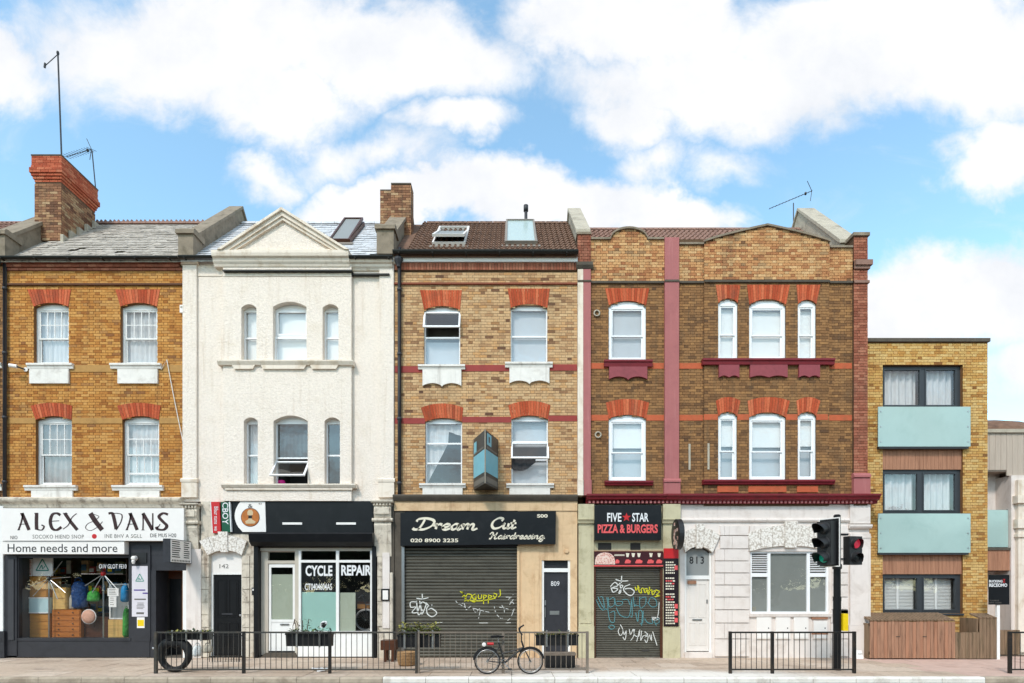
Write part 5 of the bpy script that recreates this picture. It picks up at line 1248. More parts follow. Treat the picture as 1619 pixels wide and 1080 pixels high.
b = MB(); b.bp(1141, 1149.5, 949, 963, -.045, -.03, 0); b.build('wall_plate', 'paint_wall', h4)

# ================================================================== modern yellow brick house
h5 = thing('modern_house', 'modern yellow brick house with flat roof and pale green glass balconies', 'house', (X(1470), .4, 0))
Y5 = .30; x0, x1 = X(1366, Y5), X(1562, Y5); z5 = lambda p: Z(p, Y5)
W5 = [Op(1396, 1523, 577, 645, 0, Y5), Op(1396, 1523, 742, 812, 0, Y5), Op(1396, 1523, 908, 970, 0, Y5)]
holes = [Op(1396, 1523, 577, 645, 0, Y5), Op(1396, 1523, 645, 742, 0, Y5), Op(1396, 1523, 742, 812, 0, Y5), Op(1396, 1523, 812, 908, 0, Y5), Op(1396, 1523, 908, 970, 0, Y5)]
wall(h5, x0, x1, 0, z5(540), holes, Y5+.010, Y5+.3, 'mortar_warm'); brickwork(h5, x0, x1, 0, z5(541), holes, Y5, 'brick_yellow', seed=11)
MB().box(x0-.0, x1+.04, Y5-.05, Y5+.4, z5(541), z5(535.5)).build('coping', 'cement_dark', h5)
MB().box(x0, x1, Y5+.3, 7, z5(548), z5(544)).build('flat_roof', 'lead', h5); shell(h5, x0, x1, z5(545), 'mortar_warm', Y5+.31, 7)
def big_window(o, parts, kind, sl=0):
    b = MB(); frame_bars(b, o.x0, o.x1-.04, o.z0, o.zt, Y5+.10, Y5+.2, .07); xm = o.x0+(o.x1-o.x0)*parts
    b.box(xm-.055, xm+.055, Y5+.101, Y5+.199, o.z0+.07, o.zt-.07); w = b.build('window', 'anthracite', h5)
    MB().box(o.x1-.04, o.x1, Y5+.1, Y5+.29, o.z0, o.zt).build('reveal', 'anthracite', w)
    for a, c in ((o.x0+.07, xm-.055), (xm+.055, o.x1-.11)):
        f = MB(); frame_bars(f, a, c, o.z0+.07, o.zt-.07, Y5+.085, Y5+.16, .04); f.build('sash', 'anthracite', w); pane(w, a+.04, c-.04, o.z0+.11, o.zt-.11, Y5+.12)
        if kind == 'curtain': drape('curtain', 'net', w, a+.02, c-.02, o.z0+.08, o.zt-.08, Y5+.28, .03, 5); drape('curtain', 'curtain_lilac', w, a+.02, a+.32, o.z0+.08, o.zt-.08, Y5+.34, .03, 2, 12)
        else:
            b2 = MB(); n = 22
            for i in range(n): b2.obox(((a+c)/2, Y5+.26, o.z0+.1+(o.zt-o.z0-.2)*(i+.5)/n), ((c-a)/2-.04, 0, 0), (0, .018, .012), (0, -.002, .003))
            b2.box(a+.04, c-.04, Y5+.30, Y5+.304, o.z0+.1, o.zt-.1); b2.box((a+c)/2-.03, (a+c)/2+.03, Y5+.23, Y5+.24, o.z0+.1, o.zt-.1); b2.build('shutter_blind', 'blind', w)
    room(w, o.x0, o.x1-.04, o.z0, o.zt, Y5+.2, 1.2, 'room', 0)
    return w
w = big_window(W5[0], .53, 'curtain'); MB().box(W5[0].x0+.1, W5[0].x0+.2, Y5+.05, Y5+.08, W5[0].z0, W5[0].zt-.1).build('sliding_stile', 'anthracite', w) if False else None
big_window(W5[1], .50, 'curtain'); w = big_window(W5[2], .5, 'blind'); MB().box(W5[2].x0, W5[2].x1, Y5-.04, Y5+.2, W5[2].z0-.05, W5[2].z0-.001).build('sill', 'anthracite', w)
for pa, pb in ((645, 742), (812, 908)):
    MB().box(X(1396, Y5), X(1523, Y5), Y5+.10, Y5+.29, z5(pb)+.001, z5(pa)-.001).build('spandrel', 'room_dark', h5)
    n = 21
    for i in range(n): MB().box(X(1396+127*i/n, Y5)+.002, X(1396+127*(i+1)/n, Y5)-.004, Y5+.05+random.uniform(0, .006), Y5+.0999, z5(pb)+.004, z5(pa)-.03).build('cladding_board', 'cedar', h5)
for pa, pb in ((643, 706), (812, 874)):
    yb = Y5-.12; g = MB().box(X(1389, yb), X(1535, yb), yb, yb+.02, Z(pb, yb), Z(pa, yb)).build('balcony_glass', 'glass_teal', h5)
    for a in (1393, 1531):
        for k in (.12, .5, .88): MB().tube([(X(a, yb), yb-.012, Z(pa+(pb-pa)*k, yb)), (X(a, yb), Y5+.01, Z(pa+(pb-pa)*k, yb))], .02, 8).build('stand_off', 'steel', g)
    MB().box(X(1391, yb), X(1533, yb), yb+.021, Y5+.01, Z(pb, yb)-.05, Z(pb, yb)+.02).build('balcony_floor', 'anthracite', h5)

# ================================================================== neighbour at the right edge
h6 = thing('corner_house', 'pale house with timber clad upper box and glass balcony beside yellow brick house', 'house', (X(1640), 1, 0))
Y6 = .9; zz = lambda p: Z(p, Y6); xx = lambda p: X(p, Y6)
n = 16
MB().box(xx(1556), xx(1700), Y6+.03, 5, zz(745), zz(683)).build('upper_box', 'cedar_grey', h6)
for i in range(n): MB().box(xx(1556+144*i/n)+.003, xx(1556+144*(i+1)/n)-.004, Y6, Y6+.029, zz(743 if i < 4 else 752), zz(685)).build('cladding_board', 'cedar_grey', h6)
MB().box(xx(1556), xx(1702), Y6-.06, 5, zz(684.5), zz(679)).build('coping', 'pale_stone', h6)
rfd = MB().lathe([(1.75, 0), (1.55, .28), (1.2, .52), (.6, .72), (.05, .8)], (xx(1640), 3.0, zz(680)), 24); rfd.build('tiled_dome', 'tile_brown', h6)
MB().box(xx(1556), xx(1700), 2.3, 5, 0, zz(745)).build('back_wall', 'pale_stone', h6); MB().box(xx(1583), xx(1604), 1.4, 2.299, 0, zz(745)).build('side_wall', 'paint_wall', h6)
MB().box(xx(1572), xx(1581), 1.9, 2.0, zz(812), zz(745)).build('door_frame', 'black_paint', h6); MB().box(xx(1556), xx(1573), 2.2, 2.25, zz(812), zz(760)).build('glazing', 'frost_grey', h6)
MB().box(xx(1556), xx(1600), Y6+.03, 2.29, zz(903), zz(868)).build('balcony_floor', 'wood_dark', h6)
for i in range(6): MB().box(xx(1556+44*i/6)+.003, xx(1556+44*(i+1)/6)-.003, Y6, Y6+.029, zz(902), zz(870)).build('cladding_board', 'cedar', h6)
MB().box(xx(1556), xx(1601), Y6-.03, Y6+.2, zz(870), zz(866)).build('ledge', 'cement_dark', h6)
g = MB().box(xx(1557), xx(1596), Y6+.03, Y6+.05, zz(865), zz(806)).build('balcony_glass', 'glass_teal', h6); MB().box(xx(1595), xx(1597.5), Y6+.06, Y6+.09, zz(866), zz(805)).build('balcony_post', 'anthracite', g)
MB().box(xx(1597), xx(1700), Y6-.05, 2.29, 0, zz(752)).build('front_wall', 'paint_wall', h6)
q = MB().box(xx(1603), xx(1625), Y6-.16, Y6-.051, 0, zz(760)).build('pilaster', 'cream_smooth', h6)
for pa, pb, e in ((785, 797, .08), (822, 836, .06), (845, 850, .04), (1000, 1030, .06)): MB().box(xx(1603)-e, xx(1625)+e, Y6-.16-e, Y6-.05, zz(pb), zz(pa)).build('moulding', 'cream_smooth', q)
for i in range(7): MB().box(xx(1557+6*i)+.004, xx(1557+6*(i+1))-.004, Y6-.3, Y6-.27, .02, Z(995, Y6)).build('gate_board', 'fence_old', h6)

# ================================================================== signs on the shops
def xf(b, m):
    b.v = [tuple(m @ Vector(p)) for p in b.v]; return b
ys = -.24
s1 = thing('shop_sign', 'long white fascia sign reading ALEX & VANS in black art nouveau letters', 'sign', (X(147), ys, Z(855)))
MB().bp(3, 291, 803.5, 855, ys, -.021).build('board', 'white_board', s1)
L = {'A': [([(.08, 0), (.30, .45), (.45, 1)], .5), ([(.35, 1), (.62, .55), (.92, 0)], 1), ([(.15, .34), (.75, .36)], .35), ([(.0, 0), (.2, .03)], .4), ([(.22, .98), (.5, 1)], .4)],
     'L': [([(.30, 1), (.28, .5), (.30, .02)], 1), ([(.30, .04), (.75, .0), (.95, .2), (.72, .30)], .5), ([(.1, 1), (.45, 1)], .4)],
     'E': [([(.9, .88), (.6, 1), (.25, .9), (.1, .5), (.25, .1), (.6, 0), (.98, .18)], .95), ([(.12, .52), (.8, .55)], .4)],
     'X': [([(.12, 1), (.5, .5), (.95, 0)], 1.05), ([(.9, .98), (.6, .75), (.35, .3), (.0, .05)], .3), ([(.0, 1), (.3, .98)], .4)],
     '&': [([(.28, 1), (.6, .5), (1.0, 0)], 1.5), ([(.45, .95), (.8, .8), (.5, .55), (.1, .35), (.0, .1), (.3, -.03), (.75, .2), (1.02, .5)], .22)],
     'V': [([(.0, .98), (.28, .98), (.45, .5), (.55, .05)], 1), ([(.55, .0), (.9, .5), (.96, .9), (.6, 1)], .35), ([(.2, 1), (.7, 1)], .35)],
     'N': [([(.12, 0), (.14, .5), (.12, 1)], .4), ([(.12, 1), (.5, .5), (.88, 0)], 1.05), ([(.9, .0), (.9, 1)], .4), ([(.0, 0), (.25, 0)], .3)],
     'S': [([(.95, .92), (.55, 1.0), (.2, .8), (.5, .52), (.85, .25), (.6, .02), (.1, .05), (.0, .2)], .95), ([(.0, .02), (.3, .35)], .3)]}
yl = ys-.004
for ch, a, c in (('A', 28, 48), ('L', 53, 71), ('E', 78, 98), ('X', 100, 124), ('&', 136, 162), ('V', 172, 194), ('A', 199, 219), ('N', 224, 244), ('S', 248, 267)):
    b = MB(); xa, xb, zb, zt = X(a, yl), X(c, yl), Z(838, yl), Z(811.5, yl)
    for st, wt in L[ch]: stroke(b, [(xa+(xb-xa)*p[0], zb+(zt-zb)*p[1]) for p in st], .095*wt, .05*wt, yl, R(0))
    b.build('letter', 'ink_brown', s1)
text('NIO', s1, 17, 28, 847, 852.5, yl, 'ink_black'); text('SOCOKO HIEND SNOP', s1, 52, 133, 845.5, 851.5, yl, 'ink_grey', spacing=1.1)
MB().lathe([(.065, 0), (.065, -.004)], (X(149.5, yl), ys, Z(848, yl)), 18, 'y').build('red_dot', 'ink_red', s1)
text('INE BHV A SGLL', s1, 166, 225, 844.5, 850.5, yl, 'ink_grey', spacing=1.1); text('DIE MUS H20', s1, 238, 279, 843.5, 849.5, yl, 'ink_black')
ys = -.21
s2 = thing('shop_sign', 'narrow white board reading Home needs and more under the fascia sign', 'sign', (X(100), ys, Z(876)))
MB().bp(3, 197, 856, 876, ys, -.021).build('board', 'white_board', s2); text('Home needs and more', s2, 12.5, 186, 860, 873, ys-.004, 'ink_black')
s3 = thing('projecting_sign', 'white projecting box sign with black text lines beside the shop doorway', 'sign', (-8.78, -.5, 2.57))
MB().box(-8.88, -8.70, -1.07, -.06, 2.55, 3.16).build('case', 'charcoal', s3); f = MB().box(-8.699, -8.69, -1.05, -.10, 2.57, 3.14).build('face', 'white_board', s3)
b = MB()
for i in range(8):
    z = 3.085-i*.056; b.box(-8.689, -8.687, -1.0, -.62+random.uniform(-.06, .02), z, z+.026); b.box(-8.689, -8.687, -.46, -.2+random.uniform(-.06, .03), z, z+.026)
b.build('printed_lines', 'ink_black', f)
b = MB()
for i in range(12): b.box(-8.689, -8.687, -1.0+i*.072, -.955+i*.072, 2.59, 2.635)
b.build('printed_lines', 'ink_grey', f)
MB().tube([(-8.79, -.07, 3.0), (-8.79, .0, 3.0)], .02).build('bracket', 'iron_pipe', s3)
# signs over the cycle shop
yq = -.10
s = thing('shop_sign', 'red upright sign board with small white writing over the black street door', 'sign', (X(341), yq, Z(843)))
MB().prism([(X(334, yq), Z(793.5, yq)), (X(347.5, yq), Z(793.5, yq)), (X(349.5, yq), Z(842.5, yq)), (X(337, yq), Z(843, yq))], yq, -.0).build('board', 'ink_red', s)
text('Bllaur nums  we', s, 339, 345.5, 801, 839, yq-.004, 'ink_white', rot=R(-90))
b = MB().prism([(X(333, yq), Z(793.5, yq)), (X(334, yq), Z(793.5, yq)), (X(337, yq), Z(843, yq)), (X(336, yq), Z(843, yq))], yq-.002, 0); b.build('edge', 'ink_white', s)
M('sign_green', S(20, 88, 62), .4, .1)
s = thing('shop_sign', 'green upright sign board with large white rotated letters beside the red one', 'sign', (X(358), yq, Z(843)))
MB().prism([(X(349.5, yq), Z(793.5, yq)), (X(363.5, yq), Z(793.5, yq)), (X(366, yq), Z(841, yq)), (X(351.5, yq), Z(842, yq))], yq+.004, 0).build('board', 'sign_green', s)
b = MB().prism([(X(362.2, yq), Z(793.5, yq)), (X(364, yq), Z(793.5, yq)), (X(366.5, yq), Z(841, yq)), (X(365, yq), Z(841, yq))], yq-.001, 0); b.build('edge', 'ink_white', s)
text('CBOY', s, 352, 361.5, 794.5, 829, yq-.002, 'ink_white', rot=R(-90), bold=.01)
yq = -.08
s = thing('shop_sign', 'white rounded sign with brown roundel of a pale figure on the black fascia', 'sign', (X(396), yq, Z(842)))
pts = [(X(419.5, yq), Z(793, yq)), (X(421, yq), Z(841, yq)), (X(384, yq), Z(841, yq))]+[(X(371.5+((i-5)/5.)**2*9, yq), Z(838-45*i/10., yq)) for i in range(11)][1:]
MB().prism(pts, yq, -.031).build('board', 'white_board', s)
c = (X(396.3, yq), yq, Z(818, yq)); M('roundel', S(190, 112, 48), .5, .25, 9)
MB().lathe([(.255, 0), (.255, -.004)], c, 32, 'y').build('roundel_edge', 'ink_brown', s); MB().lathe([(.24, 0), (.24, -.008)], c, 32, 'y').build('roundel', 'roundel', s)
g = MB(); cx, cz = c[0], c[2]; M('ink_sand', S(216, 190, 150), .5, .1)
g.prism([(cx-.07, cz+.06), (cx+.07, cz+.06), (cx+.08, cz+.14), (cx+.04, cz+.20), (cx-.04, cz+.20), (cx-.08, cz+.14)], yq-.011, yq-.007)
g.prism([(cx-.12, cz-.17), (cx+.12, cz-.17), (cx+.15, cz-.12), (cx+.05, cz-.06), (cx+.04, cz+.06), (cx-.04, cz+.06), (cx-.05, cz-.06), (cx-.13, cz-.10)], yq-.0112, yq-.007); g.build('figure', 'ink_sand', s)
g = MB(); g.box(cx-.05, cx+.05, yq-.0125, yq-.0113, cz-.03, cz+.05); g.build('figure_band', 'ink_black', s)
text('&', s, 392.5, 400, 797, 803, yq-.004, 'ink_black'); text('43', s, 409, 414, 795, 798, yq-.004, 'ink_grey')
s = thing('fascia_sign', 'glossy black fascia panel with two thin white strip lamps over the cycle shop', 'sign', (X(505), -.06, Z(842)))
MB().bp(422, 590, 794, 842, -.065, -.031).build('panel', 'black_sign', s)
for a in (447, 532): MB().bp(a, a+31, 826, 829.5, -.085, -.066).build('strip_lamp', 'white_board', s)
# hairdresser
yq = -.22
s = thing('shop_sign', 'black fascia sign reading Dream Cut Hairdressing in cream script', 'sign', (X(757), yq, Z(864)))
MB().prism([(X(633.5, yq), Z(811, yq)), (X(633.5, yq), Z(863, yq)), (X(879, yq), Z(860, yq)), (X(879.5, yq), Z(808, yq))], yq, -.032).build('board', 'black_sign', s)
yl = yq-.004
script('Dream', s, 654, 754, 837.5, 820, yl, 'ink_cream', .27, .13); script('Cut', s, 775, 816, 835.5, 819.5, yl, 'ink_cream', .28, .13)
script('Hairdressing', s, 774, 861, 852, 842, yl, 'ink_cream', .25, .14); text('020 8900 3235', s, 649.5, 725, 851.5, 857.5, yl, 'ink_cream', bold=.025)
text('S00', s, 849.5, 866.5, 813, 818.5, yl, 'ink_cream', bold=.03)
# triangular agent's board between the first-floor windows
s = thing('projecting_sign', 'wedge shaped grey and turquoise projecting board between the two lower windows', 'sign', (X(768), -.5, 4.57))
xa, xb, xc, yf, zl, zh = X(749, -.03), X(788, -.03), X(767.5, -1.05), -1.05, 4.57, 5.94
M('sign_grey', S(66, 66, 64), .4, .1); M('sign_turq', S(130, 196, 212), .4, .06); M('sign_stone', S(120, 116, 108), .5, .1)
MB().add([(xa, -.03, zl), (xb, -.03, zl), (xc, yf, zl), (xa, -.03, zh), (xb, -.03, zh), (xc, yf, zh)], [(0, 2, 5, 3), (2, 1, 4, 5), (1, 0, 3, 4), (3, 5, 4), (0, 1, 2)]).build('board', 'sign_grey', s)
def wedge(side, u0, u1, z0, z1, mat, k=.006, nm='printed_panel'):
    a = Vector((xa if side < 0 else xb, -.03, 0)); c = Vector((xc, yf, 0)); d = c-a
    n = Vector((d.y, -d.x, 0)).normalized()
    if n.y > 0: n = -n
    p = [a+d*u0+n*k, a+d*u1+n*k]; MB().add([(*p[0].xy, z0), (*p[1].xy, z0), (*p[1].xy, z1), (*p[0].xy, z1)], [(0, 1, 2, 3)]).build(nm, mat, s)
for sd in (-1, 1):
    wedge(sd, .03, .97, zl+.30, zl+.88, 'sign_turq'); wedge(sd, .06, .94, zl+.06, zl+.20, 'sign_stone'); wedge(sd, .1, .9, zl+.92, zl+.97, 'sign_stone')
wedge(1, .55, .88, zl+1.02, zl+1.32, 'sign_turq'); wedge(1, .66, .76, zl+1.1, zl+1.25, 'sign_grey', .010); wedge(-1, .06, .3, zl+.95, zl+1.25, 'sign_turq')
MB().tube([(xc, yf-.004, zl), (xc, yf-.004, zh)], .012, 6).build('edge_trim', 'pale_stone', s)
# pizza shop
yq = -.20
s = thing('shop_sign', 'black box sign reading FIVE STAR PIZZA & BURGERS in white and red', 'sign', (X(994), yq, Z(854)))
MB().bp(940.5, 1046, 798.5, 854, yq, -.001).build('case', 'black_sign', s); yl = yq-.004
text('FIVE', s, 960.5, 983, 811, 825, yl, 'ink_white', bold=.02); text('STAR', s, 1000, 1026, 811, 825, yl, 'ink_white', bold=.02)
cx, cz = X(991, yl), Z(818, yl)
MB().prism([(cx+(.125 if i % 2 == 0 else .05)*math.sin(i*math.pi/5), cz+(.125 if i % 2 == 0 else .05)*math.cos(i*math.pi/5)) for i in range(10)], yl-.003, yl+.003).build('star', 'ink_red', s)
text('PIZZA & BURGERS', s, 945.5, 1040.5, 829, 843, yl, 'ink_pink', bold=.03)
yq = -.11; M('menu_dark', S(66, 22, 28), .4, .2, 6); M('menu_black', S(34, 20, 24), .4, .2, 6)
s = thing('menu_sign', 'dark red menu strip with pizza picture over the pizza shop shutter', 'sign', (X(995), yq, Z(895)))
MB().bp(940, 1049, 872, 893.5, yq, -.001).build('board', 'menu_dark', s); MB().bp(940, 1049, 893.7, 895.5, yq-.01, -.001).build('edge', 'ink_pink', s); MB().bp(940, 1049, 870.5, 871.8, yq-.01, -.001).build('edge', 'fence_wood', s)
def pizza():
    m, t, b_, o = new_mat('pizza_print'); v = t.new('ShaderNodeTexVoronoi'); v.inputs['Scale'].default_value = 24; t.l.new(pos(t), v.inputs['Vector'])
    t.put(b_.inputs['Base Color'], t.ramp(v.outputs[0], [(.15, S(190, 90, 80)), (.4, S(232, 186, 170)), (.7, S(240, 214, 200))])); b_.inputs['Roughness'].default_value = .4
pizza()
MB().prism([(X(941, yq), Z(892.5, yq))]+[(X(941+16*(1-math.cos(t))*1.0, yq), Z(892.5-19*math.sin(t)**.6, yq)) for t in [math.pi*i/14 for i in range(1, 14)]]+[(X(973, yq), Z(892.5, yq))], yq-.004, yq-.001).build('pizza_picture', 'pizza_print', s)
b = MB()
for i in range(12): b.bp(972+i*1.35, 972.9+i*1.35, 876.5, 879, yq-.003, yq-.001)
for a in (990, 999, 1008, 1027, 1040): b.prism([(X(a, yq), Z(874.5, yq)), (X(a+5.5, yq), Z(874.8, yq)), (X(a+4, yq), Z(881, yq)), (X(a+1, yq), Z(880.6, yq))], yq-.003, yq-.001)
b.build('printed_items', 'ink_cream', s, 'stuff')
for a, w_ in ((973, 7), (988, 10), (1004.5, 12), (1023.5, 11), (1037.5, 10)): MB().prism([(X(a, yq), Z(889.5, yq)), (X(a+w_*.2, yq), Z(885, yq)), (X(a+w_*.6, yq), Z(884.4, yq)), (X(a+w_, yq), Z(887, yq)), (X(a+w_*.9, yq), Z(890.5, yq)), (X(a+w_*.1, yq), Z(890.8, yq))], yq-.003, yq-.001).build('printed_item', 'ink_pink', s)
s = thing('menu_sign', 'tall narrow black menu board with red top fixed to the green pilaster', 'sign', (X(1061), yq, Z(991)))
MB().bp(1050, 1073.5, 883, 990.5, yq, -.086).build('board', 'menu_black', s); MB().bp(1050, 1073.5, 867, 882.8, yq, -.086).build('top_panel', 'ink_red', s)
b = MB(); b2 = MB()
for r in range(24):
    p0 = 888+r*4.2; a = 1053
    if r in (5, 11): continue
    while a < 1066:
        w_ = random.uniform(1.5, 3.6); (b2 if r in (7, 8, 13, 14) and random.random() < .6 else b).bp(a, a+w_, p0, p0+2.2, yq-.003, yq-.001); a += w_+.9
for p0 in (894, 955, 966, 977): b2.bp(1067, 1072, p0, p0+7, yq-.003, yq-.001)
b.build('printed_lines', 'ink_cream', s); b2.build('printed_lines', 'ink_pink', s)
s = thing('projecting_sign', 'round black projecting sign with printed food picture beside the white flat door', 'sign', (4.36, -.6, Z(870)))
zc = Z(845, -.6); rr = .40
d = MB().lathe([(rr, 0), (rr, .13)], (0, 0, 0), 32); xf(d, Matrix.Translation((4.28, -.62, zc)) @ Matrix.Rotation(R(90), 4, 'Y')); d.build('drum', 'plastic_black', s)
d = MB().lathe([(rr*.92, 0), (rr*.92, .004)], (0, 0, 0), 32); xf(d, Matrix.Translation((4.275, -.62, zc)) @ Matrix.Rotation(R(90), 4, 'Y')); d.build('face', 'black_sign', s)
d = MB()
for i in range(16):
    a, r_ = random.uniform(-.5, .5), random.uniform(-.3, .3); yy, zq = -.62+a*.42, zc+r_+a*.3; e = random.uniform(.03, .06); d.box(4.270, 4.274, yy-e, yy+e, zq-e*.7, zq+e*.8)
d.build('printed_picture', 'pizza_print', s); MB().tube([(4.35, -.23, zc+.1), (4.35, -.05, zc+.1)], .025).build('bracket', 'iron_pipe', s)

# posters on the dark pilaster of the second-hand shop
yq = -.056
s = thing('poster', 'tall white paper poster with a green triangle on the dark shop pilaster', 'poster', (X(222), yq, Z(976))); M('poster_paper', S(226, 220, 226), .7, .05)
MB().bp(209, 234, 895, 975, yq, -.0505).build('paper', 'poster_paper', s); M('poster_green', S(60, 150, 130), .6, .1); M('ink_purple', S(90, 70, 150), .6, .1)
def tri(parent, cx, cz, h, y, mat='poster_green'):
    b = MB(); p = [(cx-h*.55, cz), (cx, cz+h), (cx+h*.55, cz)]
    for i in range(3): stroke(b, [p[i], p[(i+1) % 3]], h*.1, h*.1, y)
    stroke(b, [(cx-h*.25, cz+h*.1), (cx-.02, cz+h*.45), (cx+.01, cz+h*.15), (cx+h*.25, cz+h*.4)], h*.1, h*.06, y); b.build('triangle_emblem', mat, parent)
tri(s, X(221.5, yq), Z(919, yq), .20, yq-.003)
b = MB(); b.bp(212, 230, 932, 934, yq-.003, yq-.001); b.bp(226, 234, 937, 939, yq-.003, yq-.001); b.build('printed_lines', 'ink_purple', s); b = MB(); b.bp(213, 231, 946.5, 948.5, yq-.003, yq-.001)
for i in range(5): b.bp(216+random.uniform(0, 2), 229-random.uniform(0, 3), 953+i*2.2, 953.8+i*2.2, yq-.003, yq-.001)
b.bp(216, 228, 968, 971, yq-.003, yq-.001); b.build('printed_lines', 'ink_grey', s)
s = thing('notice', 'small yellow and white notice below the tall poster on the dark pilaster', 'notice', (X(223), yq, Z(993)))
MB().bp(217, 229, 976, 993, yq, -.0505).build('card', 'white_board', s); MB().bp(218, 228, 980, 990, yq-.003, yq-.0005).build('panel', 'yellow_plastic', s)
s = thing('security_light', 'white twin lamp security light above the tall poster', 'lamp', (X(218), -.08, Z(890)))
MB().lathe([(.05, 0), (.07, -.05), (.06, -.14), (.03, -.16)], (X(218), -.05, Z(883)), 12, 'y').build('lamp_body', 'white_board', s); MB().lathe([(.03, 0), (.05, .07), (.02, .13)], (X(217.5), -.16, Z(892)), 10).build('lamp_head', 'white_board', s); MB().bp(208, 232, 874, 890, -.075, -.051).build('backplate', 'plastic_black', s)
s = thing('security_camera', 'white tube camera bracketed beside the upper sill of the orange brick house', 'camera', (X(38), -.2, Z(584)))
MB().tube([(X(27), -.24, Z(583)), (X(37), -.2, Z(584))], .05, 10).build('camera_body', 'white_board', s); MB().tube([(X(37), -.2, Z(584)), (X(42), -.02, Z(585))], .02, 8).build('bracket', 'iron_pipe', s); MB().lathe([(.05, 0), (.06, -.04)], (X(43), -.002, Z(585)), 12, 'y').build('mount', 'white_board', s)
s = thing('alarm_box', 'small white alarm box on orange brick wall beside the white house', 'alarm', (X(287), -.06, Z(494)))
MB().bp(284.5, 289.5, 482, 494, -.07, -.005).build('case', 'white_board', s); MB().bp(285.5, 288.5, 484, 487, -.075, -.071).build('lens', 'pale_stone', s)
cb = MB(); pts = [(X(248), -.03, Z(574)), (X(257), -.04, Z(585)), (X(266), -.05, Z(570)), (X(275), -.04, Z(620)), (X(284), -.04, Z(665)), (X(293), -.06, Z(705))]
cb.tube([(p[0], p[1], p[2]) for p in pts], .011, 6); cb.build('cable', 'sill_white', h1)

# ================================================================== goods in the second-hand shop window
def at(px, y): return X(px, y)
def drawers(label, px0, px1, py0, py1, y, n, mat, split=False, knobs=True, name='chest_of_drawers', cat='chest'):
    t = thing(name, label, cat, (X((px0+px1)/2, y), y, Z(py1, y))); dz = .5
    MB().box(X(px0, y), X(px1, y), y, y+dz, Z(py1, y), Z(py0, y)).build('carcass', mat, t)
    for i in range(n):
        a, c = py0+(py1-py0)*i/n, py0+(py1-py0)*(i+1)/n; cols = [(px0, (px0+px1)/2), ((px0+px1)/2, px1)] if split and i < split else [(px0, px1)]
        for l, r in cols:
            d = MB().box(X(l, y)+.02, X(r, y)-.02, y-.018, y-.001, Z(c, y)+.012, Z(a, y)-.012).build('drawer', mat, t)
            if knobs:
                for k in (.25, .75): MB().lathe([(.012, 0), (.02, -.02), (.0, -.03)], (X(l+(r-l)*k, y), y-.018, Z((a+c)/2, y)), 8, 'y').build('knob', 'wood_dark', d)
    return t
yi = .45
plinth = thing('display_plinth', 'low dark display platform inside the second hand shop window', 'platform', (X(118), .8, 0))
MB().box(X(28.5), X(206.5), .16, 2.1, 0, Z(1011)).build('platform', 'room_dark', plinth)
zf = 1008
drawers('long brown drawer chest at the foot of the shop window corner', 30, 79, 970, zf, yi, 3, 'wood_mid', knobs=False)
s = thing('panel', 'pale blue white panel lying across stacked brown chests', 'panel', (X(53), yi, Z(969.5, yi))); MB().box(X(30, yi), X(81, yi), yi-.05, yi+.5, Z(969.6, yi), Z(944.5, yi)).build('slab', 'film_pale', s) if 'film_pale' in MATS else (M('film_pale', S(196, 222, 224), .4, .04), MB().box(X(30, yi), X(81, yi), yi-.05, yi+.5, Z(969.6, yi), Z(944.5, yi)).build('slab', 'film_pale', s))
b = MB(); frame_bars(b, X(30, yi), X(81, yi), Z(969.6, yi), Z(944.5, yi), yi-.06, yi-.051, .03); b.build('rim', 'white_board', s)
drawers('brown chest standing on the pale panel in the shop window', 31, 76, 911, 944.3, yi, 3, 'wood_mid', 2, False)
drawers('tall orange brown chest with six drawers in the shop window', 83, 128, 964, zf, yi, 5, 'wood_deep', knobs=True)
drawers('small light wood cabinet standing on the six drawer chest', 84, 105, 929, 963.7, yi, 2, 'wood_light', knobs=False, name='cabinet', cat='cabinet')
s = thing('picture', 'white picture with a green triangle leaning above the brown chest', 'picture', (X(69), yi, Z(910.5, yi))); MB().box(X(54, yi), X(85, yi), yi-.03, yi, Z(910.7, yi), Z(881, yi)).build('canvas', 'white_board', s); tri(s, X(69, yi), Z(902, yi), .32, yi-.034)
s = thing('patterned_panel', 'speckled pink and white patterned panel beside the triangle picture', 'panel', (X(42), yi, Z(910.5, yi))); MB().box(X(31, yi), X(53, yi), yi-.02, yi, Z(910.7, yi), Z(884, yi)).build('canvas', 'pizza_print', s)
b = MB(); frame_bars(b, X(31, yi), X(53, yi), Z(910.7, yi), Z(884, yi), yi-.03, yi-.021, .02); b.build('frame', 'white_board', s)
def airer(label, px, py, y, foot, arms, reach, hub):
    t = thing('rotary_airer', label, 'clothes airer', (X(px, y), y, Z(foot, y))); c = Vector((X(px, y), y, Z(py, y)))
    MB().tube([(c.x, y, Z(foot, y)), (c.x, y, c.z+.06)], .018, 8).build('pole', 'steel', t); MB().lathe([(.05, -.05), (.07, 0), (.05, .06)], c, 12).build('hub', hub, t)
    for a in arms: MB().tube([c, (X(px+reach*math.cos(R(a)), y), y-.05, Z(py-reach*math.sin(R(a)), y))], .010, 6).build('arm', 'steel', t)
airer('rotary clothes airer with dark hub in front of the cabinets', 78, 915, .30, 1008.5, (-157, -130, -64, -38, 4, 50), 36, 'plastic_black')
airer('rotary clothes airer with red hub beside the paper notices', 164, 907.5, .30, 1008.5, (180, 0, -145, -118, -55, -45), 33, 'ink_red')
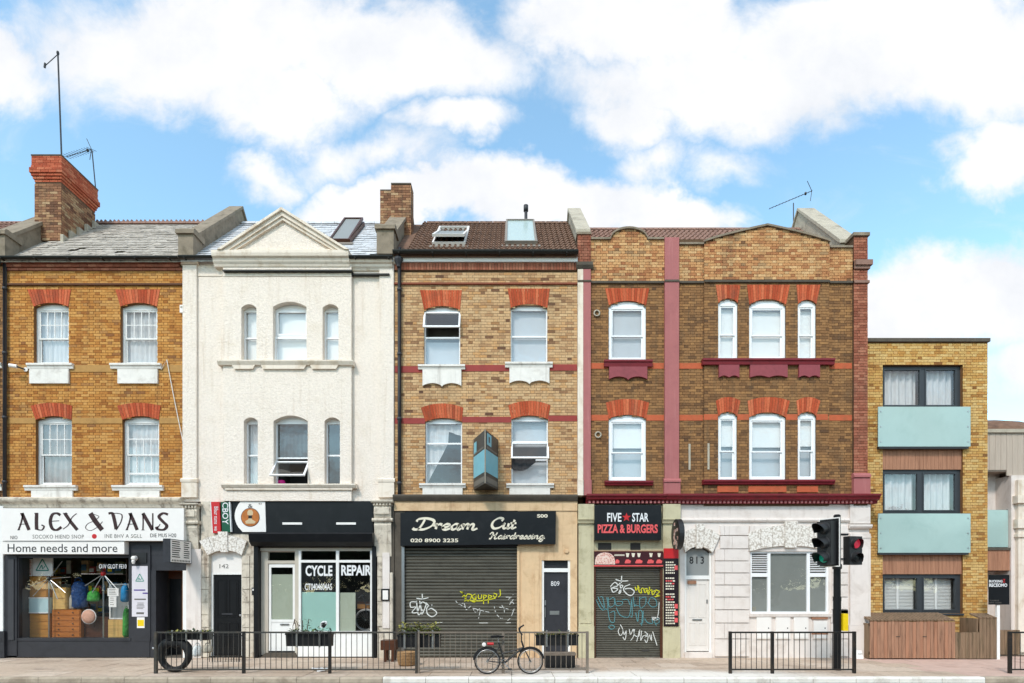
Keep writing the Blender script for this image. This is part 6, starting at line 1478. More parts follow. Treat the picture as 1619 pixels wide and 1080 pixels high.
def bag(name, label, mat, px0, px1, py0, py1, y, cat='bag', seed=1):
    rng = random.Random(seed); t = thing(name, label, cat, (X((px0+px1)/2, y), y, Z(py1, y))); b = MB(); n, m = 12, 9; x0_, x1_, z0_, z1_ = X(px0, y), X(px1, y), Z(py1, y), Z(py0, y)
    ph = [rng.uniform(.85, 1.15) for _ in range(n)]
    prof = [(.55, 0), (.95, .08), (1, .3), (.96, .55), (.85, .78), (.6, .95), (.2, 1)]
    vs = []
    for r, h in prof:
        for j in range(n):
            a = 2*math.pi*j/n; k = r*ph[j]*(1+.05*math.sin(h*9+j)); vs.append(((x0_+x1_)/2+(x1_-x0_)/2*k*math.cos(a), y+.12*k*math.sin(a), z0_+(z1_-z0_)*h))
    fs = [(i*n+j, i*n+(j+1) % n, (i+1)*n+(j+1) % n, (i+1)*n+j) for i in range(len(prof)-1) for j in range(n)]+[tuple(range(n))[::-1], tuple(len(vs)-n+j for j in range(n))]
    b.add(vs, fs); b.build('bag_body', mat, t, smooth=True)
    xc_ = (x0_+x1_)/2; h = MB().torus((xc_, y, z1_), (x1_-x0_)*.22, .010, (0, 1, 0), 12, 6, math.pi, math.pi); h.build('handle', mat, t, smooth=True)
    return t
drawers('dark wood sideboard behind the round pink cushion', 129, 173, 976, zf, .6, 2, 'wood_dark', 1, name='sideboard', cat='sideboard')
bag('bag', 'large blue bag hanging from the airer beside the cabinets', 'blue_bag', 112, 137, 919, 962, .6, seed=2); bag('bag', 'bright green carrier bag under the red hubbed airer', 'green_bag', 140, 158, 934, 951, .5, seed=3); bag('bag', 'cyan bag beside the framed mirror in the shop window', 'cyan_bag', 193, 204, 925, 952, .42, seed=4)
bag('jug', 'grey white jug standing on the tall chest', 'pale_stone', 112, 123, 938, 963.7, .62, 'jug', 5)
s = thing('cushion', 'round pink cushion leaning in the shop window', 'cushion', (X(141), .4, Z(988, .4))); c = (X(141, .4), .4, Z(975, .4)); b = MB().lathe([(.05, .07), (.17, .055), (.20, .0), (.17, -.055), (.05, -.075)], c, 20, 'y'); b.build('pad', 'pink_pad', s, smooth=True); MB().torus(c, .2, .012, (0, 1, 0), 20, 6).build('piping', 'white_board', s)
s = thing('mirror', 'white framed mirror standing behind the paper notices', 'mirror', (X(189), .6, Z(979, .6))); b = MB(); frame_bars(b, X(174, .6), X(205, .6), Z(979, .6), Z(923, .6), .58, .62, .035); b.build('frame', 'white_board', s); MB().box(X(174, .6), X(205, .6), .621, .63, Z(979, .6), Z(923, .6)).build('glass', 'frost_grey', s)
s = thing('cabinet', 'light wood cupboard at the foot of the framed mirror', 'cabinet', (X(189), .62, Z(zf, .62))); MB().box(X(173, .62), X(205, .62), .58, 1.0, Z(zf, .62), Z(979.5, .62)).build('carcass', 'wood_light', s); MB().box(X(174, .62), X(189, .62), .562, .579, Z(zf-1, .62), Z(980.5, .62)).build('door', 'wood_light', s); MB().box(X(189.5, .62), X(204, .62), .562, .579, Z(zf-1, .62), Z(980.5, .62)).build('door', 'wood_light', s)
bag('ornament', 'green bottle ornament beside the light wood cupboard', 'green_bag', 196, 205, 961, 1007.5, .36, 'ornament', 6)
for k, (a, c, t, b_, lab) in enumerate(((169, 186.5, 930, 942.5, 'wide white paper notice taped inside the shop window'), (171, 183, 943, 960, 'narrow white paper notice below the wide one on the shop window'))):
    s = thing('notice', lab, 'notice', (X((a+c)/2), .05, Z(b_))); MB().box(X(a), X(c), .038, .042, Z(b_), Z(t)).build('paper', 'white_board', s)
    b = MB()
    for i in range(4): b.box(X(a+2), X(c-2-random.uniform(0, 4)), .0365, .0378, Z(t+(b_-t)*(i+.8)/5)-.006, Z(t+(b_-t)*(i+.8)/5)+.006)
    b.build('printed_lines', 'ink_grey', s)
# crowded back shelves
s = thing('shelf_unit', 'dark shelving along the back of the second hand shop', 'shelves', (X(120), 1.3, Z(1010, 1.3)))
for k in range(4): MB().box(X(34, 1.3), X(203, 1.3), 1.2, 1.55, Z(1002-k*31, 1.3), Z(1002-k*31, 1.3)+.03).build('shelf', 'wood_dark', s)
for a in (33.5, 117, 203): MB().box(X(a, 1.3), X(a, 1.3)+.035, 1.2, 1.55, Z(1009, 1.3), Z(884, 1.3)).build('upright', 'wood_dark', s)
M('carton_a', S(190, 150, 104), .7, .2, 8); M('carton_b', S(216, 208, 196), .6, .2, 8); M('carton_c', S(70, 110, 140), .6, .2, 8); M('carton_d', S(170, 60, 52), .6, .2, 8); M('carton_e', S(96, 104, 70), .6, .2, 8)
rng = random.Random(12)
for k in range(4):
    a = 37
    while a < 197:
        w_ = rng.uniform(6, 14); h_ = rng.uniform(9, 22)
        if rng.random() < .86 and not (a < 117 < a+w_+1):
            zb_ = Z(1002-k*31, 1.3)+.031; mt = rng.choice(('carton_a', 'carton_b', 'carton_c', 'carton_d', 'carton_e')); xm_ = X(a+w_/2, 1.3); cn = dict(a='tan', b='off white', c='blue', d='red', e='olive')[mt[-1]]
            t = thing('carton', f'small {cn} packaged carton on the dark shelving of the second hand shop', 'carton', (xm_, 1.3, zb_), 'cartons on the back shelves')
            MB().box(X(a, 1.3), X(a+w_, 1.3), 1.22+rng.uniform(0, .06), 1.5, zb_, zb_+h_/54).build('box', mt, t)
            MB().box(X(a+w_*.15, 1.3), X(a+w_*.85, 1.3), 1.214, 1.2195, zb_+h_/54*.25, zb_+h_/54*.7).build('printed_label', rng.choice(('ink_cream', 'ink_red', 'carton_b', 'yellow_plastic', 'carton_c')), t)
        a += w_+rng.uniform(.5, 2)
# bicycle and box in the cycle shop window
def wheel(c, r, ax=(0, 1, 0), spokes=20, tyre='rubber', name='wheel', parent=None, tt=.018):
    w = MB().torus(c, r-.03, .009, ax, 36, 6).build(name, 'steel', parent, smooth=True); MB().torus(c, r, tt, ax, 40, 8).build('tyre', tyre, w, smooth=True)
    b = MB(); c = Vector(c); a = Vector(ax).normalized(); u = a.cross(Vector((0, 0, 1))).normalized(); v = a.cross(u)
    for i in range(spokes):
        t = 2*math.pi*i/spokes; d = math.cos(t)*u+math.sin(t)*v; b.tube([c+a*(.03 if i % 2 else -.03), c+d*(r-.03)], .0016, 4, False)
    b.tube([c-a*.05, c+a*.05], .022, 10); b.build('spokes', 'steel', w)
    return w
s = thing('bicycle', 'bicycle half hidden behind the cycle shop window with silver wheel', 'bicycle', (X(578), .5, Z(998, .5)))
cw = Vector((X(579, .5), .5, Z(980, .5))); wheel(cw, .30, parent=s, tyre='sill_white', tt=.012)
b = MB(); top = cw+Vector((.0, 0, .42)); b.tube([cw, top], .018); b.tube([top, top+Vector((-.1, 0, .25))], .018); b.tube([top, top+Vector((.45, 0, .05))], .02); b.tube([top+Vector((.45, 0, .05)), cw+Vector((.55, 0, 0))], .02); b.build('frame', 'plastic_black', s)
MB().tube([top+Vector((-.16, -.2, .2)), top+Vector((-.1, -.1, .27)), top+Vector((-.1, .1, .27))], .014).build('handlebar', 'steel', s)
s = thing('crate', 'small brown wooden crate on a shelf behind the cycle shop window', 'crate', (X(577), .8, Z(962, .8))); MB().box(X(566, .8), X(588, .8), .75, 1.1, Z(962, .8), Z(952, .8)).build('box', 'wood_mid', s); MB().box(X(566, .8), X(588, .8), .73, .749, Z(954.5, .8), Z(951, .8)).build('rim', 'wood_dark', s); MB().box(X(564, .8), X(589, .8), .7, 1.9, Z(964, .8), Z(962.2, .8)).build('shelf', 'wood_dark', s)

# ================================================================== aerials
def yagi(label, base, mast_top, boom0, boom1, n, el, back=True, name='television_aerial'):
    t = thing(name, label, 'aerial', base); base, mt, a, c = Vector(base), Vector(mast_top), Vector(boom0), Vector(boom1)
    MB().tube([base, mt], .016, 6).build('mast', 'iron_pipe', t); MB().tube([a, c], .010, 6).build('boom', 'iron_pipe', t); d = (c-a).normalized(); up = Vector((.25, .9, .3)).normalized()
    for i in range(n): p = a.lerp(c, i/(n-1)); MB().tube([p-up*el/2, p+up*el/2], .007, 5).build('director', 'iron_pipe', t)
    if back:
        for k in (-1, 1): MB().tube([c, c+Vector((-.05-.1*(k > 0), 0, .33*k))], .010, 5).build('reflector', 'iron_pipe', t)
    MB().lathe([(.03, -.04), (.04, 0), (.03, .04)], a.lerp(c, .85), 8).build('dipole_box', 'plastic_black', t)
yc = 2.1
P = lambda px, py, y: (X(px, y), y, Z(py, y))
yagi('television aerial on thin mast behind the tall red capped chimney', P(153, 312, yc+.4), P(146, 238, yc+.4), P(105, 248, yc), P(145, 236, yc+.4), 11, .35)
yagi('television aerial above the pale gable coping of the brown brick house', P(1255, 352, 3.2), P(1255, 321, 3.2), P(1217, 330, 3.0), P(1284, 302, 3.4), 14, .18)
s = thing('mast_aerial', 'very tall thin mast with short hooked arm rising from the red capped chimney', 'aerial', P(98, 250, 1.6)); MB().tube([P(98, 252, 1.6), P(92, 84, 1.6)], .022, 6).build('mast', 'iron_pipe', s); MB().tube([P(92, 86, 1.6), P(72, 104, 1.6)], .012, 6).build('arm', 'iron_pipe', s); MB().tube([P(72, 100, 1.6), P(71, 107, 1.6)], .03, 6).build('sensor', 'iron_pipe', s); MB().lathe([(.03, -.05), (.04, 0), (.03, .05)], P(92, 84, 1.6), 8).build('cap', 'plastic_black', s)

# ================================================================== railings, planters, bicycle and street furniture
RYL = -2.93; RH = 1.0
def ground_px(px, y): return X(px, y)
def railing(label, posts, mat_post, mat_bar, y=RYL, bars=15, closed_left=False, group=None, h=.93):
    t = thing('guard_railing', label, 'railing', (X(posts[0], y), y, 0), group); xs = [X(p, y) for p in posts]
    for i, x in enumerate(xs): MB().box(x-.03, x+.03, y-.03, y+.03, -.05, h+.004).build('post', mat_post if not isinstance(mat_post, (list, tuple)) else mat_post[i], t)
    for a, c in zip(xs, xs[1:]):
        MB().box(a+.03, c-.03, y-.02, y+.02, h-.035, h).build('top_rail', mat_bar, t); MB().box(a+.03, c-.03, y-.012, y+.012, .07, .10).build('bottom_rail', mat_bar, t)
        me = MB().tube([(0, 0, .10), (0, 0, h-.035)], .0075, 6).mesh('bar', mat_bar)
        nb = max(3, round((c-a)/.118)); [link('bar', me, t, loc=(a+(c-a)*k/nb, y, 0)) for k in range(1, nb)]
    return t
railing('dark grey guard railing in front of the black street door and cycle shop', [247, 386, 522, 659], ['rail_dark', 'rail_black', 'rail_black', 'rail_dark'], 'rail_dark')
railing('worn pale guard railing behind the bicycle in front of the roller shutter', [662, 796, 929], 'rail_pale', 'rail_pale', bars=14)
railing('black guard railing around the traffic light in front of the white flat', [1155, 1221.5, 1351], 'rail_black', 'rail_black', bars=9)
railing('black guard railing end beside the corner house at the road edge', [1597, 1730], 'rail_black', 'rail_black', bars=12)
def leaves(n, x0, x1, y0, y1, z0, z1, size, seed, droop=.0):
    rng = random.Random(seed); b = MB()
    for _ in range(n):
        t = rng.random(); p = Vector((x0+(x1-x0)*t, rng.uniform(y0, y1), z0+(z1-z0)*rng.random()**1.6)); a = rng.uniform(0, 6.28); e = rng.uniform(-.6, .9); s_ = size*rng.uniform(.5, 1.3)
        d = Vector((math.cos(a)*math.cos(e), math.sin(a)*math.cos(e), math.sin(e))); u = d.cross(Vector((0, 0, 1))).normalized()*s_*.35
        b.face([p, p+d*s_*.5+u, p+d*s_, p+d*s_*.5-u])
    return b
def planter(label, px0, px1, py0, py1, y, leafmats, seed, grow=.25, n=260, hooks=2, mat='plastic_black'):
    t = thing('railing_planter', label, 'planter', (X((px0+px1)/2, y), y, Z(py1, y))); x0_, x1_, z0_, z1_ = X(px0, y), X(px1, y), Z(py1, y), Z(py0, y); w = .2
    prof = [(y, z1_), (y+w, z1_), (y+w-.03, z0_), (y+.03, z0_)]; MB().prism_x(prof, x0_, x1_).build('trough', mat, t); b = MB(); b.box(x0_-.012, x1_+.012, y-.012, y+w+.012, z1_-.03, z1_+.006); b.build('rim', mat, t)
    for i, m in enumerate(leafmats): leaves(n, x0_+.02, x1_-.02, y, y+w, z1_, z1_+grow*(1 if i == 0 else .6), .07, seed+i).build('foliage', m, t)
    for k in range(hooks):
        xh = x0_+(x1_-x0_)*(k+.5)/hooks; MB().box(xh-.02, xh+.02, y-.022, y-.013, z0_-.02, RH-.04).build('hook', 'steel', t)
    return t
yp = RYL+.06
t = planter('black railing trough with tall stems and a white flower before the cycle shop', 452, 524, 1002, 1022, yp, ('leaf', 'leaf_dark'), 31, .12, 120)
b = MB(); rng = random.Random(8)
for px in (464, 468, 471, 479, 487): b.tube([P(px, 1003, yp+.1), P(px+rng.uniform(-1, 1), 990, yp+.1), P(px+rng.uniform(-3, 3), 978+rng.uniform(0, 6), yp+.1)], .008, 5)
b.build('stem', 'wood_dark', t); leaves(90, X(460, yp), X(492, yp), yp, yp+.2, Z(1003, yp), Z(979, yp), .05, 4).build('foliage', 'leaf_dark', t)
b = MB().tube([P(510, 1003, yp+.1), P(512, 988, yp+.1)], .008, 5); b.build('stem', 'leaf', t); fl = MB(); rng = random.Random(3)
for _ in range(26): c = Vector(P(512+rng.uniform(-4, 4), 988+rng.uniform(-4, 3), yp+.1)); fl.obox(c, (.025, 0, .01), (0, .02, .01), (.008, 0, .02))
fl.build('flower', 'ink_white', t)
planter('black railing trough overgrown with yellow green foliage before the roller shutter', 629, 696, 1004, 1024, yp, ('leaf_yellow', 'leaf'), 41, .26, 520, 3)
planter('black railing trough with sparse greenery before the dark grey numbered door', 848, 915, 1004, 1021, yp, ('leaf', 'leaf_yellow'), 51, .06, 120, 2)
planter('long low trough of dark trailing leaves behind the black tyre', 262, 330, 1001, 1012, yp, ('leaf_dark', 'leaf_yellow'), 61, .05, 200, 3)
s = thing('trough', 'dark metal trough under the railing planter before the numbered door', 'trough', (X(880), RYL+.5, 0)); yy = -2.1
MB().prism_x([(yy, .30), (yy+.3, .30), (yy+.27, .02), (yy+.03, .02)], X(862, yy), X(910, yy)).build('body', 'plastic_black', s); MB().box(X(861, yy), X(911, yy), yy-.01, yy+.31, .301, .36).build('rim', 'rail_pale', s)
for a in (864, 906): MB().box(X(a, yy), X(a+2, yy), yy+.03, yy+.27, 0, .019).build('foot', 'plastic_black', s)
s = thing('basket', 'round woven wicker basket behind the railing beside the roller shutter', 'basket', (X(644), -1.6, 0)); yy = -1.6
MB().lathe([(.17, 0), (.21, .06), (.235, .2), (.225, .34), (.20, .34), (.19, .08)], (X(644, yy), yy, 0), 22).build('body', 'wicker', s, smooth=True)
b = MB()
for k in range(9): b.torus((X(644, yy), yy, .04+k*.036), .205+.032*math.sin(k/8*2.4), .012, (0, 0, 1), 24, 5)
b.build('weave', 'wicker', s, smooth=True)
s = thing('stool', 'small dark brown wooden box stool beside the wicker basket', 'stool', (X(612), -1.2, 0)); yy = -.9
MB().box(X(602, yy), X(626, yy), yy, yy+.35, .30, .55).build('seat_box', 'wood_dark', s)
for a in (607, 619):
    for q in (0, .29): MB().box(X(a, yy), X(a+4, yy), yy+q, yy+q+.06, 0, .299).build('leg', 'wood_dark', s)
# bicycle chained to the railing
s = thing('bicycle', 'dark city bicycle leaning against the pale railing before the roller shutter', 'bicycle', (X(805, -3.14), -3.14, 0)); yb = -3.08
R1 = .275; rw = Vector((X(771, yb), yb, R1+.018)); fw = Vector((X(839, yb), yb, R1+.018))
wheel(rw, R1, parent=s, tt=.015); wheel(fw, R1, parent=s, tt=.015)
bb = Vector((X(798, yb), yb, .25)); st = Vector((X(789, yb), yb, .70)); hd = Vector((X(825, yb), yb, .74)); hl = Vector((X(828, yb), yb, .60))
b = MB(); b.tube([bb, st], .017); b.tube([bb, hl], .021); b.tube([st+(bb-st)*.25, hl+(hd-hl)*.2], .016) if False else None; b.tube([hl, hd], .02); b.tube([bb, rw], .012); b.tube([st+(bb-st)*.2, rw], .010)
b.tube([bb+(st-bb)*.45, hl+(bb-hl)*.04], .016); b.build('frame', 'plastic_black', s)
b = MB(); b.tube([hl, hl+(fw-hl)*.55+Vector((-.0, 0, 0)), fw+Vector((0, -.05, 0))], .013); b.tube([hl, fw+Vector((0, .05, 0))], .013); b.build('fork', 'plastic_black', s)
b = MB(); b.tube([st, st+Vector((-.02, 0, .12))], .013); b.build('seat_post', 'steel', s); b = MB(); c = st+Vector((-.02, 0, .13))
b.add([c+Vector(p) for p in ((-.16, -.08, .02), (-.16, .08, .02), (.0, .07, .03), (.14, .02, .01), (.14, -.02, .01), (.0, -.07, .03), (-.14, -.06, -.03), (-.14, .06, -.03), (.0, .04, -.02), (.12, .015, -.02), (.12, -.015, -.02), (.0, -.04, -.02))], [(0, 5, 4, 3, 2, 1), (6, 7, 8, 9, 10, 11), (0, 1, 7, 6), (1, 2, 8, 7), (2, 3, 9, 8), (3, 4, 10, 9), (4, 5, 11, 10), (5, 0, 6, 11)]); b.build('saddle', 'rubber', s)
b = MB(); q = hd+Vector((.0, 0, .13)); b.tube([hd, q], .014); b.tube([q+Vector((-.06, -.27, .12)), q+Vector((.0, -.24, .02)), q+Vector((.02, 0, 0)), q+Vector((.0, .24, .02)), q+Vector((-.06, .27, .12))], .013, 8); b.build('handlebar', 'plastic_black', s)
MB().tube([q+Vector((-.06, -.27, .12)), q+Vector((-.02, -.265, .2))], .018).build('grip', 'rubber', s); MB().tube([q+Vector((-.06, .27, .12)), q+Vector((.06, .275, .2))], .018).build('grip', 'rubber', s)
cr = MB().torus(bb+Vector((0, -.05, 0)), .085, .008, (0, 1, 0), 24, 6).build('chainring', 'steel', s)
b = MB(); b.tube([bb+Vector((0, -.07, 0)), bb+Vector((.12, -.07, -.12))], .009); b.tube([bb+Vector((0, .07, 0)), bb+Vector((-.12, .07, .12))], .009); b.tube([bb+Vector((0, -.07, 0)), bb+Vector((0, .07, 0))], .014); b.build('crank', 'steel', s)
for d in ((.12, -.11, -.12), (-.12, .11, .12)): MB().box(bb.x+d[0]-.045, bb.x+d[0]+.045, bb.y+d[1]-.04, bb.y+d[1]+.04, bb.z+d[2]-.012, bb.z+d[2]+.012).build('pedal', 'rubber', s)
b = MB(); b.tube([bb+Vector((0, -.05, .085)), rw+Vector((0, -.05, .03))], .004, 5); b.tube([bb+Vector((0, -.05, -.085)), rw+Vector((0, -.05, -.03))], .004, 5); b.build('chain', 'iron_pipe', s)
for w_, a0 in ((rw, R(5)), (fw, R(40))): MB().torus(w_, R1+.03, .016, (0, 1, 0), 14, 6, R(130), a0+math.pi).build('mudguard', 'plastic_black', s)
MB().tube([rw+Vector((.0, -.02, .38)), rw+Vector((.14, -.02, .38))], .03, 8).build('tail_light', 'ink_red', s); MB().lathe([(.0, -.01), (.045, 0), (.045, .02)], rw+Vector((-.07, -.06, .37)), 12, 'y').build('reflector', 'white_board', s)
# black tyre and patterned bag behind the railing
s = thing('tyre', 'fat black tyre with heart shaped opening leaning behind the dark railing', 'tyre', (X(277, -2.7), -2.7, 0)); yy = -2.72; cx, cz = X(277, yy), .41
n, m = 48, 10; b = MB(); rad = []
for i in range(n):
    a = 2*math.pi*i/n; ro = .40+.015*math.sin(3*a); ri = .235*(1-.22*math.sin(a))*(1-.38*math.exp(-((a-math.pi/2)/.35)**2)); rad.append((a, (ro+ri)/2, (ro-ri)/2))
for a, r_, t_ in rad:
    for j in range(m): q = 2*math.pi*j/m; rr = r_+t_*math.cos(q); b.v.append((cx+rr*math.cos(a), yy+.10*math.sin(q), cz+rr*math.sin(a)))
for i in range(n):
    for j in range(m): b.f.append((i*m+j, i*m+(j+1) % m, ((i+1) % n)*m+(j+1) % m, ((i+1) % n)*m+j)); b.a.append(0)
b.build('casing', 'rubber', s, smooth=True); MB().tube([(cx-.38, yy-.06, cz+.12), (cx-.46, yy-.08, cz+.14)], .025).build('valve_mirror', 'steel', s); MB().torus((cx, yy, cz), .30, .012, (0, 1, 0), 30, 6).build('bead', 'iron_pipe', s)
bag('bag', 'white and grey patterned bag on the railing beside the black tyre', 'foil_white', 305, 320, 1020, 1038, -2.75, seed=9); bag('bag', 'small dark eyed white bag next to the larger patterned bag', 'pale_stone', 321, 336, 1020, 1032, -2.75, seed=10)
s = thing('litter', 'crumpled white paper litter lying behind the dark railing', 'litter', (X(503, -2.4), -2.5, 0)); b = MB(); rng = random.Random(2)
for i in range(7): b.obox((X(497, -2.6)+i*.045, -2.6+rng.uniform(-.05, .05), .03+rng.uniform(0, .02)), (.05, .01, rng.uniform(-.01, .02)), (.0, .05, rng.uniform(-.02, .02)), (0, .004, .016))
b.build('paper', 'ink_white', s)
s = thing('gate', 'low black iron guard in front of the black street door', 'guard', (X(358), -.9, 0)); yy = -.9
MB().box(X(331, yy), X(384, yy), yy-.015, yy+.015, .66, .69).build('top_rail', 'black_paint', s); MB().box(X(331, yy), X(384, yy), yy-.012, yy+.012, .12, .145).build('bottom_rail', 'black_paint', s); me = MB().tube([(0, 0, .0), (0, 0, .66)], .008, 6).mesh('bar', 'black_paint')
for k in range(13): link('bar', me, s, loc=(X(331, yy)+.01+k*(X(384, yy)-X(331, yy)-.02)/12, yy, 0))
# estate-agent board, floor notice
s = thing('agent_board', 'black estate agent board on a thin white post beside the timber bin store', 'sign', (X(1579), -.35, 0)); yy = -.35
MB().box(X(1577, yy), X(1581.5, yy), yy, yy+.06, -.03, Z(935, yy)).build('post', 'paint_white', s); MB().box(X(1563, yy), X(1595.5, yy), yy-.02, yy-.001, Z(956, yy), Z(909, yy)).build('board', 'black_sign', s)
text('BUCKING', s, 1564.5, 1585.5, 917, 921, yy-.024, 'ink_white', bold=.03); text('RECEOMO', s, 1564.5, 1593, 922.5, 928, yy-.024, 'ink_white', bold=.03); text('TOMBLIE', s, 1565, 1580, 948.5, 950.5, yy-.024, 'ink_grey'); text('BMNT  ALDMES', s, 1565, 1584, 952, 954, yy-.024, 'ink_grey')
text('Z', s, 1586, 1590, 915.5, 921, yy-.024, 'ink_red', bold=.03)
s = thing('floor_notice', 'small white notice board standing on the pavement by the end pilaster', 'notice', (X(1360), -.3, 0)); yy = -.25
MB().prism_x([(yy, .0), (yy+.05, .0), (yy+.12, .22), (yy+.09, .22)], X(1355, yy), X(1366, yy)).build('board', 'white_board', s); text('FORM', s, 1357, 1364, 1033, 1035, yy+.03, 'ink_grey')
s = thing('wall_notice', 'white framed notice on the rusticated pier beside the cycle shop', 'notice', (X(610), -.12, Z(950))); MB().bp(603, 616, 931, 950, -.13, -.10).build('frame', 'black_paint', s); MB().bp(605.5, 614, 933.5, 948, -.136, -.131).build('card', 'white_board', s)
s = thing('entry_panel', 'black entry buzzer box fixed beside the guide post of the cycle shop', 'buzzer', (X(401), -.08, Z(941))); MB().bp(398.5, 403.4, 929, 941, -.09, -.031).build('case', 'plastic_black', s); MB().bp(399.5, 402.4, 931, 934, -.096, -.091).build('button', 'white_board', s)

# timber bin store in front of the modern house
s = thing('bin_store', 'weathered timber bin store with sloping slatted lid below the modern house windows', 'bin store', (X(1475), -.2, 0)); yy = -.35; Yk = .28
n = 24; zt = Z(983, yy)
for i in range(n):
    a = 1376+(1511-1376)*i/n; c = 1376+(1511-1376)*(i+1)/n; MB().box(X(a, yy)+.004, X(c, yy)-.006, yy+random.uniform(-.006, .006), yy+.022, .03, zt+random.uniform(-.008, .006)).build('board', 'fence_wood' if random.random() > .25 else 'cedar', s)
    d = Vector((0, Yk-yy, .17)); MB().obox(((X(a, yy)+X(c, yy))/2, (yy+Yk)/2, zt+.03+.085), ((X(c, yy)-X(a, yy))*.36, 0, 0), d/2, (0, -.006, .02)).build('lid_slat', 'fence_old', s)
n = 12
for i in range(n):
    a = 1511+(1577-1511)*i/n; c = 1511+(1577-1511)*(i+1)/n; hi = 1000 if a < 1549 else 978; MB().box(X(a, yy)+.004, X(c, yy)-.006, yy+.004+random.uniform(-.005, .005), yy+.026, .02, Z(hi, yy)+random.uniform(-.01, .01)).build('board', 'fence_old', s)
for i in range(5):
    a = 1549+5.6*i; MB().obox((X(a+2.8, yy), (yy+.0)/2, Z(978, yy)+.06), (.035, 0, 0), (0, .18, .05), (0, -.006, .02)).build('lid_slat', 'fence_old', s)
MB().box(X(1376, yy), X(1577, yy), yy+.03, yy+.06, .12, .2).build('rail', 'fence_old', s); MB().box(X(1376, yy), X(1511, yy), yy+.03, yy+.06, zt-.12, zt-.04).build('rail', 'fence_old', s)
MB().box(X(1548, yy)-.03, X(1548, yy), yy+.03, .28, .02, Z(978, yy)).build('side_panel', 'fence_old', s); MB().box(X(1577, yy)-.03, X(1577, yy), yy+.03, .28, .02, Z(980, yy)).build('side_panel', 'fence_old', s); MB().box(X(1376, yy), X(1376, yy)+.03, yy+.03, .28, .02, zt-.05).build('side_panel', 'fence_old', s)
for a in (1417, 1459): MB().box(X(a, yy), X(a+6, yy), yy-.014, yy-.0075, Z(1007, yy), Z(1006, yy)).build('finger_slot', 'room_dark', s); 

# traffic light
yt = -2.43; s = thing('traffic_light', 'black traffic light pole with green vehicle signal and red crossing signal', 'traffic light', (X(1324, yt), yt, 0)); px_ = X(1324, yt)
MB().lathe([(.085, 0), (.085, 1.6), (.09, 1.6), (.09, 1.7), (.078, 1.7), (.075, 3.58), (.05, 3.6)], (px_, yt, 0), 16).build('pole', 'black_paint', s)
M('lens_dark', S(40, 40, 40), .25, .1); emit_mat('lamp_green', (.01, .30, .2), .25); emit_mat('lamp_red', (.6, .03, .06), .4); M('signal_body', (.022, .022, .023), .45, .15, 5)
def signal(face, n, zt_, zb_, off, lamps, hood, board=True):
    fz = math.atan2(face[0], -face[1]); m = Matrix.Translation((px_+off[0], yt+off[1], 0)) @ Matrix.Rotation(fz, 4, 'Z'); H = zt_-zb_; w = .17
    b = MB(); b.box(-w, w, -.09, .10, zb_, zt_); hd_ = xf(b, m).build('signal_head', 'signal_body', s)
    if board:
        b = MB(); b.box(-w-.06, w+.06, .101, .112, zb_-.02, zt_+.06); xf(b, m).build('backing_board', 'black_paint', hd_); b = MB(); frame_bars(b, -w-.085, w+.085, zb_-.045, zt_+.085, .102, .110, .028); xf(b, m).build('board_border', 'white_board', hd_)
    for i in range(n):
        zc_ = zt_-H*(i+.5)/n; r_ = H/n*.40
        b = MB().lathe([(r_*.86, -.10), (r_*.6, -.115), (.01, -.122)], (0, 0, zc_), 20, 'y'); xf(b, m).build('lens', lamps[i], hd_)
        b = MB(); k = 18; a0, a1 = R(-35), R(215)
        for j in range(k):
            t0, t1 = a0+(a1-a0)*j/k, a0+(a1-a0)*(j+1)/k; e = lambda t: -.09-hood*(.55+.45*max(0, math.sin(t)))
            q = [(r_*math.cos(t0), -.09, zc_+r_*math.sin(t0)), (r_*math.cos(t1), -.09, zc_+r_*math.sin(t1)), (r_*math.cos(t1), e(t1), zc_+r_*math.sin(t1)-.03), (r_*math.cos(t0), e(t0), zc_+r_*math.sin(t0)-.03)]
            b.face(q); g = .93; b.face([(x_*g, y_+.0, zc_+(z_-zc_)*g) for x_, y_, z_ in q][::-1])
        xf(b, m).build('visor', 'signal_body', hd_)
        b = MB().torus((0, -.09, zc_), r_, .014, (0, 1, 0), 22, 6); xf(b, m).build('lens_rim', 'signal_body', hd_, smooth=True)
zt_, zb_ = Z(824, yt-.2), Z(893, yt-.2)
signal((-.88, -.48), 3, zt_, zb_, (-.31, -.12), ('lens_dark', 'lens_dark', 'lamp_green'), .36)
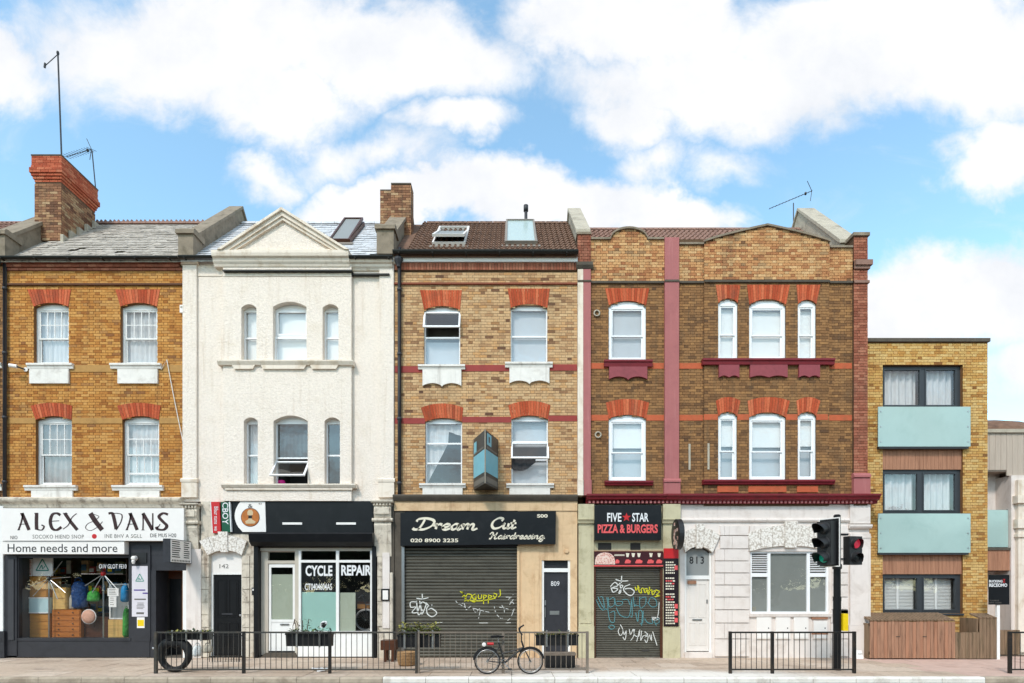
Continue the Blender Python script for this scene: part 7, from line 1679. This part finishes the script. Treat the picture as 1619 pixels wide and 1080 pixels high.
signal((.22, -.97), 2, Z(848, yt-.1), Z(893, yt-.1), (.34, -.04), ('lamp_red', 'lens_dark'), .14, False)
for z in (Z(884, yt), Z(845, yt)): MB().box(px_-.2, px_+.25, yt-.03, yt+.03, z-.02, z+.02).build('bracket', 'black_paint', s)
MB().lathe([(.09, 0), (.10, .02), (.10, .1), (.09, .12)], (px_, yt, Z(900, yt)), 14).build('collar', 'signal_body', s)
MB().box(px_+.075, px_+.19, yt-.12, yt+.03, Z(997, yt), Z(970, yt)).build('push_button_box', 'yellow_plastic', s); MB().box(px_+.10, px_+.165, yt-.126, yt-.121, Z(992, yt), Z(982, yt)).build('button_panel', 'yellow_plastic', s)

# trees along the far side of the road, behind the photographer: they show only as reflections in the glass
tk = None
for i in range(25):
    tx, ty, sc = -66+i*5.5, -41-(i*37 % 5), .95+.08*(i*29 % 4)
    t = thing('street_tree', 'leafy broad tree on the far side of the road', 'tree', (tx, ty, -.2), 'trees across the road')
    if tk is None:
        rng = random.Random(77); tr_ = MB().tube([(0, 0, 0), (.05, 0, 2), (.0, .1, 4.5)], .28, 10, r1=.12)
        for k in range(7): a = k*.9; tr_.tube([(0, .05, 2.6+k*.3), (1.6*math.cos(a), 1.6*math.sin(a), 4.6+k*.3)], .08, 6, r1=.03)
        cr_ = MB()
        for _ in range(5200):
            d = Vector((rng.gauss(0, 1), rng.gauss(0, 1), rng.gauss(0, 1))).normalized(); rr_ = rng.random()**.4; p_ = Vector((d.x*3.9*rr_, d.y*3.0*rr_, 5.0+d.z*3.6*rr_+.5*math.sin(d.x*5)*rr_)); u_ = Vector((rng.uniform(-1, 1), rng.uniform(-1, 1), rng.uniform(-1, 1))).normalized()*.22; w__ = u_.cross(d).normalized()*.16
            cr_.face([p_-u_, p_+w__, p_+u_, p_-w__])
        tk = (tr_.mesh('trunk', 'wood_dark'), cr_.mesh('crown', 'leaf_dark'))
    for nm, me in zip(('trunk', 'crown'), tk):
        o = link(nm, me, t, loc=(tx, ty, -.2)); o.scale = (sc, sc, sc)

for e in EMPTIES:
    if '_base' in e: del e['_base']
